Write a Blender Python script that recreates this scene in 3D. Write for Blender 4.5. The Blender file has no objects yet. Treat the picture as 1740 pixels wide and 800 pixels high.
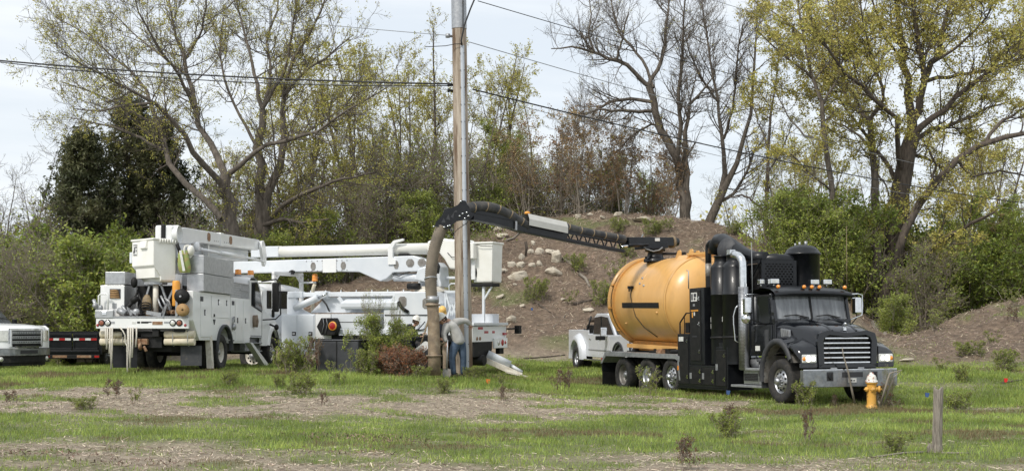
import bpy, math, random
import numpy as np
from mathutils import Vector, Matrix, noise as mnoise
S = bpy.context.scene
COL = S.collection
R = math.radians
random.seed(7); rng = np.random.default_rng(7)

# ------------------------------------------------------------------ camera
F, HOR, ZC = 2130.0, 545.0, 1.94          # focal length and horizon line in photo pixels, eye height in metres
cd = bpy.data.cameras.new('camera'); cam = bpy.data.objects.new('camera', cd); COL.objects.link(cam)
cam.location = (0, 0, ZC); cam.rotation_euler = (R(90), 0, 0)
cd.sensor_width = 36; cd.lens = 36*F/1740; cd.shift_y = (HOR-400)/1740
cd.clip_start = 0.5; cd.clip_end = 4000
S.camera = cam
S.render.resolution_x = 1024; S.render.resolution_y = 470
S.render.engine = 'CYCLES'
S.cycles.max_bounces = 6; S.cycles.transparent_max_bounces = 8
S.view_settings.view_transform = 'Standard'; S.view_settings.look = 'None'
S.view_settings.exposure = 0.58; S.view_settings.gamma = 1

# ------------------------------------------------------------------ sky and sun
SUN_EL, SUN_AZ = R(48), R(-140)      # azimuth measured from +Y towards +X: behind the camera, to its left
w = bpy.data.worlds.new('World'); S.world = w; w.use_nodes = True
nt = w.node_tree; nt.nodes.clear()
def nd(t, ty, **kw):
    n = t.nodes.new(ty)
    for k, v in kw.items():
        setattr(n, k, v)
    return n
out = nd(nt, 'ShaderNodeOutputWorld'); bg = nd(nt, 'ShaderNodeBackground'); bg.inputs[1].default_value = 0.1
sky = nd(nt, 'ShaderNodeTexSky', sky_type='NISHITA', sun_disc=False)
sky.sun_elevation = SUN_EL; sky.sun_rotation = SUN_AZ; sky.dust_density = 2.5; sky.ozone_density = 1
tc = nd(nt, 'ShaderNodeTexCoord'); mp = nd(nt, 'ShaderNodeMapping'); mp.inputs['Scale'].default_value = (1, 1, 7)
mp.inputs['Rotation'].default_value = (R(4), R(-6), 0)
nz = nd(nt, 'ShaderNodeTexNoise'); nz.inputs['Scale'].default_value = 3.0; nz.inputs['Detail'].default_value = 7; nz.inputs['Roughness'].default_value = .55
cr = nd(nt, 'ShaderNodeValToRGB'); cr.color_ramp.elements[0].position = .33; cr.color_ramp.elements[1].position = .62
cr.color_ramp.elements[0].color = (.78, .78, .78, 1); cr.color_ramp.elements[1].color = (.99, .99, .99, 1)
cl = nd(nt, 'ShaderNodeMixRGB'); cl.inputs[1].default_value = (5.9, 6.4, 6.9, 1); cl.inputs[2].default_value = (6.9, 7.1, 7.25, 1)
mx = nd(nt, 'ShaderNodeMixRGB')
nt.links.new(tc.outputs['Generated'], mp.inputs[0]); nt.links.new(mp.outputs[0], nz.inputs['Vector'])
nt.links.new(nz.outputs[0], cr.inputs[0]); nt.links.new(cr.outputs[0], mx.inputs[0])
nt.links.new(nz.outputs[0], cl.inputs[0])
nt.links.new(sky.outputs[0], mx.inputs[1]); nt.links.new(cl.outputs[0], mx.inputs[2])
nt.links.new(mx.outputs[0], bg.inputs[0]); nt.links.new(bg.outputs[0], out.inputs[0])
sl = bpy.data.lights.new('sun', 'SUN'); sl.energy = 2.0; sl.angle = R(10); sl.color = (1, .95, .87)
so = bpy.data.objects.new('sun', sl); COL.objects.link(so)
sd = Vector((math.sin(SUN_AZ)*math.cos(SUN_EL), math.cos(SUN_AZ)*math.cos(SUN_EL), math.sin(SUN_EL)))
so.rotation_euler = (-sd).to_track_quat('-Z', 'Y').to_euler(); so.location = (0, 0, 40)

# ------------------------------------------------------------------ materials
def mat(name, c1, c2=None, rough=.6, metal=0, scale=6, detail=5, bump=0, bscale=None, lo=.35, hi=.65, coat=0, stretch=(1,1,1),
        island=0, trans=0, dirt=None, dscale=1.2, dlo=.55, dhi=.75, coords='Object', alpha=None, coat_rough=.08, c3=None):
    m = bpy.data.materials.new(name); m.use_nodes = True; t = m.node_tree
    b = t.nodes['Principled BSDF']; L = t.links.new
    b.inputs['Roughness'].default_value = rough; b.inputs['Metallic'].default_value = metal
    b.inputs['Coat Weight'].default_value = coat; b.inputs['Coat Roughness'].default_value = coat_rough
    if trans: b.inputs['Transmission Weight'].default_value = trans
    tcn = nd(t, 'ShaderNodeTexCoord'); mpn = nd(t, 'ShaderNodeMapping'); mpn.inputs['Scale'].default_value = stretch
    L(tcn.outputs[coords], mpn.inputs[0])
    src = None
    if c2 is not None:
        n = nd(t, 'ShaderNodeTexNoise'); n.inputs['Scale'].default_value = scale; n.inputs['Detail'].default_value = detail
        n.inputs['Roughness'].default_value = .62
        L(mpn.outputs[0], n.inputs['Vector'])
        r = nd(t, 'ShaderNodeValToRGB'); r.color_ramp.elements[0].position = lo; r.color_ramp.elements[1].position = hi
        r.color_ramp.elements[0].color = (*c1, 1); r.color_ramp.elements[1].color = (*c2, 1)
        if c3 is not None:
            e = r.color_ramp.elements.new((lo+hi)/2); e.color = (*c3, 1)
        L(n.outputs[0], r.inputs[0]); src = r.outputs[0]
    if dirt is not None:
        n2 = nd(t, 'ShaderNodeTexNoise'); n2.inputs['Scale'].default_value = dscale; n2.inputs['Detail'].default_value = 9; n2.inputs['Roughness'].default_value = .7
        L(mpn.outputs[0], n2.inputs['Vector'])
        r2 = nd(t, 'ShaderNodeMapRange'); r2.inputs[1].default_value = dlo; r2.inputs[2].default_value = dhi
        L(n2.outputs[0], r2.inputs[0])
        mm = nd(t, 'ShaderNodeMixRGB'); mm.inputs[1].default_value = (*c1, 1); mm.inputs[2].default_value = (*dirt, 1)
        if src: L(src, mm.inputs[1])
        L(r2.outputs[0], mm.inputs[0]); src = mm.outputs[0]
    if island:
        g = nd(t, 'ShaderNodeNewGeometry'); h = nd(t, 'ShaderNodeHueSaturation')
        mr = nd(t, 'ShaderNodeMapRange'); mr.inputs[3].default_value = 1-island; mr.inputs[4].default_value = 1+island
        L(g.outputs['Random Per Island'], mr.inputs[0]); L(mr.outputs[0], h.inputs['Value'])
        mh = nd(t, 'ShaderNodeMapRange'); mh.inputs[3].default_value = .5-island*.07; mh.inputs[4].default_value = .5+island*.05
        wn = nd(t, 'ShaderNodeTexWhiteNoise', noise_dimensions='1D'); L(g.outputs['Random Per Island'], wn.inputs['W'])
        L(wn.outputs[0], mh.inputs[0]); L(mh.outputs[0], h.inputs['Hue'])
        if src: L(src, h.inputs['Color'])
        else: h.inputs['Color'].default_value = (*c1, 1)
        src = h.outputs[0]
    if src: L(src, b.inputs['Base Color'])
    else: b.inputs['Base Color'].default_value = (*c1, 1)
    if bump:
        n3 = nd(t, 'ShaderNodeTexNoise'); n3.inputs['Scale'].default_value = bscale or scale*3; n3.inputs['Detail'].default_value = 6
        L(mpn.outputs[0], n3.inputs['Vector'])
        bp = nd(t, 'ShaderNodeBump'); bp.inputs['Strength'].default_value = bump; bp.inputs['Distance'].default_value = .02
        L(n3.outputs[0], bp.inputs['Height']); L(bp.outputs[0], b.inputs['Normal'])
    return m

M = {}
M['white'] = mat('white paint', (.74,.75,.75), (.80,.80,.79), .35, scale=2, dirt=(.55,.51,.44), dscale=2.2, dlo=.64, dhi=.92, coat=.4)
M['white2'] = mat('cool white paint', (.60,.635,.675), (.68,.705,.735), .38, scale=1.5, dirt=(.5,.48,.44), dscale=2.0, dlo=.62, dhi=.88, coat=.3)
M['fibre'] = mat('white fibreglass', (.76,.75,.70), (.82,.81,.77), .42, scale=3, dirt=(.5,.45,.36), dscale=3, dlo=.60, dhi=.85)
M['pickwhite'] = mat('white car paint', (.74,.75,.76), (.78,.79,.80), .3, scale=2, coat=.6, dirt=(.45,.42,.36), dscale=1.5, dlo=.62, dhi=.9)
M['silver'] = mat('pearl silver car paint', (.60,.62,.66), (.64,.66,.70), .32, metal=.15, scale=2, coat=.6)
M['black'] = mat('black paint', (.005,.006,.008), (.011,.012,.014), .38, scale=5, coat=.12, dirt=(.07,.06,.05), dscale=3, dlo=.64, dhi=.95)
M['blackgloss'] = mat('glossy black paint', (.004,.005,.007), (.008,.009,.012), .16, scale=3, coat=.5, coat_rough=.03, dirt=(.05,.045,.04), dscale=2.5, dlo=.64, dhi=1.0)
M['blackdull'] = mat('dull black metal', (.007,.007,.008), (.016,.0155,.015), .6, scale=7, dirt=(.09,.075,.06), dscale=3, dlo=.6, dhi=.9)
M['plastic'] = mat('grey black plastic', (.035,.037,.042), (.055,.056,.06), .55, scale=8, dirt=(.14,.12,.09), dscale=4, dlo=.58, dhi=.85)
M['orange'] = mat('orange tank paint', (.61,.33,.10), (.68,.39,.13), .36, scale=.8, coat=.2, coat_rough=.2, dirt=(.46,.26,.09), dscale=2.0, dlo=.50, dhi=.85, stretch=(1.2,1,.35))
M['orangedirt'] = mat('muddy orange paint', (.60,.27,.05), (.34,.20,.08), .5, scale=5, lo=.4, hi=.7, bump=.3)
M['chrome'] = mat('chrome', (.78,.79,.8), (.6,.61,.62), .14, metal=1, scale=10)
M['alu'] = mat('brushed aluminium', (.55,.56,.58), (.40,.41,.43), .38, metal=.9, scale=14, dirt=(.22,.19,.15), dscale=4, dlo=.55, dhi=.85)
M['galv'] = mat('galvanised steel', (.30,.31,.33), (.42,.43,.44), .5, metal=.6, scale=12, dirt=(.16,.12,.09), dscale=4, dlo=.55, dhi=.85)
M['tread'] = mat('aluminium tread plate', (.38,.39,.40), (.50,.51,.52), .42, metal=.7, scale=9)
M['bumper'] = mat('dull polished steel', (.34,.35,.37), (.20,.21,.23), .34, metal=.8, scale=7, detail=8, dirt=(.30,.27,.22), dscale=5, dlo=.5, dhi=.85)
M['tyre'] = mat('tyre rubber', (.018,.018,.019), (.06,.053,.045), .85, scale=9, lo=.4, hi=.8, bump=.2)
M['mudtyre'] = mat('muddy tread rubber', (.03,.028,.025), (.13,.105,.075), .9, scale=8, bump=.4)
M['rimwhite'] = mat('dirty white rim', (.66,.63,.56), (.42,.36,.28), .5, scale=7, lo=.45, hi=.75)
M['rimgrey'] = mat('dusty steel rim', (.30,.29,.27), (.17,.15,.13), .5, metal=.3, scale=7)
M['hose'] = mat('ribbed black hose', (.030,.032,.036), (.11,.10,.085), .7, scale=4, lo=.38, hi=.72)
M['hosebrown'] = mat('mud-rubbed hose', (.10,.085,.068), (.24,.20,.15), .75, scale=2.5, lo=.3, hi=.7)
M['hosetan'] = mat('worn hose wrap', (.30,.22,.12), (.16,.12,.08), .7, scale=9)
M['nozzle'] = mat('muddy steel tube', (.30,.225,.15), (.17,.13,.095), .6, metal=.15, scale=6, bump=.15, dirt=(.42,.35,.26), dscale=5, dlo=.5, dhi=.8)
M['glass'] = mat('dark window glass', (.012,.014,.016), None, .08)
M['windshield'] = mat('hazy windshield', (.09,.095,.10), (.24,.25,.26), .12, scale=2.2, stretch=(1,2.2,.35), lo=.42, hi=.66, coat=1, coat_rough=.03)
M['amber'] = mat('amber lens', (.75,.24,.02), (.85,.32,.04), .25, coat=.8, scale=20)
M['red'] = mat('red lens', (.42,.015,.015), (.30,.01,.012), .3, coat=.6, scale=20)
M['taildull'] = mat('dusty tail lamp lens', (.24,.06,.035), (.30,.13,.07), .4, scale=20)
M['lens'] = mat('clear lamp lens', (.75,.75,.70), (.55,.55,.52), .12, metal=.3, coat=1, scale=15)
M['lamp'] = bpy.data.materials.new('lit headlamp'); M['lamp'].use_nodes = True
_b = M['lamp'].node_tree.nodes['Principled BSDF']; _b.inputs['Base Color'].default_value = (.9,.88,.8,1); _b.inputs['Emission Color'].default_value = (1,.93,.78,1); _b.inputs['Emission Strength'].default_value = 1.6
M['pvc'] = mat('cream plastic pipe', (.70,.64,.50), (.60,.53,.40), .5, scale=6, dirt=(.35,.28,.2), dscale=5, dlo=.55, dhi=.8)
M['ply'] = mat('reel wood', (.42,.27,.12), (.30,.17,.07), .7, scale=8)
M['orangeplastic'] = mat('orange plastic', (.78,.36,.05), (.65,.28,.04), .45, scale=6)
M['rope'] = mat('white rope', (.66,.63,.56), (.5,.46,.4), .9, scale=20)
M['sticker'] = mat('white sticker', (.7,.7,.68), (.55,.55,.53), .5, scale=20)
M['ink'] = mat('printed ink', (.03,.03,.035), None, .5)
M['rust'] = mat('rusty steel', (.20,.09,.04), (.32,.22,.14), .8, scale=10, bump=.2)
M['deck'] = mat('muddy deck boards', (.14,.10,.07), (.26,.20,.15), .85, scale=6, bump=.3, stretch=(1,4,1))
M['beige'] = mat('silver grey cover', (.52,.51,.47), (.58,.57,.53), .5, scale=4)
M['wood'] = mat('weathered pole wood', (.27,.215,.16), (.47,.405,.33), .85, scale=9, stretch=(2,2,.18), lo=.3, hi=.7, bump=.5, bscale=14, dirt=(.12,.075,.045), dscale=3.5, dlo=.46, dhi=.62)
M['postwood'] = mat('grey split post wood', (.13,.11,.09), (.36,.32,.27), .9, scale=22, stretch=(2.5,2.5,.25), lo=.3, hi=.68, bump=.9, bscale=40)
M['conduit'] = mat('grey plastic conduit', (.40,.43,.47), (.47,.50,.54), .42, scale=3)
M['wire'] = mat('black cable', (.012,.012,.013), None, .6)
M['wiregrey'] = mat('grey cable', (.20,.21,.22), None, .5)
M['rock'] = mat('pale limestone', (.40,.35,.27), (.60,.55,.46), .9, scale=3, bump=.8, bscale=7, dirt=(.22,.17,.12), dscale=3, dlo=.5, dhi=.75)
M['bark'] = mat('grey brown bark', (.075,.062,.05), (.165,.14,.115), .95, scale=3, stretch=(3,3,.7), bump=.8, bscale=12)
M['barkdark'] = mat('dark bark', (.05,.04,.032), (.125,.10,.08), .95, scale=3, stretch=(3,3,.7), bump=.8, bscale=12)
M['barkpale'] = mat('pale grey twig bark', (.19,.165,.135), (.29,.255,.21), .95, scale=3, stretch=(2,2,.6))
M['twig'] = mat('brown twig', (.17,.14,.11), (.26,.22,.175), .95, scale=2)
def leafmat(name, c1, c2, island=.35, tr=.4):
    c1 = tuple(v*.80 for v in c1); c2 = tuple(v*1.2 for v in c2)
    m = mat(name, c1, c2, .55, scale=.55, detail=4, lo=.4, hi=.6, island=island); t = m.node_tree
    b = t.nodes['Principled BSDF']; o = t.nodes['Material Output']; src = b.inputs['Base Color'].links[0].from_socket
    tl = nd(t, 'ShaderNodeBsdfTranslucent'); ms = nd(t, 'ShaderNodeMixShader'); ms.inputs[0].default_value = tr
    t.links.new(src, tl.inputs[0]); t.links.new(b.outputs[0], ms.inputs[1]); t.links.new(tl.outputs[0], ms.inputs[2]); t.links.new(ms.outputs[0], o.inputs[0])
    return m
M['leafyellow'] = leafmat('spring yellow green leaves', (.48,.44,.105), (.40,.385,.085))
M['leafolive'] = leafmat('olive spring leaves', (.50,.445,.12), (.42,.395,.095))
M['leafgreen'] = leafmat('fresh green leaves', (.235,.295,.055), (.32,.37,.08))
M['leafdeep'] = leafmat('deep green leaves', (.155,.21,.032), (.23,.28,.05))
M['leafrust'] = leafmat('rusty new leaves', (.42,.26,.14), (.33,.25,.11))
M['cedar'] = leafmat('dark cedar needles', (.065,.082,.034), (.11,.115,.05))
M['deadneedle'] = leafmat('dead orange brown needles', (.42,.19,.085), (.28,.14,.075))
M['redshoot'] = leafmat('reddish shoots', (.22,.09,.05), (.13,.10,.05))
M['grass'] = leafmat('grass blades', (.235,.32,.065), (.31,.39,.095), .35)
M['mulch'] = mat('wood chips', (.40,.335,.25), (.57,.49,.375), .95, scale=.6, island=.5)
M['mulchdark'] = mat('dark mulch chips', (.15,.11,.078), (.27,.20,.142), .95, scale=.6, island=.5)
M['skin'] = mat('skin', (.46,.27,.19), (.50,.30,.22), .55, scale=5)
M['navy'] = mat('black navy cloth', (.010,.012,.020), (.020,.023,.034), .85, scale=14, bump=.3, bscale=9)
M['grey'] = mat('grey work jacket', (.36,.355,.34), (.46,.45,.43), .9, scale=5, bump=.8, bscale=7)
M['denim'] = mat('blue denim', (.035,.06,.10), (.075,.11,.165), .9, scale=9, bump=.5, bscale=10)
M['khaki'] = mat('muddy khaki trousers', (.25,.195,.14), (.33,.27,.20), .9, scale=6, bump=.5, bscale=9)
M['hathard'] = mat('white hard hat', (.76,.75,.70), (.70,.68,.6), .35, scale=5, coat=.3)
M['haty'] = mat('tan orange hard hat', (.80,.52,.16), (.74,.44,.12), .4, scale=6)
M['hair'] = mat('dark brown hair', (.03,.02,.014), (.06,.04,.03), .8, scale=30)
M['boot'] = mat('dark leather boots', (.05,.035,.025), (.10,.08,.06), .8, scale=10)
M['hiviz'] = mat('lime mesh vest', (.27,.33,.10), (.38,.27,.12), .8, scale=6, lo=.5, hi=.6)
M['hyd'] = mat('chipped yellow hydrant paint', (.66,.34,.06), (.72,.40,.09), .5, scale=4, dirt=(.14,.08,.045), dscale=8, dlo=.55, dhi=.64, bump=.15)
M['hydwhite'] = mat('chipped white and red paint', (.70,.68,.62), (.66,.64,.6), .5, scale=6, dirt=(.32,.08,.04), dscale=11, dlo=.53, dhi=.58)
M['box'] = mat('dark grey plastic housing', (.028,.030,.035), (.05,.052,.058), .5, scale=2, stretch=(1,1,2))
M['flagb'] = mat('blue marker flag', (.06,.12,.30), None, .6)
M['flagr'] = mat('red marker flag', (.75,.03,.03), None, .6)
M['flago'] = mat('orange marker flag', (.85,.20,.03), None, .6)
M['dirtdark'] = mat('bare dark soil', (.10,.07,.05), (.17,.125,.09), .95, scale=3, bump=.6)

for k_, v_ in (('glass',.5),('black',.3),('blackgloss',.38),('blackdull',.3),('plastic',.35)): M[k_].node_tree.nodes['Principled BSDF'].inputs['Specular IOR Level'].default_value = v_

# ------------------------------------------------------------------ mesh builder
class MB:
    def __init__(s): s.v = []; s.f = []; s.sm = []
    def add(s, vs, fs, smooth=False):
        o = len(s.v); s.v += [tuple(v) for v in vs]
        s.f += [tuple(i+o for i in f) for f in fs]; s.sm += [smooth]*len(fs)
        return s
    def box(s, x0, x1, y0, y1, z0, z1, mtx=None):
        vs = [Vector(p) for p in ((x0,y0,z0),(x1,y0,z0),(x1,y1,z0),(x0,y1,z0),(x0,y0,z1),(x1,y0,z1),(x1,y1,z1),(x0,y1,z1))]
        if mtx is not None: vs = [mtx @ v for v in vs]
        return s.add(vs, [(3,2,1,0),(4,5,6,7),(0,1,5,4),(1,2,6,5),(2,3,7,6),(3,0,4,7)])
    def bar(s, a, b, w, h, up=(0,0,1)):
        a, b = Vector(a), Vector(b); d = (b-a).normalized(); u = Vector(up)
        if abs(d.dot(u)) > .98: u = Vector((1,0,0))
        sd_ = d.cross(u).normalized(); u = sd_.cross(d)
        vs = [p+sd_*i*w/2+u*j*h/2 for p in (a, b) for i, j in ((-1,-1),(1,-1),(1,1),(-1,1))]
        return s.add(vs, [(3,2,1,0),(4,5,6,7),(0,1,5,4),(1,2,6,5),(2,3,7,6),(3,0,4,7)])
    def tube(s, path, r, n=10, caps=True, smooth=True):
        P = [Vector(p) for p in path]; k = len(P); rr = r if isinstance(r, (list, tuple)) else [r]*k
        d0 = (P[1]-P[0]).normalized(); u = Vector((0,0,1)) if abs(d0.z) < .9 else Vector((1,0,0))
        u = (u-d0*u.dot(d0)).normalized(); vs = []
        for i in range(k):
            d = (P[min(i+1,k-1)]-P[max(i-1,0)]).normalized()
            u = (u-d*u.dot(d)).normalized(); q = d.cross(u)
            for j in range(n):
                a = 2*math.pi*j/n; vs.append(P[i]+(u*math.cos(a)+q*math.sin(a))*rr[i])
        fs = [(i*n+j, i*n+(j+1)%n, (i+1)*n+(j+1)%n, (i+1)*n+j) for i in range(k-1) for j in range(n)]
        s.add(vs, fs, smooth)
        if caps:
            o = len(s.v)-k*n
            s.f.append(tuple(o+j for j in reversed(range(n)))); s.sm.append(False)
            s.f.append(tuple(o+(k-1)*n+j for j in range(n))); s.sm.append(False)
        return s
    def cyl(s, a, b, r, n=16, r2=None): return s.tube([a, b], [r, r if r2 is None else r2], n)
    def lathe(s, prof, o, axis=(0,0,1), n=24, smooth=True, cap0=False, cap1=False):
        # prof: list of (radius, height along axis)
        o = Vector(o); ax = Vector(axis).normalized(); u = Vector((1,0,0)) if abs(ax.x) < .9 else Vector((0,1,0))
        u = (u-ax*u.dot(ax)).normalized(); q = ax.cross(u); vs = []
        for r_, h in prof:
            for j in range(n):
                a = 2*math.pi*j/n; vs.append(o+ax*h+(u*math.cos(a)+q*math.sin(a))*r_)
        k = len(prof)
        fs = [(i*n+j, i*n+(j+1)%n, (i+1)*n+(j+1)%n, (i+1)*n+j) for i in range(k-1) for j in range(n)]
        s.add(vs, fs, smooth); o2 = len(s.v)-k*n
        if cap0: s.f.append(tuple(o2+j for j in reversed(range(n)))); s.sm.append(False)
        if cap1: s.f.append(tuple(o2+(k-1)*n+j for j in range(n))); s.sm.append(False)
        return s
    def prism(s, poly, ax, a, b):
        # poly: 2-D points in the plane of the other two axes (in x,y,z order); extruded along ax from a to b
        n = len(poly)
        def P(p, t):
            q = list(p); q.insert(ax, t); return q
        vs = [P(p, a) for p in poly]+[P(p, b) for p in poly]
        fs = [tuple(range(n)), tuple(range(2*n-1, n-1, -1))]+[(i, i+n, (i+1)%n+n, (i+1)%n) for i in range(n)]
        return s.add(vs, fs)
    def sphere(s, c, rx, ry=None, rz=None, n=14, m=8):
        ry = ry or rx; rz = rz or rx; vs = []; fs = []
        for i in range(m+1):
            t = math.pi*i/m
            for j in range(n):
                a = 2*math.pi*j/n; vs.append((c[0]+rx*math.sin(t)*math.cos(a), c[1]+ry*math.sin(t)*math.sin(a), c[2]+rz*math.cos(t)))
        for i in range(m):
            for j in range(n): fs.append((i*n+j, (i+1)*n+j, (i+1)*n+(j+1)%n, i*n+(j+1)%n))
        return s.add(vs, fs, True)
    def grid(s, rows, smooth=True, closed=False):
        # rows: list of equally long point lists
        k = len(rows); n = len(rows[0]); vs = [p for r_ in rows for p in r_]
        m_ = n if closed else n-1
        fs = [(i*n+j, i*n+(j+1)%n, (i+1)*n+(j+1)%n, (i+1)*n+j) for i in range(k-1) for j in range(m_)]
        return s.add(vs, fs, smooth)
    def build(s, name, m, parent=None, bevel=0, segs=2, recalc=True, stuff=False):
        me = bpy.data.meshes.new(name); me.from_pydata(s.v, [], s.f); me.polygons.foreach_set('use_smooth', s.sm)
        if recalc:
            import bmesh
            bm = bmesh.new(); bm.from_mesh(me); bmesh.ops.recalc_face_normals(bm, faces=bm.faces); bm.to_mesh(me); bm.free()
        me.materials.append(M[m] if isinstance(m, str) else m)
        o = bpy.data.objects.new(name, me); COL.objects.link(o)
        if parent: o.parent = parent
        if stuff: o['kind'] = 'stuff'
        if bevel:
            b = o.modifiers.new('bevel', 'BEVEL'); b.width = bevel; b.segments = segs; b.limit_method = 'ANGLE'; b.angle_limit = R(35)
            b.use_clamp_overlap = True
        return o
def tag(o, label=None, cat=None, group=None, kind=None):
    if label: o['label'] = label
    if cat: o['category'] = cat
    if group: o['group'] = group
    if kind: o['kind'] = kind
    return o
def empty(name, loc, rz=0, pitch=0):
    o = bpy.data.objects.new(name, None); COL.objects.link(o); o.location = loc
    o.rotation_mode = 'XYZ'; o.rotation_euler = (0, -R(pitch), R(rz)); o.empty_display_size = .3
    return o
def children(o): return [c for c in bpy.data.objects if c.parent == o]
def copy_tree(o, parent=None):
    c = o.copy(); COL.objects.link(c)
    if parent: c.parent = parent
    for k in children(o): copy_tree(k, c)
    return c
def at(px, py, Y): return Vector(((px-870)/F*Y, Y, ZC-(py-HOR)/F*Y))
def npmesh(name, V, faces, m, parent=None, smooth=False, k=4, attrs=None):
    V = np.asarray(V, dtype=np.float32); faces = np.asarray(faces, dtype=np.int32).reshape(-1, k)
    me = bpy.data.meshes.new(name); me.vertices.add(len(V)); me.vertices.foreach_set('co', V.ravel())
    me.loops.add(faces.size); me.loops.foreach_set('vertex_index', faces.ravel())
    me.polygons.add(len(faces)); me.polygons.foreach_set('loop_start', np.arange(0, faces.size, k, dtype=np.int32))
    me.polygons.foreach_set('use_smooth', np.full(len(faces), smooth))
    if attrs:
        for an, av in attrs.items():
            a = me.attributes.new(an, 'FLOAT', 'POINT'); a.data.foreach_set('value', np.asarray(av, dtype=np.float32))
    me.update(calc_edges=True); me.materials.append(M[m] if isinstance(m, str) else m)
    o = bpy.data.objects.new(name, me); COL.objects.link(o)
    if parent: o.parent = parent
    return o

# ------------------------------------------------------------------ value noise in numpy
_perm = rng.random((256, 256))
def vn(x, y):
    xi = np.floor(x).astype(int); yi = np.floor(y).astype(int); fx = x-xi; fy = y-yi
    fx = fx*fx*(3-2*fx); fy = fy*fy*(3-2*fy)
    g = lambda a, b: _perm[a & 255, b & 255]
    return (g(xi,yi)*(1-fx)+g(xi+1,yi)*fx)*(1-fy)+(g(xi,yi+1)*(1-fx)+g(xi+1,yi+1)*fx)*fy
def fbm(x, y, o=4):
    s_ = 0; a = .5; t = 0
    for i in range(o): s_ = s_+a*vn(x*2**i+17*i, y*2**i+31*i); t += a; a *= .5
    return s_/t

# ------------------------------------------------------------------ terrain: heights measured in the photograph, then interpolated
def cp(px, py, Y): p = at(px, py, Y); return (p.x, p.y, p.z)
CP = [(-8,5,.05),(0,5,-.05),(8,5,-.1),(-7,14,.15),(0,15,.02),(8,15,-.1),(-12,24,.35),(-5,24,.22),(1,24,.05),(8,22,-.05),(13,24,-.05),
      (6.3,29.5,0),(9.1,31,0),(5,33,-.03),(4.3,36,-.1),(3.4,37.4,-.19),(6,38,-.15),(12,31,.0),(0,28,.25),(-3,29,.42),
      cp(760,637,33),cp(790,639,33.6),cp(840,640,40), (-8.3,36,.53),(-11,33.5,.5),(-7.7,41.3,.45),(-14,37,.5),(-15,43,.3),(-5,36,.52),(-1.3,40,.17),(-4.5,41.5,.19),(-7.4,43.5,.22),(-2.5,37,.42),
      cp(985,626,45),cp(1047,624,43),cp(1010,600,50),cp(930,602,50),cp(860,612,48),cp(1120,590,51),
      cp(500,602,50),cp(640,594,51),cp(100,612,50),cp(300,600,52),cp(0,612,50),
      cp(850,520,55),cp(900,440,59),cp(960,500,56),cp(1000,430,60),cp(760,520,55),cp(680,540,54),cp(1050,560,52.5),
      cp(1060,366,65),cp(980,364,65),cp(1150,374,64),cp(1220,384,62),cp(1280,402,60),cp(890,376,65),cp(830,390,64),cp(760,410,63),cp(700,455,61),cp(620,472,60),cp(540,492,59),cp(490,520,58),
      cp(1330,440,57),cp(1380,475,54),cp(1430,520,50),cp(1470,566,46),cp(1500,592,42),cp(1350,560,50),
      (-2,75,5.0),(8,75,4.6),(14,73,2.4),(-9,72,2.5),(3,95,3.0),(-30,60,1.2),(-24,75,1.5),(-14,66,1.3),(-40,95,2),(0,140,2),(40,140,3),(-60,140,2),
      cp(1520,630,35),cp(1620,628,37),cp(1740,628,37),cp(1740,575,42.5),cp(1740,506,49),cp(1660,531,49),cp(1600,553,48),cp(1560,569,47),cp(1525,586,45),cp(1500,583,47),cp(1600,600,41),cp(1680,600,39.5),
      (26,50,3.4),(30,55,3.3),(17,60,.75),(22,68,.9),(30,75,1.6),(15,48,.5),(15.8,52,.55),(20,57,.75),(25,60,1.0),(38,48,4.0),(50,60,4),
      (-30,40,.5),(-30,20,.3),(30,20,0),(34,30,.4),(-60,30,.5),(60,30,.5),(-60,80,1.5),(70,90,3)]
CP = np.array(CP); _n = len(CP)
_K = -np.hypot(CP[:,None,0]-CP[None,:,0], CP[:,None,1]-CP[None,:,1]); _P = np.c_[np.ones(_n), CP[:,:2]]
_A = np.block([[_K+np.eye(_n)*-.15, _P], [_P.T, np.zeros((3,3))]])
_W = np.linalg.solve(_A, np.r_[CP[:,2], 0, 0, 0])
def ground(x, y, rough=True):
    x = np.atleast_1d(np.asarray(x, float)); y = np.atleast_1d(np.asarray(y, float)); sh = x.shape
    xf, yf = x.ravel(), y.ravel(); z = np.empty(len(xf))
    for i in range(0, len(xf), 20000):
        a, b = xf[i:i+20000], yf[i:i+20000]
        z[i:i+20000] = (-np.hypot(a[:,None]-CP[None,:,0], b[:,None]-CP[None,:,1])) @ _W[:_n]+_W[_n]+_W[_n+1]*a+_W[_n+2]*b
    far = np.clip((np.hypot(xf, yf-30)-90)/60, 0, 1); z = z*(1-far)+1.8*far
    if rough:
        md = mound(xf, yf)
        z = z+(fbm(xf*.9, yf*.9)-.5)*(.10+.45*md)+(fbm(xf*4, yf*4, 2)-.5)*(.03+.16*md)
    return z.reshape(sh)
def sstep(a, b, t): t = np.clip((t-a)/(b-a), 0, 1); return t*t*(3-2*t)
def mound(x, y):     # 1 on the two mulch mounds
    a = sstep(48.5, 53, y+(fbm(x*.2+3, y*.2)-.5)*3)*sstep(-14, -9, x)*(1-sstep(15.5, 18, x+(y-50)*.1))
    b = sstep(36.5, 39.5, y)*sstep(10.5, 13, x+(y-36)*-.12)
    return np.clip(np.maximum(a, b), 0, 1)
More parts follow.
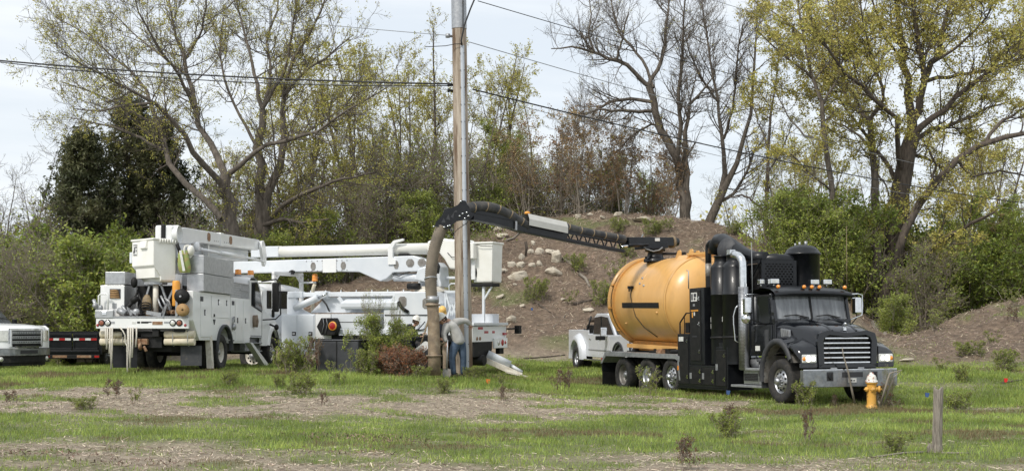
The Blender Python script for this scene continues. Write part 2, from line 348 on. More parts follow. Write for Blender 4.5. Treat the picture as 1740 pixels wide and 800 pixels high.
def grassmask(x, y):  # 1 = thick grass, 0 = bare mulch
    n = fbm(x*.35+5, y*.55+9); n2 = fbm(x*1.5, y*2.4, 3); d = (n-.5)*4.2+(n2-.5)*1.6
    yy = y+d
    left = 1-sstep(0, 5, x)
    g = np.zeros_like(y)
    b1 = sstep(28.0, 29.0, yy-x*.06)*(1-sstep(47, 50, yy))             # strip the trucks stand on
    b1 = b1*(1-sstep(1.5, 3.5, x)*(1-sstep(30.0, 32.5, yy+x*.55-2)))
    b2 = sstep(17.3, 18.6, yy-x*.02)*(1-sstep(22.2, 23.2, yy-np.clip(x, 0, 9)*.65-sstep(3.5, 6, x)*3.0))
    b3 = sstep(23.0, 24.5, yy)*(1-sstep(34.5, 36, yy))*sstep(6.0, 8.0, x-(y-28)*.05)
    b4 = .5*sstep(8, 5, -x)*0
    g = np.maximum(np.maximum(b1, b2), b3)
    patch = sstep(.56, .66, fbm(x*.8+40, y*1.3+2))*.75
    bare = sstep(.60, .70, fbm(x*.7+80, y*1.6+7))*.8
    g = np.maximum(np.maximum(g*(1-bare*.5), patch*(y < 47)), .45*sstep(.48, .60, fbm(x*1.1+7, y*1.9+3, 3))*(y < 19.5))
    g = g*(1-.9*np.exp(-((y-28.4-.25*np.sin(x*.4))/.32)**2)*sstep(9.2, 10.2, x))
    md = mound(x, y)
    gm = sstep(.60, .70, fbm(x*.35+11, y*.35+5))*.7
    return np.clip(g*(1-md)+gm*md, 0, 1)
ys = np.concatenate([np.linspace(6, 14, 12)[:-1], np.linspace(14, 68, 230), np.geomspace(68.5, 1500, 40)])
us = np.linspace(-1, 1, 221)
YY = np.repeat(ys[:,None], len(us), 1); XX = us[None,:]*(YY*.50+9)
XX[ys > 68] = XX[ys > 68]*(1+(ys[ys > 68][:,None]-68)/400)
ZZ = ground(XX, YY); ZZ = np.where(YY > 300, 1.8, ZZ)
nx, ny = len(us), len(ys)
ii = (np.arange(ny-1)[:,None]*nx+np.arange(nx-1)[None,:]).ravel()
gm = bpy.data.materials.new('earth mulch and turf'); gm.use_nodes = True
t = gm.node_tree; b = t.nodes['Principled BSDF']; b.inputs['Roughness'].default_value = .95; L = t.links.new
def gn(sc, det=6, st=(1,1,1)):
    tcx = nd(t, 'ShaderNodeTexCoord'); mpx = nd(t, 'ShaderNodeMapping'); mpx.inputs['Scale'].default_value = st; L(tcx.outputs['Object'], mpx.inputs[0])
    n = nd(t, 'ShaderNodeTexNoise'); n.inputs['Scale'].default_value = sc; n.inputs['Detail'].default_value = det; n.inputs['Roughness'].default_value = .7; L(mpx.outputs[0], n.inputs['Vector']); return n
def ramp(n, stops):
    r = nd(t, 'ShaderNodeValToRGB'); e = r.color_ramp.elements
    e[0].position, e[0].color = stops[0][0], (*stops[0][1], 1); e[1].position, e[1].color = stops[-1][0], (*stops[-1][1], 1)
    for p, c in stops[1:-1]:
        q = e.new(p); q.color = (*c, 1)
    L(n.outputs[0], r.inputs[0]); return r
n1 = gn(5, 9); r1 = ramp(n1, [(.3,(.15,.12,.088)),(.5,(.28,.23,.17)),(.68,(.43,.36,.27))])
n2 = gn(7, 8); r2 = ramp(n2, [(.3,(.075,.09,.03)),(.5,(.12,.15,.045)),(.72,(.20,.19,.08))])
n4 = gn(4, 9); r4 = ramp(n4, [(.3,(.07,.05,.036)),(.5,(.145,.105,.075)),(.70,(.25,.185,.13))])
ag = nd(t, 'ShaderNodeAttribute', attribute_name='grass'); am = nd(t, 'ShaderNodeAttribute', attribute_name='mound')
m0 = nd(t, 'ShaderNodeMixRGB'); L(am.outputs['Fac'], m0.inputs[0]); L(r1.outputs[0], m0.inputs[1]); L(r4.outputs[0], m0.inputs[2])
m1 = nd(t, 'ShaderNodeMixRGB'); L(ag.outputs['Fac'], m1.inputs[0]); L(m0.outputs[0], m1.inputs[1]); L(r2.outputs[0], m1.inputs[2])
L(m1.outputs[0], b.inputs['Base Color'])
n3 = gn(9, 10); bp = nd(t, 'ShaderNodeBump'); bp.inputs['Strength'].default_value = .9; bp.inputs['Distance'].default_value = .08
L(n3.outputs[0], bp.inputs['Height']); L(bp.outputs[0], b.inputs['Normal'])
M['ground'] = gm
go = npmesh('ground', np.c_[XX.ravel(), YY.ravel(), ZZ.ravel()], np.c_[ii, ii+1, ii+nx+1, ii+nx], 'ground', smooth=True,
            attrs={'grass': grassmask(XX, YY).ravel(), 'mound': mound(XX, YY).ravel()})
tag(go, kind='structure')
def gz(x, y): return float(ground(x, y)[0])
def hitground(px, py, Y0=10, Y1=75):   # where the line of sight through a photo pixel meets the ground
    Y = np.linspace(Y0, Y1, 400); X = (px-870)/F*Y; Z = ZC-(py-HOR)/F*Y; g = ground(X, Y)
    k = np.where(Z <= g)[0]; i = k[0] if len(k) else len(Y)-1
    return Vector((X[i], Y[i], g[i]))
# ================================================================== shared vehicle pieces
_wc = {}
def wheel(parent, x, y, z, side, kind='concave', Rr=.525, W=.29, rim='alu', tyre='tyre', rot=0, rr=.56):
    """side -1: outer face towards -y. thing > wheel (tyre) > rim, hub"""
    key = (kind, Rr, W, rim, tyre)
    if key not in _wc:
        t_ = MB(); h = W/2; r1 = Rr*rr
        prof = [(r1, -h*.72), (r1*1.06, -h*.9), (Rr*.80, -h), (Rr*.93, -h*.96), (Rr*.985, -h*.78)]
        n = 44; rows = []
        for r_, yy in prof+[(Rr, -h*.5), (Rr, 0), (Rr, h*.5)]+[(a, -b_) for a, b_ in reversed(prof)]:
            rows.append([(r_*math.cos(2*math.pi*j/n)*(1 if (j % 2 or r_ < Rr*.95) else .985), yy, r_*math.sin(2*math.pi*j/n)*(1 if (j % 2 or r_ < Rr*.95) else .985)) for j in range(n)])
        t_.grid(rows, True, True)
        rm = MB(); ax = (0,1,0)
        lip = [(r1*1.05, -h*.80), (r1*1.08, -h*.74), (r1*1.04, -h*.66), (r1*.95, -h*.62)]
        if kind == 'concave': body = [(r1*.93, -h*.3), (r1*.88, h*.25), (r1*.80, h*.45), (r1*.5, h*.38), (.01, h*.36)]
        elif kind == 'convex': body = [(r1*.93, -h*.5), (r1*.86, -h*.42), (r1*.78, -h*.62), (r1*.55, -h*.86), (r1*.45, -h*.86), (.01, -h*.84)]
        else: body = [(r1*.90, -h*.45), (r1*.80, -h*.35), (r1*.6, -h*.45), (r1*.3, -h*.5), (.01, -h*.5)]
        rm.lathe(lip+body, (0,0,0), ax, 32)
        rm.lathe([(r1*1.04, h*.7), (r1*.9, h*.6), (r1*.5, h*.5), (.01, h*.5)], (0,0,0), ax, 24)
        hb = MB(); hy = {'concave': h*.36, 'convex': -h*.86, 'pick': -h*.5}[kind]
        hb.lathe([(r1*.30, hy+.02), (r1*.30, hy-.07), (r1*.24, hy-.12), (r1*.1, hy-.13), (.005, hy-.13)], (0,0,0), ax, 20)
        for k in range(10):
            a = 2*math.pi*k/10; c = (r1*.44*math.cos(a), 0, r1*.44*math.sin(a))
            hb.cyl((c[0], hy+.01, c[2]), (c[0], hy-.045, c[2]), .017, 6)
        ho = MB()
        for k in range(10):
            a = 2*math.pi*(k+.5)/10; rrr = r1*(.70 if kind != 'concave' else .66); yy = (-h*.735 if kind == 'convex' else (h*.40 if kind == 'concave' else -h*.44))
            c = (rrr*math.cos(a), yy, rrr*math.sin(a)); ho.lathe([(.001, -.012), (.028, -.012), (.03, .01)], c, ax, 10)
        a = t_.build('tyre', tyre); b_ = rm.build('rim', rim); c = hb.build('hub', 'galv' if kind != 'convex' else rim); d = ho.build('hand_hole', 'blackdull')
        _wc[key] = [o.data for o in (a, b_, c, d)]
        for o in (a, b_, c, d): bpy.data.objects.remove(o)
    ms = _wc[key]; o = bpy.data.objects.new('wheel', ms[0]); COL.objects.link(o); o.parent = parent
    o.location = (x, y, z); o.rotation_euler = (0, rot, 0) if side < 0 else (0, rot, math.pi)
    for nme, me in zip(('rim', 'hub', 'hand_hole'), ms[1:]):
        c = bpy.data.objects.new(nme, me); COL.objects.link(c); c.parent = o
        if nme == 'hand_hole' or (nme == 'hub'): c['kind'] = 'stuff'
    return o
def to_local(root, p):
    mt = Matrix.Translation(root.location) @ root.rotation_euler.to_matrix().to_4x4()
    return mt.inverted() @ Vector(p)
# ================================================================== vacuum excavation truck
VT = empty('vacuum_truck', (7.44, 29.93, 0), -69, 1.3)
tag(VT, 'black truck with a big orange vacuum tank and a hose arm reaching over the pole', 'truck')
f = MB()
for s in (-1, 1): f.box(-9.6, .75, s*.42-.045, s*.42+.045, .78, 1.05)
for x in (-9.3, -8, -6.2, -4, -2, 0): f.box(x-.05, x+.05, -.42, .42, .8, 1.0)
for x in (0, -5.4, -6.9, -8.45): f.cyl((x,-1.0,.525), (x,1.0,.525), .09, 12)
f.build('chassis_frame', 'blackdull', VT)
for s in (-1, 1):
    wheel(VT, 0, s*1.06, .525, s, 'convex', W=.34, rr=.55)
    wheel(VT, -5.4, s*1.06, .525, s, 'convex', W=.32, rr=.58)
    for x in (-6.9, -8.45):
        wheel(VT, x, s*1.06, .525, s, 'concave', rim='rimgrey' if x < -8 else 'alu', rot=x); wheel(VT, x, s*.72, .525, -s, 'concave', rim='rimgrey')
# rear fender shelves, skirts and flaps
for s in (-1, 1):
    fm = MB(); o_ = [(-9.78,.86),(-9.76,.92),(-9.44,1.22),(-4.95,1.14),(-4.82,1.0),(-4.74,.45)]; i_ = [(-4.80,.45),(-4.88,.98),(-5.0,1.02),(-9.42,1.09),(-9.68,.88),(-9.72,.86)]
    fm.prism(o_+i_, 1, s*1.28, s*1.24); fm.prism([(-9.78,.86),(-9.44,1.22),(-4.95,1.14),(-4.74,.45),(-4.76,.45),(-4.97,1.115),(-9.43,1.195),(-9.75,.86)], 1, s*1.24, s*.55)
    fm.build('wheel_fender', 'galv', VT)
    MB().box(-9.76,-9.72, s*1.26, s*.62, .62, .88).build('flap_bracket', 'black', VT, .005)
    MB().box(-9.745,-9.73, s*1.25, s*.62, .06, .66).build('mud_flap', 'blackdull', VT)
    MB().box(-9.80,-9.77, s*1.26, s*1.20, .93, 1.03).build('marker_lamp', 'red', VT, .008)
    MB().box(-4.86,-4.80, s*1.292, s*1.28, .72, .84).build('marker_lamp', 'amber', VT, .004)
# tank
tz = 2.66; tk = MB()
n = 56
prof = [(0,-9.30),(.5,-9.27),(.9,-9.17),(1.14,-9.03),(1.255,-8.9),(1.28,-8.82),(1.28,-7.6),(1.28,-6.4),(1.28,-5.62),(1.268,-5.54),(1.21,-5.40),(1.05,-5.22),(.8,-5.06),(.45,-4.95),(.01,-4.92)]
tk.lathe([(r_, x) for r_, x in prof], (0,0,tz), (1,0,0), n)
TK = tk.build('tank', 'orange', VT)
MB().lathe([(1.285,-5.65),(1.297,-5.64),(1.297,-5.56),(1.285,-5.55)], (0,0,tz), (1,0,0), n).build('tank_seam', 'orange', TK)
d = MB().lathe([(.01,-9.46),(.6,-9.42),(1.05,-9.30),(1.30,-9.13),(1.36,-9.10),(1.36,-9.02),(1.24,-9.0)], (0,0,tz), (1,0,0), n).build('rear_door', 'orange', TK)
MB().lathe([(1.20,-9.0),(1.30,-9.0),(1.30,-8.90),(1.27,-8.88)], (0,0,tz), (1,0,0), n).build('door_gasket', 'blackdull', TK)
ring = MB().lathe([(1.27,-8.86),(1.34,-8.86),(1.34,-8.80),(1.27,-8.80)], (0,0,tz), (1,0,0), n).build('door_flange', 'orangedirt', TK)
for a in (70, 110, 150, 190, 230, 262, 292):
    aa = R(a); c = Vector((0, -math.sin(aa)*-1, math.cos(aa)))
    MB().bar((-9.06, c.y*1.355, tz+c.z*1.355), (-8.86, c.y*1.355, tz+c.z*1.355), .05, .04, c).build('door_clamp', 'orangedirt', TK)
# black stripe following the barrel
def patch(x0, x1, a0, a1, r_, m_, name='stripe', k=8):
    p = MB(); rows = []
    for i in range(k+1):
        a = R(a0+(a1-a0)*i/k); rows.append([(x0, -math.cos(a)*r_, tz+math.sin(a)*r_), (x1, -math.cos(a)*r_, tz+math.sin(a)*r_)])
    p.grid(rows); return p.build(name, m_, TK)
patch(-8.25, -5.92, -8.0, -1.2, 1.290, 'blackdull')
hz = MB().tube([(-7.7,-1.23,tz+.42),(-7.7,-1.28,tz+.2),(-7.6,-1.29,tz),(-7.45,-1.24,tz-.42),(-7.2,-1.07,tz-.75),(-6.9,-.8,tz-1.02)], .012, 5).build('drain_cable', 'wire', TK)
MB().box(-7.86,-7.62,-1.30,-1.22,tz+.38,tz+.46).cyl((-7.75,-1.3,tz+.42),(-7.75,-1.3,tz+.30),.02,6).build('bracket', 'blackdull', TK)
for x, a in ((-7.3, 32), (-7.3, 24), (-7.0, 21), (-8.3,-30),(-6.1,-14)):
    aa = R(a); MB().lathe([(.001,.03),(.03,.03),(.035,0)], (x,-math.cos(aa)*1.28,tz+math.sin(aa)*1.28), (0,-math.cos(aa),math.sin(aa)), 8).build('bolt_boss', 'orange' if a < 0 else 'galv', TK)
for x in (-6.55, -5.85):     # lifting lugs
    for s in (-1, 1):
        MB().prism([(x-.24,tz+1.20),(x-.05,tz+1.47),(x+.05,tz+1.48),(x+.10,tz+1.43),(x+.10,tz+1.2)], 1, s*.30-.02, s*.30+.02).build('lifting_lug', 'orange', TK)
MB().prism([(-.5,tz+1.15),(-.33,tz+1.32),(.33,tz+1.32),(.5,tz+1.15)], 0, -6.5, -5.9).build('saddle_plate', 'orange', TK)
g = MB()
for x in np.linspace(-6.0,-4.9,9): g.bar((x,-.35,tz+1.34),(x,.35,tz+1.34),.02,.04)
for s in (-1,1): g.bar((-6.0,s*.35,tz+1.34),(-4.9,s*.35,tz+1.34),.03,.06)
g.build('walkway_grating', 'orange', TK)
tr = MB()
tr.box(-9.0,-4.95,-.75,-.62,1.28,1.40).box(-9.0,-4.95,.62,.75,1.28,1.40)
tr.build('tank_rail', 'orange', TK, .01)
MB().box(-8.9,-5.0,-.6,.6,1.22,1.5).build('cradle', 'orangedirt', TK, .01)
for x in (-7.25,): MB().lathe([(1.281,x-.012),(1.288,x-.006),(1.288,x+.006),(1.281,x+.012)], (0,0,tz), (1,0,0), n).build('weld_seam', 'orange', TK)
TK.rotation_euler = (0, R(2.0), 0); TK.location = (-.09, 0, -.25)
sf = MB()
for s in (-1,1): sf.box(-9.3,-4.8,s*.55-.06,s*.55+.06,1.10,1.24)
for x in (-8.6,-7.2,-5.6): sf.box(x-.08,x+.08,-.75,.75,1.12,1.30)
sf.box(-6.3,-5.9,-1.0,-.6,1.14,1.30).cyl((-7.2,-.9,1.2),(-5.2,-.9,1.24),.05,8)
sf.build('tilt_frame', 'blackdull', VT)
MB().cyl((-6.4,-1.05,1.2),(-6.1,-1.05,1.2),.09,10).build('hinge_pin', 'rust', VT)
# ---------------- side cabinets
def door(x0, x1, z0, z1, y=-1.25, handles=(), m_='blackdull', lab=None):
    dd = MB().box(x0, x1, y-.018, y, z0, z1).build('cabinet_door', m_, CAB, .008)
    for hx, hz in handles:
        h = MB().box(hx-.03, hx+.03, y-.03, y-.018, hz-.05, hz+.05).bar((hx-.05,y-.04,hz-.02),(hx+.06,y-.045,hz+.02),.018,.02).build('latch', 'chrome', dd)
    return dd
cb = MB(); cb.box(-4.91,-2.30,-1.25,-.55,.28,.86).box(-4.91,-4.26,-1.25,-.45,.86,1.70).box(-2.87,-2.30,-1.25,-.55,.86,1.33).box(-4.26,-2.87,-.78,-.55,.86,1.1)
CAB = cb.build('tool_cabinet', 'black', VT, .012)
door(-4.87,-4.30,.36,1.62, handles=((-4.34,1.5),(-4.34,.55)))
door(-4.20,-3.60,.36,.80, handles=((-3.66,.70),(-3.66,.46))); door(-3.55,-2.93,.36,.80, handles=((-2.99,.70),(-2.99,.46)))
door(-2.84,-2.36,.34,1.26, handles=((-2.42,1.12),(-2.42,.52)))
for x, z in ((-4.82,1.02),(-4.16,.58),(-3.50,.58),(-2.80,.82)):
    MB().box(x-.05,x+.05,-1.28,-1.268,z-.08,z+.08).build('key_latch', 'galv', CAB, .004)
MB().box(-4.80,-4.55,-1.272,-1.268,1.50,1.62).build('notice', 'sticker', CAB)
MB().box(-4.95,-2.28,-1.27,-.5,.24,.28).build('base_rail', 'black', CAB)
TC = MB().box(-4.23,-3.45,-1.25,-.62,.87,2.90).build('control_cabinet', 'black', VT, .012)
CAB_ = CAB; CAB = TC
door(-4.18,-3.62,.98,2.84, handles=((-3.68,2.62),(-3.68,1.95),(-3.68,1.22)))
MB().box(-4.10,-3.78,-1.272,-1.268,2.55,2.78).build('notice', 'sticker', TC)
ik = MB().box(-4.08,-4.0,-1.274,-1.272,2.58,2.75).box(-3.95,-3.82,-1.274,-1.272,2.66,2.75).box(-3.95,-3.86,-1.274,-1.272,2.58,2.64); ik.build('print', 'ink', TC)
mk = MB()
for k in range(9): mk.box(-4.12+k*.045,-4.09+k*.045,-1.271,-1.268,2.28,2.325)
mk.build('faded_marking', 'orangeplastic', TC, stuff=True)
MB().box(-3.96,-3.90,-1.273,-1.268,2.17,2.26).build('dial', 'sticker', TC); MB().box(-4.06,-4.01,-1.273,-1.268,2.12,2.26).build('gauge', 'orangeplastic', TC)
MB().box(-4.05,-3.8,-1.275,-1.268,1.60,1.64).build('pull_slot', 'ink', TC)
MB().box(-4.0,-3.9,-1.273,-1.268,2.42,2.48).build('button_plate', 'galv', TC)
MB().box(-4.30,-4.23,-1.2,-1.1,1.75,1.95).box(-4.30,-4.23,-1.2,-1.1,2.2,2.4).build('hinge', 'blackdull', TC)
lb = MB(); lb.bar((-4.85,-1.2,1.70),(-4.85,-1.2,2.0),.03,.03).bar((-4.85,-1.2,2.0),(-4.5,-1.2,2.25),.03,.03).bar((-4.5,-1.2,2.25),(-4.3,-1.2,2.25),.03,.03).bar((-4.6,-1.2,1.7),(-4.6,-1.2,2.15),.02,.02)
lb.box(-4.65,-4.45,-1.15,-.9,1.72,2.0).build('valve_bracket', 'blackdull', VT)
MB().box(-3.60,-3.25,-1.1,-.7,2.9,3.2).build('breather_box', 'blackdull', VT, .01)
MB().tube([(-4.35,-1.2,2.9),(-4.35,-1.2,3.38),(-4.45,-1.2,3.4)],.015,6).build('vent_tube', 'galv', VT)
CAB = CAB_
# ---------------- canisters (filter housings)
for x, y, r_, zt in ((-3.06,-.93,.30,3.42), (-2.42,-.92,.34,3.40)):
    c = MB().lathe([(r_,.90),(r_,zt-.75),(r_+.012,zt-.745),(r_+.012,zt-.72),(r_,zt-.715),(r_,zt-.05),(r_-.03,zt+.02),(r_*.68,zt+.10),(r_*.66,zt+.12),(r_*.66,zt+.24),(r_*.70,zt+.245),(r_*.70,zt+.28),(.01,zt+.29)], (x,y,0), n=32).build('filter_canister', 'black', VT)
    MB().lathe([(r_+.01,1.55),(r_+.022,1.56),(r_+.022,1.6),(r_+.01,1.61)], (x,y,0), n=32).build('clamp_band', 'blackdull', c)
    for k in range(2 if x < -3 else 1):
        a = R(30)
        q = MB(); rows = []
        for aa in (-125, -118, -111, -104): rows.append([(x+(r_+.006)*math.cos(R(aa)), y+(r_+.006)*math.sin(R(aa)), z) for z in (1.98-.17*k, 2.11-.17*k)])
        q.grid(rows).build('warning_sticker', 'sticker', c)
MB().box(-2.8,-2.45,-1.2,-.9,1.33,1.45).cyl((-2.5,-1.05,1.4),(-2.5,-1.05,1.95),.055,10).build('fill_pipe', 'black', VT)
MB().box(-4.2,-2.3,-.55,-.2,1.1,3.1).build('engine_enclosure', 'blackdull', VT)
MB().box(-4.26,-2.87,-.80,-.78,.86,1.6).build('recess_panel', 'blackdull', VT)
# ---------------- exhaust
ex = MB(); ex.tube([(-1.63,-1.18,.80),(-1.63,-1.18,2.7),(-1.63,-1.18,3.30),(-1.64,-1.18,3.42),(-1.68,-1.19,3.52),(-1.78,-1.2,3.60),(-1.92,-1.21,3.64),(-2.02,-1.22,3.645)], .095, 18)
EX = ex.build('exhaust_stack', 'chrome', VT)
MB().tube([(-1.63,-1.18,.78),(-1.63,-1.18,2.82)], .125, 20).build('heat_shield', 'alu', EX)
ps = MB()
for k in range(56):
    for a in range(-150, -20, 13):
        aa = R(a+(6.5 if k % 2 else 0)); z = .84+k*.035
        cx, cy = -1.63+.127*math.cos(aa), -1.18+.127*math.sin(aa); tx, ty = -math.sin(aa)*.009, math.cos(aa)*.009
        ps.add([(cx-tx,cy-ty,z),(cx+tx,cy+ty,z),(cx+tx,cy+ty,z+.016),(cx-tx,cy-ty,z+.016)], [(0,1,2,3)])
tag(ps.build('perforation', 'blackdull', EX, recalc=False), kind='stuff')
MB().tube([(-1.63,-1.34,1.45),(-1.68,-1.40,1.5),(-1.70,-1.42,1.9),(-1.70,-1.42,2.1),(-1.66,-1.38,2.3),(-1.63,-1.34,2.36)], .017, 8).build('grab_handle', 'chrome', EX)
# ---------------- ducts on top
MB().tube([(-4.50,-.5,2.9),(-4.50,-.5,3.95),(-4.48,-.5,4.08),(-4.38,-.5,4.15),(-4.2,-.5,4.15)], .085, 14).build('riser_pipe', 'black', VT)
MB().tube([(-4.50,-.5,3.2),(-4.50,-.5,3.6)], .088, 14).build('riser_sleeve', 'rimgrey', VT)
MB().tube([(-4.22,-.45,3.85),(-4.15,-.45,4.05),(-4.0,-.45,4.16),(-3.75,-.46,4.15),(-3.2,-.5,3.96),(-2.6,-.52,3.72),(-2.15,-.52,3.60),(-1.8,-.4,3.57)], [.20,.21,.21,.20,.18,.165,.155,.15], 22).build('suction_duct', 'black', VT)
MB().tube([(-1.95,-.45,3.53),(-1.9,.3,3.53),(-1.9,.75,3.5)], .15, 18).build('cross_duct', 'black', VT)
MB().tube([(-1.95,-.12,3.53),(-1.95,-.0,3.53)], .165, 18).build('duct_clamp', 'blackdull', VT)
MB().lathe([(.01,.07),(.28,.03),(.30,0),(.30,-.16),(.26,-.18)], (-3.15,-.72,3.88), (.45,-.85,.12), 26).build('round_access_cover', 'plastic', VT)
MB().bar((-2.62,-.92,3.6),(-2.62,-.92,3.82),.16,.16).build('rain_cap', 'chrome', VT)
MB().lathe([(.43,2.7),(.43,3.66),(.47,3.66),(.47,3.70),(.44,3.72),(.40,3.80),(.30,3.88),(.15,3.92),(.01,3.93)], (-1.95,.78,0), n=36).build('silencer_tank', 'black', VT)
fi = MB().cyl((-1.95,.7,3.9),(-1.95,.7,4.0),.03,8).cyl((-1.9,.85,3.9),(-1.9,.85,4.02),.04,8).cyl((-2.0,.6,3.88),(-2.0,.6,3.97),.025,8); fi.build('fittings', 'galv', VT)
# perforated radiator guard with real slots
pg = MB(); X0 = -1.60; y0_, y1_, z0_, z1_ = -.66,.36,2.80,3.50
pg.box(X0-.03,X0,y0_,y1_,z1_-.09,z1_).box(X0-.03,X0,y0_,y0_+.10,z0_,z1_-.09).box(X0-.03,X0,y1_-.10,y1_,z0_,z1_-.09)
zz = z0_; row = 0
while zz < z1_-.10:
    pg.box(X0-.028,X0-.002,y0_+.10,y1_-.10,zz,zz+.026)
    y = y0_+.10+(.05 if row % 2 else 0)
    while y < y1_-.12:
        pg.box(X0-.027,X0-.003,y,min(y+.04,y1_-.1),zz+.026,zz+.062); y += .105
    zz += .062; row += 1
pg.build('perforated_guard', 'black', VT)
MB().box(-2.35,X0-.20,y0_+.05,y1_-.05,2.5,3.42).build('cooler', 'blackdull', VT)
MB().box(-2.3,-1.62,-.72,-.69,3.42,3.5).box(-2.3,-1.62,-.72,-.69,2.7,2.78).bar((-2.3,-.7,2.75),(-1.62,-.7,3.45),.03,.03).build('guard_frame', 'black', VT)
# ---------------- cab
cz0, cz1 = 1.12, 2.62
c = MB()
# lower cab side walls and back; pillars; roof with visor
c.box(-1.55,-1.50,-1.08,1.08,cz0,cz1)
c.box(-1.50,-.42,-1.08,-1.04,cz0,1.88).box(-1.50,-.42,1.04,1.08,cz0,1.88)
c.prism([(-1.50,1.88),(-1.50,2.62),(-1.36,2.62),(-1.36,1.88)],1,-1.08,-1.02).prism([(-1.50,1.88),(-1.50,2.62),(-1.36,2.62),(-1.36,1.88)],1,1.02,1.08)
for s in (-1,1):
    c.prism([(-.50,1.88),(-.62,2.62),(-.52,2.62),(-.36,1.95),(-.36,1.88)],1,s*1.08,s*1.0)
c.box(-.42,-.36,-1.08,1.08,1.2,2.0)
c.box(-1.5,-.4,-1.04,1.04,1.12,1.2)
CABIN = c.build('cab', 'blackgloss', VT, .012)
rf = MB(); rows = []
for x, z, hw in ((-1.62,2.60,1.06),(-1.62,2.72,1.04),(-1.45,2.79,1.03),(-.95,2.82,1.04),(-.62,2.78,1.06),(-.40,2.70,1.10),(-.28,2.615,1.13),(-.30,2.59,1.13),(-.52,2.58,1.08)):
    rows.append([(x, y*hw, z-.055*abs(y)**3) for y in np.linspace(-1,1,13)])
rf.grid(rows); rf.build('roof_and_sun_visor', 'black', VT)
MB().box(-1.55,-.5,-1.05,1.05,2.55,2.60).build('roof_liner', 'blackdull', VT)
# windows
MB().add([(-.43,-1.0,1.99),(-.43,-.02,1.99),(-.55,-.02,2.60),(-.55,-1.0,2.60)],[(0,1,2,3)]).build('windshield_pane', 'windshield', CABIN)
MB().add([(-.43,.02,1.99),(-.43,1.0,1.99),(-.55,1.0,2.60),(-.55,.02,2.60)],[(0,1,2,3)]).build('windshield_pane', 'windshield', CABIN)
MB().bar((-.42,0,1.98),(-.54,0,2.60),.045,.03,(1,0,0)).build('windshield_divider', 'blackdull', CABIN)
MB().bar((-.405,-1.02,1.985),(-.405,1.02,1.985),.03,.03).build('windshield_seal', 'plastic', CABIN)
for s in (-1,1):
    MB().add([(-1.36,s*1.055,1.90),(-.52,s*1.055,1.90),(-.60,s*1.055,2.56),(-1.36,s*1.055,2.56)],[(0,1,2,3)]).build('side_window', 'glass', CABIN)
    dr = MB().box(-1.42,-.50,s*1.08,s*1.10,1.18,1.86).build('cab_door', 'blackgloss', CABIN, .01)
    MB().box(-1.35,-1.22,s*1.10,s*1.125,1.72,1.76).build('door_handle', 'plastic', dr)
    MB().box(-.80,-.62,s*1.10,s*1.106,1.35,1.75).build('lower_window', 'plastic', dr)
MB().box(-1.22,-1.02,-1.106,-1.10,1.24,1.36).build('notice', 'sticker', CABIN)
for y0, y1, x_ in ((-.80,-.10,.0),(.12,.80,.0)):
    MB().tube([(-.40,y0,2.07),(-.42,(y0+y1)/2,2.10),(-.41,y1,2.03)],.012,5).tube([(-.41,y1-.25,2.06),(-.38,y1,1.98)],.014,5).build('wiper', 'blackdull', CABIN)
for y in (-.95,-.22,0,.22,.95):
    MB().sphere((-.42,y,2.77),.055,.048,.05,10,6).build('marker_lamp', 'amber', VT)
    MB().lathe([(.03,-.06),(.055,-.02),(.055,.0)], (-.45,y,2.77), (1,0,0), 10).build('lamp_base', 'plastic', VT)
for y, x in ((-.80,-.85),(-1.0,-1.1),(.42,-.95),(.72,-.85)):
    w_ = MB().box(x-.07,x+.07,y-(.12 if abs(y) < .9 else .06),y+(.12 if abs(y) < .9 else .06),2.86,2.98).build('work_lamp', 'chrome', VT, .015)
    MB().box(x+.071,x+.076,y-.09 if abs(y) < .9 else y-.04,y+.09 if abs(y) < .9 else y+.04,2.88,2.96).build('lens', 'lens', w_); MB().cyl((x,y,2.80),(x,y,2.87),.02,8).build('lamp_post', 'chrome', w_)
MB().tube([(-1.25,-1.15,2.5),(-1.25,-1.16,3.9)],.010,5).build('antenna', 'wiregrey', VT); MB().tube([(-.6,1.14,2.55),(-.6,1.16,4.3)],.007,5).build('antenna', 'hosetan', VT)
# mirrors
for s, mx_, my in ((-1,-1.05,-1.42),(1,-.66,1.47)):
    mm = MB().box(mx_-.10,mx_+.10,my-.10,my+.10,2.12,2.54).build('mirror', 'chrome', VT, .05, 3)
    MB().tube([(mx_+.05,s*1.05,2.60),(mx_,my+s*.02,2.63),(mx_,my+s*.16,2.60),(mx_,my+s*.17,2.3),(mx_,my+s*.15,2.10),(mx_+.05,s*1.05,1.92)] if s > 0 else [(mx_-.05,-1.05,2.62),(mx_,my-.04,2.60),(mx_,my-.06,2.54)], .018, 8).build('mirror_arm', 'chrome', mm)
    MB().tube([(mx_,my,2.13),(mx_,my,2.04),(mx_+.3,s*1.08,1.86)],.014,6).build('lower_arm', 'blackdull', mm)
    if s < 0: MB().lathe([(.01,.05),(.08,.035),(.125,0),(.13,-.03),(.08,-.08),(.01,-.09)], (mx_-.02,my-.02,2.02), (.6,-.5,0), 18).build('convex_mirror', 'chrome', mm)
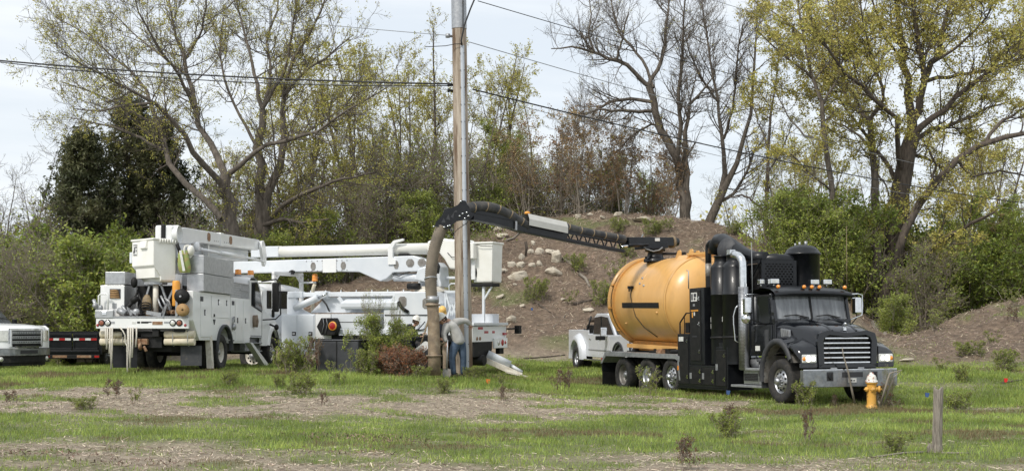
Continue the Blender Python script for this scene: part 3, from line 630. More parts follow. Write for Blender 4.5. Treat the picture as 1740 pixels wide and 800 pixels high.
# hood: lofted cross sections from cowl to nose
hd = MB(); rows = []
def hoodsec(x, zt, hw, zs, hs):  # half section mirrored: crown, shoulder, side
    pts = [(hs, zs), (hs*1.0, zs+.15), (hw*1.02, zt-.22), (hw*.93, zt-.10), (hw*.72, zt-.04), (hw*.36, zt-.01), (0, zt)]
    return [(x, -a, z) for a, z in pts]+[(x, a, z) for a, z in reversed(pts[:-1])]
for x, zt, hw, zs, hs in ((-.40,2.02,1.04,1.2,1.05),(-.25,2.0,1.03,1.2,1.03),(.05,1.95,.99,1.1,.97),(.4,1.88,.93,.95,.92),(.7,1.79,.86,.85,.88),(.86,1.70,.82,.84,.86),(.93,1.63,.80,.84,.84)):
    rows.append(hoodsec(x, zt, hw, zs, hs))
hd.grid(rows); HOOD = hd.build('hood', 'blackgloss', VT)
for s in (-1,1):
    MB().grid([[(x, s*(.34-.05*x), z+.004),(x, s*(.38-.05*x), z+.03),(x, s*(.42-.05*x), z-.004)] for x, z in ((-.35,1.99),(.05,1.94),(.4,1.87),(.7,1.78),(.86,1.69))]).build('hood_crease', 'blackgloss', HOOD)
# nose: surround, grille bars
nn_ = MB()
outer = [(-.80,.84),(-.83,1.45),(-.77,1.64),(-.55,1.705),(0,1.65),(.55,1.705),(.77,1.64),(.83,1.45),(.80,.84)]
inner = [(-.64,.92),(-.665,1.43),(-.62,1.54),(-.5,1.59),(0,1.545),(.5,1.59),(.62,1.54),(.665,1.43),(.64,.92)]
V = []; Fc = []
for x, sc in ((.90,0),(.985,0),(.985,1),(.90,1)):
    V += [(x, y, z) for y, z in (inner if sc else outer)]
k = 9
for a in range(3):
    for j in range(k-1): Fc.append((a*k+j, a*k+j+1, (a+1)*k+j+1, (a+1)*k+j))
Fc += [(0, k, 2*k, 3*k), (k-1, 2*k-1, 3*k-1, 4*k-1)]
nn_.add(V, Fc); nn_.box(.90,.985,-.80,.80,.835,.925); NOSE = nn_.build('grille_surround', 'blackgloss', VT, .012)
MB().box(.86,.90,-.70,.70,.86,1.62).build('radiator', 'blackdull', NOSE)
for k in range(6):
    z = 1.52-k*.112; hw = .60 if k == 0 else .64
    MB().box(.925,.96,-hw,hw,z-.019,z+.019).build('grille_bar', 'chrome', NOSE, .008)
for y in np.linspace(-.5,.5,9): MB().box(.90,.915,y-.008,y+.008,.93,1.52).build('grille_slat', 'blackdull', NOSE)
orn = MB().box(.80,.88,-.04,.04,1.70,1.76).tube([(.82,0,1.74),(.84,0,1.82),(.90,0,1.86),(.93,0,1.84)],[.035,.04,.035,.02],8).tube([(.84,-.02,1.80),(.86,-.035,1.74)],.014,5).tube([(.84,.02,1.80),(.86,.035,1.74)],.014,5)
orn.build('hood_ornament', 'chrome', VT)
# fenders
for s in (-1,1):
    fd = MB(); rows = []
    N_ = 15
    for i in range(N_):
        t_ = i/(N_-1); a = math.pi*(1.02-t_*.93)
        rx, rz = .70, .93
        x = rx*math.cos(a)+.02; z = .62+rz*math.sin(a)*.97
        if x > .55: z = max(z, 1.18+(.95-x)*.55)
        rows.append([(x, s*1.30, z-.10), (x, s*1.31, z-.02), (x*.98, s*1.27, z+.02), (x*.97, s*1.1, z+.05), (x*.95, s*.86, z+.16)])
    rows.append([(.98, s*1.29, 1.02),(.98, s*1.28, 1.12),(.98, s*1.24, 1.2),(.98, s*1.1, 1.26),(.97, s*.86, 1.32)])
    rows.append([(.985, s*1.28, .86),(.985, s*1.27, .87),(.985, s*1.22, .87),(.985, s*1.1, .87),(.985, s*.84, .87)])
    FD = fd.grid(rows).build('front_fender', 'blackgloss', VT)
    fl = MB(); rows = []
    for i in range(N_):
        t_ = i/(N_-1); a = math.pi*(1.04-t_*.88)
        x = .70*math.cos(a)+.02; z = .62+.90*math.sin(a)
        xi_ = .60*math.cos(a)+.02; zi_ = .60+.80*math.sin(a)
        rows.append([(x,s*1.30,z+.015),(x,s*1.345,z),(xi_,s*1.345,zi_),(xi_,s*1.26,zi_)])
    fl.grid(rows, True); fl.build('fender_flare', 'plastic', FD)
    MB().grid([[(.60*math.cos(a)+.02,s*1.28,.6+.8*math.sin(a)),(.60*math.cos(a)+.02,s*.75,.6+.8*math.sin(a))] for a in np.linspace(math.pi*1.05,math.pi*.15,14)]).build('wheel_liner', 'rimgrey', FD)
    hl = MB().box(.93,1.0,s*.86,s*1.26,.955,1.155).build('headlight', 'lens', VT, .03, 3)
    for y_, r_ in ((.96,.06),(1.09,.075)): MB().lathe([(.001,.022),(r_*.8,.016),(r_,0)], (1.0,s*y_,1.055), (1,0,0), 18).build('lit_bulb', 'lamp', hl)
    MB().lathe([(.001,.02),(.045,.01),(.05,0)], (1.0,s*1.205,1.05), (1,0,0), 12).build('turn_signal', 'amber', hl)
    MB().box(.90,.985,s*.84,s*1.28,.84,.95).build('headlight_base', 'plastic', VT, .02)
    v_ = MB()
    for k in range(5): v_.bar((-.15+k*.075,s*1.04,1.77-.01*k),(-.13+k*.075,s*1.035,1.57-.01*k),.035,.05,(0,1,0))
    v_.build('hood_vent', 'galv', HOOD)
    MB().box(-.66,-.62,s*1.30,s*.7,.35,1.0).build('splash_guard', 'plastic', VT)
# bumper
bb = MB().prism([(-1.28,.40),(-1.31,.43),(-1.31,.79),(1.27,.79),(1.27,.43),(1.24,.40)], 0, .98, 1.12)
BP = bb.build('bumper', 'bumper', VT, .012)
MB().box(1.0,1.11,-1.31,1.27,.792,.81).build('bumper_top_edge', 'chrome', BP)
MB().box(1.121,1.126,-.27,.30,.62,.74).build('step_slot', 'ink', BP)
for y in (-.60,.62):
    MB().box(1.121,1.126,y-.09,y+.09,.54,.75).build('hook_slot', 'ink', BP, .03)
    MB().tube([(1.14,y-.04,.72),(1.15,y-.05,.62),(1.16,y,.57),(1.15,y+.05,.62),(1.14,y+.04,.72)],.015,6).build('tow_hook', 'blackdull', BP)
pl = MB().box(1.126,1.131,-.10,.12,.50,.60).build('licence_plate', 'sticker', BP)
MB().box(1.131,1.133,-.05,.0,.53,.57).box(1.131,1.133,.03,.07,.53,.56).build('plate_print', 'ink', pl)
for y in (-.4,.35): MB().bar((.98,y-.08,.83),(.98,y+.08,.83),.05,.03).build('grab_handle', 'galv', VT)
# steps, fuel tank, battery box
ST = MB().box(-2.2,-.72,-1.22,-.95,.34,.40).build('cab_step', 'galv', VT, .008)
MB().box(-1.75,-.72,-1.22,-.9,.76,.82).build('cab_step', 'galv', VT, .008)
bx = MB().box(-1.70,-.95,-1.15,-.5,.42,.76).build('battery_box', 'alu', VT, .01)
mg = MB()
for k in range(16): mg.box(-1.66+k*.04,-1.648+k*.04,-1.158,-1.152,.50,.68)
for k in range(5): mg.box(-1.66,-1.05,-1.156,-1.150,.50+k*.04,.512+k*.04)
mg.build('vent_mesh', 'blackdull', bx)
MB().box(-.95,-.72,-1.18,-.6,.42,.9).build('air_tank_bracket', 'galv', VT, .01)
MB().cyl((-.95,-1.12,.62),(-.95,-1.12,.98),.06,12).lathe([(.1,0),(.11,.05),(.08,.08),(.01,.09)],(-.95,-1.12,.97),n=14).build('oil_filler', 'plastic', VT)
MB().cyl((-1.6,-.9,.95),(-1.0,-.9,.95),.13,14).build('air_tank', 'galv', VT)
MB().box(-4.9,-1.0,-.5,.5,.35,.8).build('under_frame_gear', 'blackdull', VT)
# ---------------- boom: traced in world space, then parented
def bY(px): t_ = (1062-px)/(1062-790); return 1/((1-t_)/36.4+t_/32.0)
def bp_(px, py, dy=0): return to_local(VT, at(px, py, bY(px)+dy))
bs = MB(); bc = to_local(VT, at(1113, 412, 37.1))
bs.lathe([(.34,3.86),(.34,3.95),(.24,3.97),(.22,4.15),(.30,4.17),(.30,4.25)], (bc.x, bc.y, 0), n=24).build('boom_turntable', 'black', VT)
BM = MB()
a0, a1 = to_local(VT, at(1138, 411, 37.6)), to_local(VT, at(1062, 411, 36.4))
BM.bar(a0, a1, .34, .26)
BM.bar(to_local(VT, at(1128, 417, 37.4)), to_local(VT, at(1085, 419, 36.8)), .38, .18)
BOOM = BM.build('boom_base', 'black', VT, .015)
MB().cyl(to_local(VT, at(1150, 411, 37.8)), to_local(VT, at(1136, 411, 37.6)), .13, 16, r2=.13).build('suction_inlet', 'black', BOOM)
MB().cyl(to_local(VT, at(1143, 411, 37.7)), to_local(VT, at(1139, 411, 37.64)), .19, 20).build('inlet_flange', 'hosetan', BOOM)
MB().cyl(to_local(VT, at(1100, 415, 36.75)), to_local(VT, at(1068, 417, 36.2)), .055, 12).build('lift_cylinder', 'black', BOOM)
MB().cyl(to_local(VT, at(1070, 417, 36.2)), to_local(VT, at(1056, 419, 36.05)), .03, 10).build('cylinder_rod', 'chrome', BOOM)
q = at(1121, 407, 37.0); q2 = at(1113, 407, 36.95)
MB().bar(to_local(VT, q), to_local(VT, q2), .02, .09).build('notice', 'sticker', BOOM)
MB().tube([to_local(VT, at(a, b_, 36.7)) for a, b_ in ((1093,398),(1089,405),(1090,415),(1098,423),(1110,427),(1120,425),(1126,420))], .02, 6).build('hydraulic_hose', 'wiregrey', BOOM)
MB().tube([to_local(VT, at(a, b_, 37.2)) for a, b_ in ((1096,438),(1110,437),(1128,431),(1148,431),(1165,430))], .04, 6).build('tank_hose', 'blackdull', VT)
TB = MB()
def chord(pts, dy, w_, h_):
    for (a, b_), (c_, d_) in zip(pts, pts[1:]): TB.bar(bp_(a, b_, dy), bp_(c_, d_, dy), w_, h_)
for dy in (-.12, .12):
    chord([(1062,408),(960,391.5),(880,376),(800,361)], dy, .05, .17)
    chord([(1060,427),(960,407),(890,392)], dy, .05, .10)
    for k in range(12):
        x_ = 1056-k*14.5; yt = 406-(1062-x_)*.158; yb = 427-(1060-x_)*.205
        TB.bar(bp_(x_, yb, dy), bp_(x_-7, 406-(1062-x_+7)*.158, dy), .03, .03); TB.bar(bp_(x_-7, yt, dy), bp_(x_-14, yb-2.9, dy), .03, .03)
chord([(890,391),(860,381),(830,374),(800,368)], 0, .24, .17)
chord([(1062,408),(960,392),(880,377),(802,362)], 0, .26, .03)
chord([(1058,428),(960,408.5),(885,393)], 0, .26, .03)
TB.bar(bp_(960,399,0), bp_(885,385,0), .2, .28)
BOOMT = TB.build('lattice_boom', 'black', VT)
MB().bar(bp_(876,376,-.17), bp_(876,391,-.17), .12, .05, (0,1,0)).build('boom_clamp', 'galv', BOOMT)
# hose with ribs
def catmull(pts, k=8):
    P = [Vector(p) for p in pts]; P = [P[0]*2-P[1]]+P+[P[-1]*2-P[-2]]; o = []
    for i in range(1, len(P)-2):
        for j in range(k):
            t_ = j/k; a, b_, c_, d_ = P[i-1:i+3]
            o.append(.5*((2*b_)+(c_-a)*t_+(2*a-5*b_+4*c_-d_)*t_*t_+(3*b_-a-3*c_+d_)*t_**3))
    o.append(P[-2]); return o
def ribbed(path, r_, pitch, n=18, amp=.010):
    P = catmull(path, 10); L_ = sum((a-b_).length for a, b_ in zip(P, P[1:])); m_ = int(L_/pitch)*2; 
    cum = [0]
    for a, b_ in zip(P, P[1:]): cum.append(cum[-1]+(b_-a).length)
    out_ = []; j = 0
    for i in range(m_+1):
        d_ = L_*i/m_
        while j < len(P)-2 and cum[j+1] < d_: j += 1
        t_ = (d_-cum[j])/max(1e-6, cum[j+1]-cum[j]); out_.append(P[j].lerp(P[j+1], min(1, t_)))
    return out_, [r_+(amp if i % 2 else -amp) for i in range(len(out_))]
def hosering(parent, path, k0, step, r_, m_='hosetan'):
    P = path
    for i in range(k0, len(P)-2, step):
        d_ = (P[i+1]-P[i]).normalized(); u = d_.cross(Vector((0,1,0))).normalized(); tt = (d_+u*.35).normalized()
        MB().lathe([(r_-.012,-.018),(r_+.009,-.014),(r_+.009,.014),(r_-.012,.018)], P[i], tt, 18).build('hose_band', m_, parent)
for seg, k0, st_ in (([(792,356),(812,352),(835,354),(860,364),(880,376),(895,384)], 8, 9), ([(955,385),(985,393),(1020,400),(1060,407)], 8, 10)):
    pth, rr_ = ribbed([bp_(a, b_, -.02) for a, b_ in seg], .145 if k0 == 8 and seg[0][0] < 900 else .125, .05)
    HS = MB().tube(pth, rr_, 18).build('suction_hose', 'hose', VT); hosering(HS, pth, k0, st_*2, .15 if seg[0][0] < 900 else .13)
cv = MB(); A_, B_ = at(891,374,bY(891)), at(957,388,bY(957)); 
pa, pb = to_local(VT, A_), to_local(VT, B_); dd_ = (pb-pa).normalized(); sd2 = dd_.cross(Vector((0,0,1))).normalized(); up2 = sd2.cross(dd_)
sec = [(-.19,-.15),(-.19,.02),(-.12,.17),(.12,.17),(.19,.02),(.19,-.15)]
cv.grid([[p+sd2*a+up2*b_ for a, b_ in sec] for p in (pa, pb)], False)
cv.build('hose_cover', 'beige', VT)
MB().sphere(bp_(896,362,0), .08, .08, .05, 12, 6).build('beacon_lamp', 'orangeplastic', VT)
# head plates
hp_ = [(738,384),(742,376),(751,366),(756,355),(768,353),(778,348),(784,340),(791,341),(795,350),(801,360),(805,366),(799,373),(788,374),(776,376),(768,383),(766,389),(757,389),(748,387)]
for dy in (-.17, .17):
    b_ = MB(); fr_ = [to_local(VT, at(x, y, 32.0+dy-.012)) for x, y in hp_]; bk_ = [to_local(VT, at(x, y, 32.0+dy+.012)) for x, y in hp_]; n_ = len(hp_)
    b_.add(fr_+bk_, [tuple(range(n_)), tuple(range(2*n_-1, n_-1, -1))]+[(i, i+n_, (i+1)%n_+n_, (i+1)%n_) for i in range(n_)])
    HP = b_.build('head_plate', 'black', VT)
    if dy < 0:
        for tri in (((750,378),(757,378),(754,370)),((758,372),(765,374),(762,364)),((766,368),(770,371),(772,360)),((770,361),(777,360),(775,357))):
            MB().add([to_local(VT, at(x, y, 32.0+dy-.016)) for x, y in tri], [(0,1,2)]).build('cutout', 'plastic', HP)
        for x, y in ((781,367),(786,363),(793,361),(796,367),(790,371),(783,342),(755,386),(761,384),(764,383),(737,385)):
            MB().lathe([(.001,.03),(.022,.03),(.026,0)], to_local(VT, at(x, y, 32.0+dy-.012)), to_local(VT, at(x,y,31))-to_local(VT, at(x,y,32)), 8).build('bolt', 'chrome', HP)
MB().tube([to_local(VT, at(x, y, 32.0)) for x, y in ((794,354),(780,358),(768,364),(758,374),(752,386))], .13, 14).build('hose_elbow', 'blackdull', VT)
MB().tube([to_local(VT, at(x, y, 31.7)) for x, y in ((797,372),(794,378),(786,384),(777,390),(770,398))], .009, 5).build('chain', 'blackdull', VT)
pth, rr_ = ribbed([to_local(VT, at(x, y, 31.95)) for x, y in ((752,384),(746,398),(739,420),(734,445),(732,475),(733,500),(735,518))], .150, .055)
DH = MB().tube(pth, rr_, 20).build('drop_hose', 'hosebrown', VT)
hosering(DH, pth, 50, 400, .16, 'galv')
nz2 = [(735,513,.155),(735,518,.155),(736,530,.15),(738,600,.16),(738,637,.165)]
NZ = MB().tube([to_local(VT, at(x, y, 31.95)) for x, y, _ in nz2], [r_ for *_, r_ in nz2], 22).build('suction_nozzle', 'nozzle', VT)
for x, y in ((735,518),(737.5,604)):
    p_ = to_local(VT, at(x, y, 31.95)); MB().lathe([(.14,-.02),(.20,-.02),(.20,.02),(.14,.02)], p_, (0,0,1), 22).build('flange', 'nozzle', NZ)
MB().tube([to_local(VT, at(x, y, 31.95)) for x, y in ((735,503),(735,514))], .165, 20).build('hose_collar', 'galv', NZ)
# ================================================================== left bucket truck (seen from behind)
BT = empty('bucket_truck', (-9.52, 36.1, .52), 85, -1)
tag(BT, 'white bucket truck parked with its cluttered rear deck and folded boom towards us', 'bucket truck')
for s in (-1, 1):
    wheel(BT, 0, s*1.06, .52, s, 'concave', rim='rimwhite', W=.28); wheel(BT, 0, s*.74, .52, -s, 'concave', rim='rimwhite', W=.28)
    wheel(BT, 5.3, s*1.04, .50, s, 'pick', Rr=.50, rim='rimwhite', W=.28)
f = MB()
for s in (-1,1): f.box(-2.4,5.8,s*.42-.04,s*.42+.04,.75,1.0)
f.box(-2.4,2.3,-.9,.9,.98,1.1).cyl((0,-1,.52),(0,1,.52),.1,10).cyl((5.3,-1,.5),(5.3,1,.5),.08,10).box(-2.2,-1.0,-.5,.5,.55,.95).box(1.0,2.3,-1.0,1.0,.55,.85)
f.build('chassis_frame', 'blackdull', BT)
DK = MB().box(-2.62,2.3,-1.12,1.36,1.44,1.50).build('deck', 'deck', BT)
tb = MB().box(-2.68,-2.60,-1.15,1.40,1.17,1.45).build('tailboard', 'white', BT, .012)
for y, m_ in ((1.24,'amber'),(1.07,'lens'),(-.72,'lens'),(-.90,'amber')):
    l = MB().lathe([(.001,.02),(.065,.015),(.075,.01),(.085,.02),(.09,0)], (-2.68,y,1.32), (-1,0,0), 20).build('tail_lamp', 'blackdull', tb)
    MB().lathe([(.001,.03),(.05,.026),(.062,.02)], (-2.68,y,1.32), (-1,0,0), 18).build('lens', m_ if m_ == 'lens' else 'taildull', l)
for y in (1.35,-1.06): MB().lathe([(.001,.02),(.035,.015),(.04,0)], (-2.68,y,1.26), (-1,0,0), 12).build('side_marker', 'red', tb)
for y, w_, h_, m_ in ((.05,.10,.05,'blackdull'),(-.30,.14,.09,'rust'),(.35,.05,.06,'sticker'),(.22,.04,.05,'blackdull'),(.98,.10,.06,'galv'),(-.6,.12,.05,'galv'),(-.08,.06,.03,'ink')):
    MB().box(-2.687,-2.68,y-w_,y+w_,1.36-h_,1.36).build('plate', m_, tb)
MB().box(-2.70,-2.62,.92,1.42,1.45,1.66).build('step_box', 'tread', BT, .01); MB().box(-2.712,-2.70,1.10,1.22,1.53,1.62).build('step_latch', 'chrome', BT, .01)
MB().box(-2.69,-2.62,-1.12,.92,1.452,1.50).build('deck_edge', 'galv', BT)
# tread-plate ribs and diamond pattern geometry
def ribs(parent, x0, x1, y, z0, z1, pitch=.035, nrm=(0,-1)):
    r_ = MB(); z = z0+.01
    while z < z1-.01:
        r_.box(x0+.01,x1-.01,y-.006 if nrm[1] < 0 else y, y if nrm[1] < 0 else y+.006, z, z+pitch*.5); z += pitch
    return r_.build('rib', 'tread', parent, recalc=False, stuff=True)
def diamonds(parent, x, y0, y1, z0, z1):
    d_ = MB(); k = 0; z = z0+.03
    while z < z1-.02:
        y = y0+.03+(.025 if k % 2 else 0)
        while y < y1-.02:
            d_.add([(x-.004,y-.018,z),(x-.004,y,z+.007),(x-.004,y+.018,z),(x-.004,y,z-.007)],[(0,1,2,3)]); y += .05
        z += .035; k += 1
    return d_.build('diamond_tread', 'alu', parent, recalc=False, stuff=True)
def utility_door(par, x0, x1, z0, z1, y=-1.25, latch=None, m_='white'):
    d_ = MB().box(x0,x1,y-.014,y,z0,z1).build('compartment_door', m_, par, .008)
    for lx, lz in (latch or []):
        MB().box(lx-.05,lx+.05,y-.022,y-.014,lz-.08,lz+.08).build('latch_plate', 'blackdull', d_, .01)
        MB().box(lx-.025,lx+.025,y-.032,y-.022,lz-.05,lz+.04).build('latch_handle', 'chrome', d_)
    return d_
def arch_panel(x0, x1, z0, z1, xc, r_, zc_, y0, y1, slope=None):
    # side panel with a wheel arch cut out of its lower edge, optional sloped rear corner
    pts = [(x1, z0)]; pts += [(x1, z1), (x0, z1)]
    pts += slope if slope else [(x0, z0)]
    a0 = math.asin(max(-1, min(1, (z0-zc_)/r_)))
    for i in range(13):
        a = math.pi-a0-(math.pi-2*a0)*i/12; pts.append((xc+r_*math.cos(a), zc_+r_*math.sin(a)))
    return MB().prism(pts, 1, y0, y1)
SB = arch_panel(-2.62,.56,.86,2.18,0,.64,.62,-1.25,-.85,[(-2.62,1.50),(-2.62,1.40),(-2.10,.86)]).build('side_body', 'white', BT, .01)
utility_door(SB,-2.02,-1.20,.95,2.10,latch=[(-1.72,1.62)]); utility_door(SB,-1.14,.48,1.50,2.10,latch=[(-.55,1.94),(.18,1.94)])
MB().box(-2.05,-1.85,-1.268,-1.25,1.92,2.05).build('sign_plate', 'ink', SB)
MB().prism([(-.98,1.45),(-.80,1.45),(-.89,1.30)],1,-1.268,-1.25).build('triangle_sticker', 'ink', SB)
MB().box(-.98,-.85,-1.268,-1.25,1.52,1.60).build('sign_plate', 'blackdull', SB)
ar = MB(); ar.grid([[(r_*math.cos(a), y, .62+r_*math.sin(a)) for r_, y in ((.70,-1.25),(.70,-1.31),(.62,-1.31),(.62,-1.2))] for a in np.linspace(-.1,math.pi+.1,20)]); ar.build('arch_trim', 'plastic', SB)
LBd = MB().box(.60,2.50,-1.25,-.85,.78,2.13).build('front_body', 'white', BT, .01)
utility_door(LBd,1.02,1.75,.84,2.06,latch=[(1.22,1.46)]); utility_door(LBd,1.80,2.44,.84,2.06,latch=[(2.02,1.46)])
MB().box(.72,.92,-1.262,-1.25,1.90,2.02).box(.70,.95,-1.258,-1.25,.84,.88).build('notice', 'ink', LBd)
bagm = MB().sphere((.80,-1.30,1.26),.13,.05,.10,10,6).tube([(.72,-1.28,1.3),(.74,-1.28,1.52),(.84,-1.28,1.56),(.88,-1.28,1.40)],.02,5); 
tag(bagm.build('hanging_shackle', 'galv', None), 'grey shackle and cord hanging on the side body of the left bucket truck', 'shackle')
_o = bpy.data.objects['hanging_shackle']; _o.location = BT.location; _o.rotation_euler = BT.rotation_euler
FB = MB().box(-2.40,2.50,.95,1.40,.95,2.34).build('far_side_body', 'white', BT, .01)
RW = MB().box(-2.44,-2.40,.72,1.28,1.50,2.34).build('rear_cabinet_face', 'white', FB, .008); 
MB().box(-2.40,-1.6,.72,.95,1.50,2.34).build('inner_cabinet', 'tread', BT)
MB().box(-2.450,-2.44,.82,1.12,1.98,2.24).build('open_bin', 'ink', RW)
for k in range(5): MB().tube([(-2.455,.84+.01*k,2.0+.045*k),(-2.47,.97,1.985+.05*k+.02),(-2.455,1.10,2.01+.045*k)],.018,6).build('rope_coil', 'ply', RW)
MB().box(-2.452,-2.44,.93,1.05,1.72,1.86).build('latch_plate', 'galv', RW, .01)
XB = MB().box(-2.44,1.0,.70,1.25,2.36,2.70).build('top_box', 'tread', BT, .01); diamonds(XB,-2.44,.70,1.25,2.37,2.69); ribs(XB,-2.4,1.0,.70,2.37,2.69)
BX = MB().box(-2.10,.54,-1.36,-.89,2.19,2.66).build('tool_chest', 'tread', BT, .008); ribs(BX,-2.09,.53,-1.36,2.19,2.66); diamonds(BX,-2.10,-1.36,-.89,2.19,2.66)
BX2 = MB().box(-2.09,.53,-1.355,-.90,2.675,3.16).build('tool_chest', 'tread', BT, .008); ribs(BX2,-2.08,.52,-1.355,2.68,3.15)
BX3 = MB().box(.60,2.40,-1.24,-.85,2.135,2.58).build('tool_chest', 'galv', BT, .008); ribs(BX3,.62,1.6,-1.24,2.14,2.57,.07); MB().box(1.5,2.40,-1.26,-1.24,2.36,2.39).box(1.0,2.40,-1.26,-1.24,2.55,2.58).build('lid_edge', 'alu', BX3)
# cab
cabm = MB(); rows = []
for x, z in ((2.62,.95),(2.62,2.75),(2.75,2.86),(3.2,2.88),(3.5,2.80),(3.72,2.6),(4.15,1.95),(4.4,1.85),(5.0,1.72),(5.6,1.52),(5.9,1.30),(5.98,.9),(5.9,.7)):
    rows.append([(x, y*(1.20 if x < 4.2 else 1.12-.05*(x-4.2)), z-(.06*abs(y)**4)) for y in np.linspace(-1,1,9)])
cabm.grid(rows); CB1 = cabm.build('cab', 'white', BT)
for s in (-1,1):
    sd_ = MB(); sd_.prism([(2.62,.95),(2.62,2.72),(3.45,2.74),(3.72,2.55),(4.12,1.92),(4.3,1.80),(5.6,1.48),(5.9,1.25),(5.9,1.05)]+[(5.3+.60*math.cos(a), .62+.58*math.sin(a)) for a in np.linspace(.65,math.pi-.3,9)]+[(4.55,.70),(3.9,.70),(3.9,.95)],1,s*1.14,s*1.21).build('cab_side', 'white', CB1)
    MB().prism([(2.80,1.98),(2.82,2.62),(3.38,2.66),(3.60,2.46),(3.92,1.86),(3.86,1.80)],1,s*1.211,s*1.222).build('door_window', 'glass', CB1)
    MB().prism([(2.76,1.94),(2.78,2.66),(3.40,2.70),(3.64,2.48),(3.98,1.84),(3.88,1.76)],1,s*1.211,s*1.217).build('window_seal', 'blackdull', CB1)
    MB().box(2.72,3.92,s*1.211,s*1.216,1.0,1.02).box(3.92,3.935,s*1.211,s*1.216,1.0,1.8).build('door_seam', 'plastic', CB1, stuff=True)
    MB().grid([[(5.3+r_*math.cos(a), s*y, .55+r_*1.18*math.sin(a)) for r_, y in ((.80,1.0),(.74,1.22),(.66,1.28),(.60,1.26))] for a in np.linspace(.15,math.pi-.2,16)]).build('front_fender', 'white', CB1)
    MB().grid([[(5.3+.6*math.cos(a), s*1.2, .55+.7*math.sin(a)),(5.3+.6*math.cos(a), s*.6, .55+.7*math.sin(a))] for a in np.linspace(.15,math.pi-.2,12)]).build('wheel_liner', 'plastic', CB1)
MB().tube([(3.0,-1.25,1.65),(3.02,-1.26,1.45),(3.02,-1.25,1.28)],[.10,.12,.10],8).build('arm_pad', 'deck', BT)
mr = MB().box(4.02,4.14,-1.72,-1.50,1.78,2.72).build('mirror', 'blackdull', BT, .04, 3)
MB().tube([(4.05,-1.15,2.75),(4.08,-1.62,2.82),(4.08,-1.75,2.72),(4.08,-1.78,1.7),(4.08,-1.62,1.55),(4.02,-1.15,1.52)],.022,8).build('mirror_frame', 'blackdull', mr)
MB().box(3.98,4.05,-1.60,-1.50,1.6,1.85).build('convex_mirror', 'blackdull', mr, .03)
MB().tube([(4.7,-1.24,1.4),(4.75,-1.4,1.32)],.03,6).sphere((4.78,-1.45,1.30),.08,.08,.1,8,5).build('fender_mirror', 'blackdull', BT)
for k, z in enumerate((.55,.80,.98)): MB().box(2.7,3.9,-1.24,-.9,z-.03,z).build('cab_step', 'galv', BT, .008)
MB().box(2.7,4.3,-1.05,-.6,.5,.95).build('fuel_tank', 'galv', BT, .02)
MB().cyl((1.6,-.55,2.84),(3.1,-.55,2.84),.13,16).build('roof_tube', 'white', BT)
for x, y in ((2.9,-.75),(3.4,-1.0)):
    MB().lathe([(.10,0),(.10,.06),(.11,.07)], (x,y,2.84), n=16).build('beacon_base', 'galv', BT)
    MB().lathe([(.095,.07),(.10,.10),(.095,.22),(.01,.235)], (x,y,2.84), n=16).build('beacon', 'amber', BT)
MB().box(3.3,3.36,-1.1,1.1,2.86,2.92).build('light_bar', 'white', BT)
# outriggers
o1 = MB().bar((-1.15,-1.18,1.0),(-1.15,-1.24,.08),.16,.16).build('rear_outrigger', 'rimwhite', BT, .01); MB().box(-1.35,-.95,-1.42,-1.08,.0,.06).build('outrigger_foot', 'rust', o1, .01)
o2 = MB().prism([(2.0,.80),(2.25,.80),(4.0,.12),(4.0,.03),(3.7,.03)],1,-1.42,-1.24).build('front_outrigger', 'white', BT, .01); MB().box(3.6,4.2,-1.55,-1.2,-.06,0).build('outrigger_foot', 'white', o2, .01)
# rear underside
MB().box(-2.30,-2.28,-1.38,-.80,.18,.72).build('mud_flap', 'plastic', BT); MB().box(-2.30,-2.28,.40,1.08,.12,.72).build('mud_flap', 'black', BT)
for y, z in ((-.42,1.02),(-.42,.83)):
    pass
for (y0, y1), zs in (((-1.24,-.42),(1.02,.82)),((.55,1.36),(1.02,.82))):
    for z in zs: MB().tube([(-2.45,y0,z),(-2.45,y1,z)],.095,16).build('storage_tube', 'pvc', BT)
    for k in (.2,.7): MB().tube([(-2.45+.1*math.cos(a), y0+(y1-y0)*k, .92+.22*math.sin(a)) for a in np.linspace(0,6.28,13)],.012,5).build('tube_strap', 'galv', BT)
hc = MB().box(-2.5,-2.3,-.35,.45,.66,.95).box(-2.55,-2.3,-.2,.2,.95,1.05).cyl((-2.6,.22,.72),(-2.5,.22,.72),.14,10); hc.build('hitch_beam', 'blackdull', BT)
MB().box(-2.62,-2.5,.0,.36,.74,.90).lathe([(.05,-.05),(.10,-.03),(.10,.03),(.05,.05)],(-2.64,.18,.70),(0,1,0),12).cyl((-2.62,.1,.7),(-2.62,.02,.56),.04,8).build('pintle_hitch', 'rust', BT, .02)
for y in (.62,-.22): MB().box(-2.62,-2.5,y-.09,y+.09,.95,1.16).build('trailer_socket', 'blackdull', BT, .015)
MB().box(-2.60,-2.5,.75,1.1,1.10,1.17).build('under_light', 'blackdull', BT); MB().box(-2.60,-2.5,-1.0,-.72,1.08,1.17).build('under_light', 'blackdull', BT)
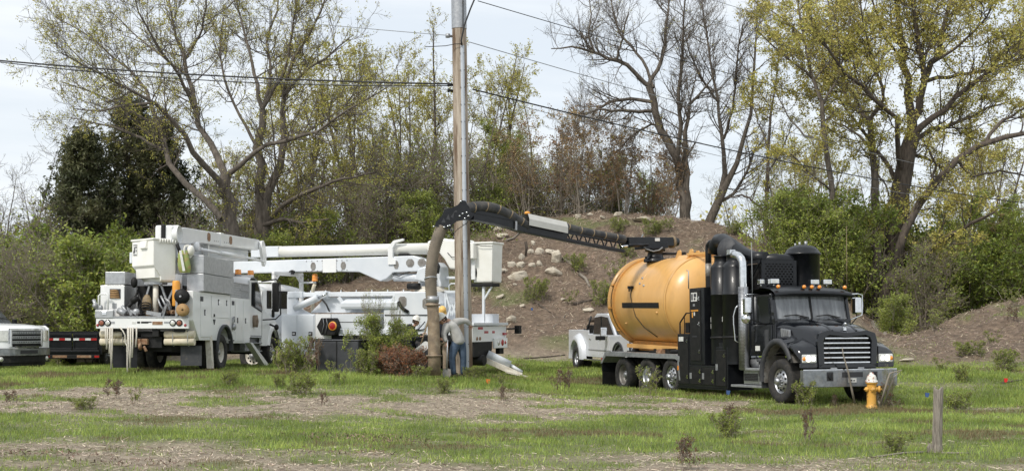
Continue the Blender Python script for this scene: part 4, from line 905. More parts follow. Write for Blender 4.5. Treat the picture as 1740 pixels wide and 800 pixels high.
for k, (y, z1) in enumerate(((1.06,.62),(.99,.50),(.93,.10),(.42,.12),(.50,.55),(.36,.40),(.26,.68))):
    z0 = 1.20; r_ = .022
    rp = MB().tube([(-2.72,y,z0),(-2.74,y-.01,(z0+z1)/2),(-2.73,y+.015,z1)],[r_,r_*.9,r_*1.1],7)
    if k in (0,2,3): rp.tube([(-2.73,y+.05,z0),(-2.75,y+.04,(z0+z1)/2),(-2.73,y+.02,z1+.1)],r_*.8,7)
    tag(rp.build('hanging_rope', 'rope', None), ['thick white rope at the left end of the tailboard','short white rope, second from the tailboard end','long white rope hanging beside the black mud flap','thick doubled white rope near the hitch','thin white rope left of the hitch loop','white rope with a frayed end beside the hitch','short grey-white rope nearest the rusty pintle hitch'][k], 'rope', 'white ropes hanging from the tailboard')
    o_ = bpy.context.scene.collection.objects[-1]; o_.location = BT.location; o_.rotation_euler = BT.rotation_euler
MB().tube([(-2.72,.72,1.2),(-2.78,.62,1.12),(-2.76,.56,1.0),(-2.74,.56,.8),(-2.75,.50,.7),(-2.74,.50,.2),(-2.74,.49,-.08)],.018,6).build('trailing_cord', 'rope', BT)
MB().tube([(-2.6,1.36,1.66),(-2.6,1.36,2.05),(-2.6,1.30,2.10),(-2.6,1.15,2.10),(-2.6,1.10,2.05),(-2.6,1.10,1.66)],.025,8).build('grab_loop', 'white', BT)
MB().sphere((-2.62,1.44,1.78),.10,.08,.09,8,5).cyl((-2.6,1.38,1.62),(-2.6,1.50,1.95),.05,8).sphere((-2.60,1.30,1.72),.07,.06,.09,8,5).build('vise', 'galv', BT)
# boom system
EL = MB().box(-2.45,-1.98,-.62,-.12,3.45,3.95).build('elbow_housing', 'white', BT, .06, 3)
MB().lathe([(.24,-.06),(.25,0),(.24,.3),(.2,.34)], (-2.2,-.66,3.72), (0,1,0), 26).build('elbow_disc', 'white', EL); 
MB().box(-2.50,-2.1,-.42,-.30,3.35,3.97).build('hose_bundle', 'blackdull', EL, .03)
B1 = MB()
def bpt(x, z): return (x, z)
B1.prism([(-2.0,3.50),(-2.05,3.90),(-1.4,3.98),(5.6,4.22),(5.75,4.20),(5.75,3.90),(5.5,3.86),(.0,3.66),(-1.4,3.52)],1,-.60,-.20)
UB = B1.build('upper_boom', 'white', BT, .02)
for x in (1.7,1.85): pass
MB().prism([(1.58,3.70),(1.58,4.10),(1.86,4.11),(1.86,3.71)],1,-.625,-.175).build('boom_collar', 'white', UB, .008)
for x, z in ((.55,3.88),(2.6,3.95)): MB().prism([(x-.13,z-.07),(x-.13,z+.07),(x-.07,z+.12),(x+.07,z+.12),(x+.13,z+.07),(x+.13,z-.07),(x+.07,z-.12),(x-.07,z-.12)],1,-.612,-.60).build('boom_window', 'rust', UB)
bo = MB()
for x0 in (1.05,1.22,1.4,2.0,2.2,2.35):
    for z in (-.13,.15): bo.box(x0-.015,x0+.015,-.608,-.60,3.9+.035*x0+z-.012,3.9+.035*x0+z+.012)
bo.build('bolt', 'plastic', UB, stuff=True)
LK = MB().prism([(5.55,3.95),(5.60,4.16),(5.80,4.2),(5.95,4.1),(6.15,3.75),(6.1,3.45),(5.95,3.35),(5.85,3.4)],1,-.72,-.62).build('rocker_link', 'white', BT, .01)
RD = MB().tube([(-.5,-.70,3.45),(1.2,-.70,3.46),(1.25,-.70,3.46)],.045,10).tube([(1.25,-.7,3.46),(3.6,-.7,3.50)],.075,12).tube([(3.6,-.7,3.50),(5.9,-.7,3.52)],.045,10).build('levelling_rod', 'white', BT)
MB().lathe([(.01,-.06),(.13,-.05),(.14,.05),(.01,.06)], (-.75,-.70,3.50), (0,1,0), 18).build('rod_knuckle', 'white', RD)
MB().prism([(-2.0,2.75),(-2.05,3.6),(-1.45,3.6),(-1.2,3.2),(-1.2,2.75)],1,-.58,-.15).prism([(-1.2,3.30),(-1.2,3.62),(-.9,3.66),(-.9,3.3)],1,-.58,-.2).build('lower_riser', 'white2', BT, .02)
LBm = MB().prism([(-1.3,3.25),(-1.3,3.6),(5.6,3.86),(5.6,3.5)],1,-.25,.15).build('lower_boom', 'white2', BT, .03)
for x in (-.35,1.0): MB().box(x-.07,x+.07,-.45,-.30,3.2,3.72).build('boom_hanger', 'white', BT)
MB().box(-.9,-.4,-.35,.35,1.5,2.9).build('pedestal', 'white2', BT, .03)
# bucket
def bucket(par, C, u, v, zt, zb, chin=True, m_='fibre'):
    C, u, v = Vector(C), Vector(u), Vector(v); b_ = MB(); ins = lambda p, z: (p.x, p.y, z)
    c0, c1, c2, c3 = C, C+u, C+u+v, C+v
    H_ = zt-zb; zm = zb+H_*.42
    un = u.normalized(); vn_ = v.normalized()
    ring = lambda a, b2, z, e=0: [ins(C-un*e-vn_*e, z), ins(C+u*a+un*e-vn_*e, z), ins(C+u*a+v+un*e+vn_*e, z), ins(C+v-un*e+vn_*e, z)]
    def R4(lo, hi, fr, z, e=0):
        p0 = C+u*lo+v*fr; p1 = C+u*hi+v*fr; p2 = C+u*hi+v; p3 = C+u*lo+v
        return [ins(q+(un*(-e if k in (0,3) else e))+(vn_*(-e if k in (0,1) else e)), z) for k, q in enumerate((p0,p1,p2,p3))]
    if chin: secs = [R4(.04,.80,.36,zb), R4(.0,.86,.34,zb+.05), R4(0,.93,.33,zb+.15), R4(0,1,0,zb+.44), R4(0,1,0,zt-.05), R4(0,1,0,zt-.05,.03), R4(0,1,0,zt,.03), R4(.03,.97,.04,zt), R4(.04,.9,.1,zb+.1)]
    else: secs = [R4(.05,.95,.06,zb), R4(.03,.97,.04,zb+.05), R4(0,1,0,zt-.05), R4(0,1,0,zt-.05,.035), R4(0,1,0,zt,.035), R4(.04,.96,.05,zt), R4(.05,.95,.06,zb+.1)]
    b_.grid(secs, False, True); n0 = len(b_.v)-4*len(secs); b_.f += [(n0+3,n0+2,n0+1,n0), tuple(len(b_.v)-4+k for k in range(4))]; b_.sm += [False, False]
    return b_.build('bucket', m_, par, .03, 3)
BK = bucket(BT, (-2.80,-.22,0), (.66,.85,0), (.50,-.43,0), 3.58, 2.42, True)
# dark underside chin on the long face
u_ = Vector((.66,.85,0)).normalized(); v_ = Vector((.50,-.43,0)).normalized(); Cc = Vector((-2.80,-.22,0))
def cp3(a, d_, z): p = Cc+u_*a+v_*d_; return (p.x, p.y, z)
MB().add([cp3(.80,-.012,3.45),cp3(1.0,-.012,3.45),cp3(1.0,-.012,3.14),cp3(.80,-.012,3.14),cp3(.80,-.002,3.45),cp3(1.0,-.002,3.45),cp3(1.0,-.002,3.14),cp3(.80,-.002,3.14)],[(0,1,2,3),(0,1,5,4),(2,3,7,6),(1,2,6,5),(0,3,7,4)]).build('warning_sticker', 'sticker', BK)
wp = MB()
for a, z0, z1, w_ in ((.82,3.34,3.40,.06),(.90,3.24,3.38,.05),(.92,3.20,3.28,.07),(.82,3.25,3.30,.04)): wp.add([cp3(a,-.014,z0),cp3(a+w_,-.014,z0),cp3(a+w_,-.014,z1),cp3(a,-.014,z1)],[(0,1,2,3)])
wp.add([cp3(.81,-.014,3.42),cp3(.99,-.014,3.42),cp3(.99,-.014,3.44),cp3(.81,-.014,3.44)],[(0,1,2,3)]); wp.add([cp3(.81,-.014,3.155),cp3(.99,-.014,3.155),cp3(.99,-.014,3.175),cp3(.81,-.014,3.175)],[(0,1,2,3)])
wp.build('sticker_print', 'ink', BK, stuff=True)
MB().add([cp3(.28,-.04,3.52),cp3(.60,-.04,3.52),cp3(.58,-.07,3.32),cp3(.30,-.07,3.32),cp3(.28,0,3.52),cp3(.60,0,3.52),cp3(.60,0,3.30),cp3(.28,0,3.30)],[(0,1,2,3),(0,1,5,4),(2,3,7,6),(1,2,6,5),(0,3,7,4)]).build('bucket_pocket', 'fibre', BK, .01)
hk = MB()
for k in range(7):
    p = Cc+v_*(.18+k*.075)-u_*.04; hk.tube([(p.x,p.y,3.57),(p.x-.02,p.y,3.50),(p.x-.01,p.y,3.44)],.016,6)
hk.build('tool_hook', 'fibre', BK, stuff=True)
MB().add([cp3(1.10,.0,2.95),cp3(1.10,.2,2.95),cp3(1.22,.0,2.95),cp3(1.22,.2,2.95),cp3(1.10,.0,3.25),cp3(1.10,.2,3.25),cp3(1.22,.0,3.25),cp3(1.22,.2,3.25)],[(0,1,3,2),(4,5,7,6),(0,1,5,4),(2,3,7,6),(0,2,6,4),(1,3,7,5)]).build('control_box', 'white2', BK, .02)
MB().tube([(-2.35,-.70,3.45),(-2.3,-.74,3.3),(-2.25,-.78,3.1),(-2.2,-.85,3.0)],.05,8).build('control_hose', 'blackdull', BT)
MB().prism([(-.45,2.65),(-.75,3.2),(-.95,3.05),(-.95,2.68)],0,-2.1,-2.0).build('bucket_bracket', 'white2', BT)
# frame under the bucket
MB().cyl((-2.35,-.12,1.5),(-2.35,-.12,2.38),.075,14).build('bucket_post', 'rimwhite', BT); MB().box(-2.5,-2.1,-.35,.15,2.36,2.42).build('rest_plate', 'galv', BT)
MB().bar((-2.3,-.55,1.55),(-2.3,-.25,2.35),.06,.05).bar((-2.3,-.30,1.6),(-2.3,-.62,2.3),.06,.05).bar((-2.3,-.8,1.9),(-2.3,-.8,2.5),.05,.05).bar((-2.2,.35,1.55),(-2.2,.1,2.35),.06,.05).build('brace', 'galv', BT)
MB().box(-1.95,-1.5,-.75,.55,1.5,2.35).build('winch_box', 'blackdull', BT, .02)
MB().sphere((-2.3,.50,2.42),.09,.09,.15,10,6).build('black_boot_cover', 'blackdull', BT)
MB().tube([(-2.4,.6,1.6),(-2.35,.3,1.75),(-2.3,.2,2.1)],.04,6).tube([(-2.2,.1,1.6),(-2.3,.3,1.9),(-2.2,.45,2.2)],.035,6).tube([(-2.3,.7,1.65),(-2.35,.5,1.9),(-2.2,.4,2.3)],.03,6).build('hydraulic_lines', 'blackdull', BT, stuff=True)
def on_bt(o): o.location = BT.location; o.rotation_euler = BT.rotation_euler; return o
tag(on_bt(MB().lathe([(.09,1.78),(.10,1.80),(.10,2.42),(.085,2.45),(.01,2.46)], (-2.45,-.72,0), n=20).build('orange_canister', 'orangeplastic', None)), 'upright orange plastic canister on the truck deck beside the wire reels', 'canister')
for k, (y, z, r_, m_, lab) in enumerate(((-1.0,2.02,.20,'blackdull','upper reel with black cable on the deck edge'),(-1.02,1.66,.17,'ply','lower wooden reel on the deck edge, flange facing us'))):
    t_ = empty('wire_reel', (0,0,0)); on_bt(t_); tag(t_, lab, 'wire reel', 'wire reels on the truck deck')
    MB().lathe([(.01,-.14),(r_*.45,-.14),(r_*.45,.14),(.01,.14)], (-2.74,y,z), (1,.25,0), 18).build('core', m_, t_)
    for s in (-1,1): MB().lathe([(.03,s*.15-.015),(r_,s*.15-.015),(r_,s*.15+.015),(.03,s*.15+.015)], (-2.74,y,z), (1,.25,0), 24).build('flange', 'blackdull' if k == 0 and s < 0 else 'ply', t_)
    MB().lathe([(r_*.5,-.13),(r_*.93,-.12),(r_*.93,.12),(r_*.5,.13)], (-2.74,y,z), (1,.25,0), 24).build('cable_winding', m_, t_)
MB().box(-2.72,-2.62,-.86,-.80,1.5,2.2).cyl((-2.92,-1.0,2.02),(-2.5,-1.0,2.02),.03,8).build('reel_stand', 'galv', BT)
# tools lying on the deck
def tool(name, lab, cat, mb, m_): return tag(on_bt(mb.build(name, m_, None)), lab, cat, None)
tool('jackhammer', 'black and silver jackhammer lying at the left of the truck deck', 'jackhammer', MB().cyl((-2.5,.72,1.62),(-2.45,.42,1.95),.05,10).cyl((-2.45,.50,1.88),(-2.42,.36,2.02),.085,12).tube([(-2.5,.72,1.62),(-2.5,.80,1.56)],.03,6), 'blackdull')
tool('clamp_bundle', 'tangle of galvanised clamps and brackets piled on the deck', 'clamps', MB().cyl((-2.55,.62,1.56),(-2.5,.85,1.66),.09,10).cyl((-2.5,.55,1.55),(-2.52,.75,1.78),.04,8).bar((-2.6,.45,1.52),(-2.5,.60,1.75),.06,.04).bar((-2.6,.3,1.55),(-2.5,.5,1.66),.07,.05).sphere((-2.5,.35,1.62),.10,.12,.10,8,5), 'galv')
tool('cable_coil', 'coil of dark cable lying on the deck below the bucket', 'cable coil', MB().tube([(-2.5+.02*math.sin(a*3),.12+.16*math.cos(a),1.63+.10*math.sin(a)+.01*a) for a in np.linspace(0,18,60)],.018,5), 'blackdull')
tool('canvas_bag', 'worn tan canvas bag standing between the post and the coil', 'bag', MB().sphere((-2.35,.12,1.82),.12,.14,.28,10,7).sphere((-2.40,.05,1.6),.10,.12,.12,8,5), 'hosetan')
tool('punched_channel', 'galvanised punched channel lying flat on the deck by the post', 'steel channel', MB().bar((-2.62,.02,1.60),(-2.60,-.38,1.54),.10,.10), 'galv')
tool('upright_channel', 'short galvanised punched channel leaning upright on the deck', 'steel channel', MB().bar((-2.66,-.42,1.46),(-2.60,-.50,1.82),.13,.03), 'alu')
tool('chain_pile', 'rusty chain and hooks heaped on the deck near the orange canister', 'chain', MB().tube([(-2.5+.05*math.sin(a*5),-.62-.12*math.cos(a*1.3),1.56+.09*abs(math.sin(a*2.2))) for a in np.linspace(0,14,70)],.018,5), 'rust')
tool('tool_rack', 'steel hooks and pole grips hanging right of the bucket post', 'tool rack', MB().tube([(-2.45,-.30,2.05),(-2.5,-.42,1.85),(-2.48,-.50,1.68)],.03,6).tube([(-2.45,-.22,1.98),(-2.5,-.30,1.8),(-2.48,-.44,1.6)],.025,6).tube([(-2.45,-.4,2.0),(-2.5,-.55,1.9),(-2.48,-.6,1.7)],.025,6), 'galv')
# vest and helmet hanging by the boom
vs = MB(); rows = []
for z, w0, w1, dd in ((3.28,.12,.02,.05),(3.18,.16,-.02,.09),(3.0,.17,-.10,.12),(2.85,.16,-.16,.12),(2.75,.14,-.16,.10),(2.68,.10,-.10,.06)):
    c_ = -.87; rows.append([(-2.3-dd*math.cos(t_), c_+(w0 if math.sin(t_) > 0 else -w1*-1)*math.sin(t_) if math.sin(t_) > 0 else c_+(.12-w1*.5)*math.sin(t_), z) for t_ in np.linspace(0,2*math.pi,13)[:-1]])
vs.grid(rows, True, True); VS = vs.build('mesh_vest', 'hiviz', None); on_bt(VS); tag(VS, 'lime and orange mesh vest hanging beside the big fibreglass bucket', 'vest')
sp = MB().add([(-2.46,-.80,3.26),(-2.46,-.86,3.27),(-2.46,-.97,2.72),(-2.46,-.90,2.71)],[(0,1,2,3)]); st_ = sp.build('reflective_stripe', 'sticker', VS)
HH = MB().sphere((-2.2,-1.03,3.28),.13,.10,.15,14,8).lathe([(.13,0),(.19,-.01),(.19,.012),(.13,.015)],(-2.22,-.97,3.26),(.35,1,-.2),18).build('hard_hat', 'hathard', None); on_bt(HH); tag(HH, 'white hard hat hanging beside the lime mesh vest', 'hard hat')
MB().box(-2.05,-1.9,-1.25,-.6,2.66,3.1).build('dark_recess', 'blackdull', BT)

# ================================================================== second bucket truck, broadside behind the pole
B2 = empty('bucket_truck', (-1.311, 40, .173), 156, 0); B2.scale = (1.111, 1.111, 1.111)
tag(B2, 'pale bucket truck standing side-on behind the pole with its long boom lying level', 'bucket truck')
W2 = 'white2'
for s, y0 in ((1,-.16),(-1,-2.24)):
    wheel(B2, 1.9, y0, .50, -1 if s < 0 else 1, 'concave', rim='rimwhite'); wheel(B2, 1.9, y0-s*.33, .50, 1 if s < 0 else -1, 'concave', rim='rimwhite'); wheel(B2, 7.6, y0, .50, -1 if s < 0 else 1, 'pick', Rr=.5, rim='rimwhite')
f = MB()
for y in (-.8,-1.6): f.box(.1,8.6,y-.05,y+.05,.72,1.0)
f.box(.4,6.4,-2.2,-.25,.95,1.05).box(2.9,5.2,-2.0,-.35,.55,.95); f.build('chassis_frame', 'blackdull', B2)
C2 = MB().box(5.28,6.49,-.50,0,.57,1.80).build('side_cabinet', W2, B2, .015)
def d2(x0, x1, z0, z1, par, lx):
    d_ = MB().box(x0,x1,0,.014,z0,z1).build('compartment_door', W2, par, .008); MB().box(lx-.07,lx+.07,.014,.022,1.14,1.26).build('latch_plate', 'blackdull', d_, .01); MB().box(lx-.04,lx+.04,.022,.034,1.17,1.23).build('latch_handle', 'chrome', d_)
d2(5.92,6.45,.62,1.76,C2,6.02); d2(5.32,5.86,.62,1.76,C2,5.42)
MB().box(4.72,5.27,-.5,-.01,1.05,1.80).build('front_panel', 'white', B2, .01)
sd = MB().box(3.0,4.70,-.45,-.02,1.36,1.80).build('side_rail', W2, B2, .01)
MB().box(3.0,4.7,-.02,-.01,1.55,1.565).build('trim_line', 'blackdull', sd)
MB().box(.6,4.70,-.6,-.04,1.18,1.34).build('lower_side_rail', W2, B2, .01); MB().box(.6,5.2,-.6,-.06,.98,1.16).build('rub_rail', 'black', B2, .01)
MB().box(.2,6.45,-2.38,-.5,1.0,1.12).build('deck', W2, B2)
MB().box(.2,6.45,-2.38,-1.95,1.12,1.80).build('far_side_body', W2, B2, .01)
# upper structure
MB().box(2.15,6.35,-.42,-.30,2.33,2.47).box(5.9,6.45,-.44,-.26,2.30,2.50).box(5.0,5.45,-.46,-.24,2.26,2.50).build('top_rail', W2, B2, .02)
MB().prism([(6.49,1.80),(6.49,2.42),(6.36,2.47),(6.22,2.40),(5.95,1.95),(5.60,1.80)],1,-.40,-.30).build('gusset', W2, B2, .01)
MB().prism([(2.2,1.84),(5.75,1.84),(5.2,2.32),(2.4,2.32)],1,-.60,-.48).build('inner_panel', W2, B2)
MB().tube([(6.10,-.15,1.98),(5.25,-.15,2.30)],.105,16).build('jack_cylinder', W2, B2); MB().tube([(5.25,-.15,2.30),(4.95,-.15,2.42)],.04,10).build('cylinder_rod', 'chrome', B2)
MB().tube([(5.15,-.2,2.25),(5.0,-.2,2.1),(4.85,-.15,1.88)],.03,6).build('hydraulic_hose', 'wire', B2)
MB().bar((4.55,-.2,2.3),(4.25,-.2,1.95),.10,.08).sphere((4.2,-.2,1.93),.11,.08,.09,10,6).build('strut', W2, B2)
tr_ = MB().prism([(-.38,1.95),(-.08,1.95),(-.05,2.02),(-.05,2.14),(-.38,2.26)],0,2.45,4.40).build('tool_trough', W2, B2, .015)
MB().tube([(2.42,-.1,2.15),(2.35,-.05,2.05),(2.25,-.05,1.95),(2.1,-.1,1.85)],.05,8).build('hose_bundle', 'blackdull', B2)
pt = MB()
for x in np.linspace(2.4,6.2,8): pt.box(x-.012,x+.012,-.37,-.34,2.47,2.53)
pt.build('rail_stake', W2, B2, stuff=True)
PD = MB().prism([(2.95,1.1),(2.95,1.9),(2.55,2.45),(1.30,2.45),(1.05,2.1),(1.05,.95),(2.0,.95)],1,-1.6,-.12).build('pedestal', W2, B2, .03)
for x, z in ((2.30,2.16),(1.50,2.10)): MB().prism([(x-.13,z-.10),(x-.13,z+.10),(x-.07,z+.15),(x+.07,z+.15),(x+.13,z+.10),(x+.13,z-.10),(x+.07,z-.15),(x-.07,z-.15)],1,-.12,-.108).build('pedestal_window', 'rimgrey', PD)
MB().box(1.1,2.9,-.12,-.10,1.75,1.78).build('seam', 'plastic', PD)
tub = MB()
for k in range(5): tub.tube([(1.3+k*.22,-.06,1.6-.03*k),(1.5+k*.2,.0,1.35),(1.9+.1*k,-.02,1.3)],.018,5)
tub.build('hydraulic_lines', 'plastic', B2, stuff=True); MB().box(2.2,2.6,-.1,.02,1.35,1.52).build('valve_bank', 'galv', B2, .01)
MB().lathe([(.50,2.45),(.50,2.52),(.40,2.54),(.36,2.62)], (1.75,-.9,0), n=28).build('turntable', 'rimwhite', B2)
MB().tube([(2.30,-.45,2.62),(1.92,-.45,2.62)],[.09,.10],12).build('rotation_motor', 'blackdull', B2)
TU = MB().prism([(2.05,2.60),(2.15,2.72),(1.85,3.25),(1.55,3.35),(1.40,3.2),(1.35,2.60)],1,-1.35,-.75).build('turret', W2, B2, .04)
MB().prism([(2.10,2.80),(1.98,3.12),(1.80,3.20),(1.55,3.18),(1.50,2.78),(1.62,2.72)],1,-.75,-.45).build('turret_cover', W2, B2, .04)
MB().tube([(1.62,-.62,3.45),(1.45,-.6,3.38),(1.35,-.6,3.2),(1.40,-.62,3.0)],.05,8).build('hose_loop', 'wire', B2)
LB2 = MB().prism([(10.1,3.12),(10.1,3.46),(9.2,3.50),(2.4,3.56),(1.95,3.42),(1.55,3.20),(1.75,3.10),(3.1,3.06),(3.32,2.88),(3.55,2.80),(4.30,3.10),(5.5,3.14)],1,-1.40,-.95).build('lower_boom', W2, B2, .025)
for x, s_ in ((9.15,1),(5.95,1),(4.85,1),(2.98,.9),(2.50,1.5),(2.10,1.5)):
    z_ = 3.30 if x > 3 else (3.29 if x > 2.9 else 3.34)
    a_ = .09*s_; b_ = .12
    MB().prism([(x-a_,z_-.04),(x-a_,z_+.04),(x-a_*.5,z_+b_),(x+a_*.5,z_+b_),(x+a_,z_+.04),(x+a_,z_-.04),(x+a_*.5,z_-b_),(x-a_*.5,z_-b_)],1,-.95,-.938).build('boom_window', 'rimgrey', LB2)
MB().box(5.10,5.60,-.952,-.935,3.10,3.52).build('boom_splice', 'white', LB2)
bo = MB()
for x in (6.2,6.0,5.8,5.62,5.08,4.9,4.72):
    for z in (3.16,3.46): bo.box(x-.012,x+.012,-.95,-.938,z-.012,z+.012)
for k in range(9):
    for x in (5.6,5.1): bo.box(x-.008,x+.008,-.935,-.93,3.12+k*.045,3.13+k*.045)
bo.build('bolt', 'plastic', LB2, stuff=True)
MB().prism([(6.65,3.06),(6.85,3.06),(6.82,3.16),(6.72,3.20),(6.62,3.16)],1,-.95,-.90).build('rest_pad', 'blackdull', B2)
MB().tube([(3.15,-1.15,2.92),(1.95,-1.15,2.90)],.125,18).build('lift_cylinder', W2, B2); MB().tube([(1.95,-1.15,2.90),(1.7,-1.15,2.9)],.05,10).build('cylinder_rod', 'chrome', B2)
MB().tube([(3.2,-.98,3.05),(2.9,-.97,2.95),(2.7,-.97,3.03),(2.5,-.97,3.08)],.015,5).build('hydraulic_hose', 'wire', B2)
UB2 = MB().tube([(8.3,-1.18,3.80),(7.3,-1.18,3.80)],.18,8).tube([(7.3,-1.18,3.80),(1.85,-1.18,3.77)],.172,24).build('upper_boom', 'fibre', B2)
MB().prism([(8.35,3.63),(8.35,3.98),(7.55,3.97),(7.3,3.96),(7.3,3.63)],1,-1.36,-1.0).build('boom_butt', W2, UB2, .02)
ST2 = MB().prism([(3.25,3.30),(3.25,3.85),(3.05,4.03),(2.72,4.08),(2.72,4.02),(2.98,3.95),(3.08,3.80),(3.08,3.50),(2.98,3.45),(2.98,3.30)],1,-1.0,-.90).build('boom_strap', 'white', B2, .01)
MB().box(2.6,2.95,-1.3,-1.0,3.52,3.62).build('boom_rest_pad', 'blackdull', B2)
TH = MB().prism([(1.90,3.66),(1.90,3.98),(1.55,4.05),(1.35,4.05),(1.20,4.02),(.62,4.0),(.55,3.9),(.62,3.3),(.9,3.12),(1.15,3.14),(1.32,3.42),(1.5,3.62)],1,-1.50,-.90).build('boom_tip_housing', 'fibre', B2, .05)
MB().tube([(1.2,-.88,3.62),(1.05,-.85,3.48),(.85,-.85,3.48)],.012,5).tube([(.85,-.86,3.48),(.6,-.84,3.45),(.5,-.84,3.3)],.03,6).tube([(.85,-.86,3.42),(.65,-.84,3.25)],.04,6).build('control_cables', 'wire', B2)
MB().box(.62,.80,-.92,-.88,3.78,3.98).build('label_plate', 'rust', B2)
MB().box(.25,.62,-1.35,-.95,2.9,3.4).box(-.1,2.0,-1.3,-1.1,2.84,2.92).build('bucket_arm', W2, B2, .02)
BK2 = bucket(B2, (-.32,-.78,0), (0,-.72,0), (.62,0,0), 3.90, 2.72, False)
MB().box(.18,.55,-1.1,-.55,3.40,3.88).build('bucket_control_box', 'fibre', BK2, .03)
MB().box(.22,.34,-.80,-.72,2.8,3.4).build('bucket_hinge', 'white', BK2, .01)
MB().sphere((.28,-.8,3.0),.10,.06,.22,8,6).build('black_cover', 'blackdull', BK2)
MB().tube([(.6,-.7,4.05),(.3,-.68,3.86),(0,-.7,3.78),(-.35,-.72,3.76)],.01,5).build('tie_cord', 'wire', BK2)
MB().box(-.32,.5,-1.3,-.8,2.60,2.70).build('bucket_rest', 'blackdull', B2, .02); MB().bar((.02,-.9,2.6),(.02,-.9,1.5),.07,.07).bar((.02,-.9,2.2),(-.25,-.9,2.6),.05,.05).build('rest_post', W2, B2)
lt = MB().box(.98,1.04,-.42,-.36,1.5,2.45).box(.52,.58,-.42,-.36,1.5,2.45).bar((1.0,-.38,2.42),(.80,-.38,1.75),.06,.04,(0,1,0)).bar((.80,-.38,1.75),(.56,-.38,2.42),.06,.04,(0,1,0)).bar((1.0,-.37,1.55),(.80,-.37,2.1),.05,.04,(0,1,0)).bar((.80,-.37,2.1),(.56,-.37,1.55),.05,.04,(0,1,0)).box(.52,1.04,-.42,-.36,2.41,2.48).box(.52,1.04,-.42,-.36,1.5,1.57)
lt.tube([(.90,-.39,2.45),(.90,-.39,2.62),(.84,-.39,2.68),(.70,-.39,2.68),(.64,-.39,2.62),(.64,-.39,2.45)],.02,6); lt.build('outrigger_control_frame', W2, B2)
# tail
TL = MB().box(-.04,0,-2.38,-.02,.98,1.44).build('tailboard', 'white', B2, .01); MB().box(-.10,1.0,-2.40,0,1.46,1.54).build('rear_deck_rail', W2, B2, .01)
MB().box(-.10,-.04,-2.34,-1.4,.78,1.08).build('rear_light_box', 'white', TL, .01)
for y, w_, z in ((-.55,.16,1.38),(-.95,.14,1.26),(-1.45,.09,1.26),(-2.2,.10,1.20)): MB().box(-.105 if y < -1.4 and z < 1.25 else -.046,-.04,y-w_,y+w_,z-.035,z+.035).build('reflector', 'red', TL)
for y, m_, r_ in ((-1.98,'red',.10),(-1.70,'lens',.085),(-2.18,'red',.05)): MB().lathe([(.001,.02),(r_*.8,.015),(r_,0)], (-.10,y,.94), (-1,0,0), 18).build('tail_lamp', m_, TL)
for y in (-.32,-.52): MB().lathe([(.001,.02),(.05,.015),(.06,0)], (-.04,y,1.08), (-1,0,0), 12).build('socket', 'rust', TL)
MB().box(-.05,.5,-1.3,-.1,.55,.98).box(-.04,.1,-2.2,-1.9,.6,.78).build('hitch_gear', 'blackdull', B2, .01); MB().cyl((-.15,-.6,.45),(.3,-.6,.45),.16,10).build('pintle_hitch', 'blackdull', B2)
OG = MB().bar((.1,-.9,.50),(-1.0,-1.35,-.02),.20,.16).build('outrigger_leg', 'rimwhite', B2, .01); MB().cyl((-.05,-1.0,.62),(-.62,-1.35,.30),.12,14).cyl((-.62,-1.35,.30),(-.95,-1.5,.08),.05,8).build('outrigger_cylinder', W2, OG)
MB().bar((-.6,-1.1,.10),(-1.35,-1.55,-.10),.28,.05).build('outrigger_pad', 'rimwhite', OG)
MB().tube([(-.05,-2.40,1.35),(-.2,-2.75,1.36)],.025,6).box(-.3,-.15,-2.95,-2.75,1.2,1.45).build('winch_hook', 'blackdull', B2)
# cab seen from behind
cabm = MB(); rows = []
for x, z in ((7.25,1.0),(7.25,2.55),(7.35,2.70),(7.7,2.78),(8.2,2.74),(8.45,2.6),(8.9,1.85),(9.6,1.6),(9.8,.9)):
    rows.append([(x, -1.2+y*1.15, z-(.07*abs(y)**4)) for y in np.linspace(-1,1,11)])
cabm.grid(rows); C2b = cabm.build('cab', 'white', B2)
for s in (-1,1): MB().prism([(7.25,1.0),(7.25,2.50),(7.4,2.64),(8.2,2.66),(8.45,2.52),(8.9,1.8),(9.6,1.55),(9.8,.9)],1,-1.2+s*1.10,-1.2+s*1.15).prism([(7.45,1.85),(7.45,2.48),(8.2,2.5),(8.5,1.85)],1,-1.2+s*1.151,-1.2+s*1.16).build('cab_side', 'white', C2b)
MB().box(7.225,7.245,-2.05,-.35,2.02,2.50).build('rear_window', 'glass', C2b, .03)
MB().box(7.235,7.252,-2.09,-.31,1.98,2.54).build('window_seal', 'blackdull', C2b, .03)
MB().box(7.20,7.25,-1.9,-.5,1.2,1.8).build('louvre_panel', W2, C2b)
rk = MB().box(6.75,6.85,-.12,.0,1.8,3.06).box(6.75,6.85,-1.62,-1.50,1.8,3.06).box(6.75,6.85,-1.62,.0,3.0,3.12).bar((6.8,-.1,2.85),(6.8,-.32,3.05),.08,.08).bar((6.8,-1.52,2.85),(6.8,-1.30,3.05),.08,.08).bar((6.8,-1.56,2.81),(6.0,-1.15,2.81),.06,.06).bar((6.8,-.05,2.81),(7.6,-.05,2.81),.06,.06); rk.build('boom_cradle', 'white', B2, .008)
MB().lathe([(.09,2.84),(.10,2.88),(.085,2.9),(.09,2.95),(.085,3.06),(.01,3.08)], (6.02,-1.15,0), n=16).build('beacon', 'amber', B2)
MB().tube([(6.14,-1.2,1.8),(6.14,-1.2,2.45),(6.10,-1.18,2.62),(6.02,-1.14,2.74)],.055,12).build('exhaust_stack', 'pvc', B2)
HXB = MB().prism([(5.08,1.42),(4.92,1.68),(4.44,1.68),(4.34,1.42),(4.44,1.16),(4.92,1.16)],1,.0,.22).build('hexagonal_reel_box', 'blackdull', B2, .02)
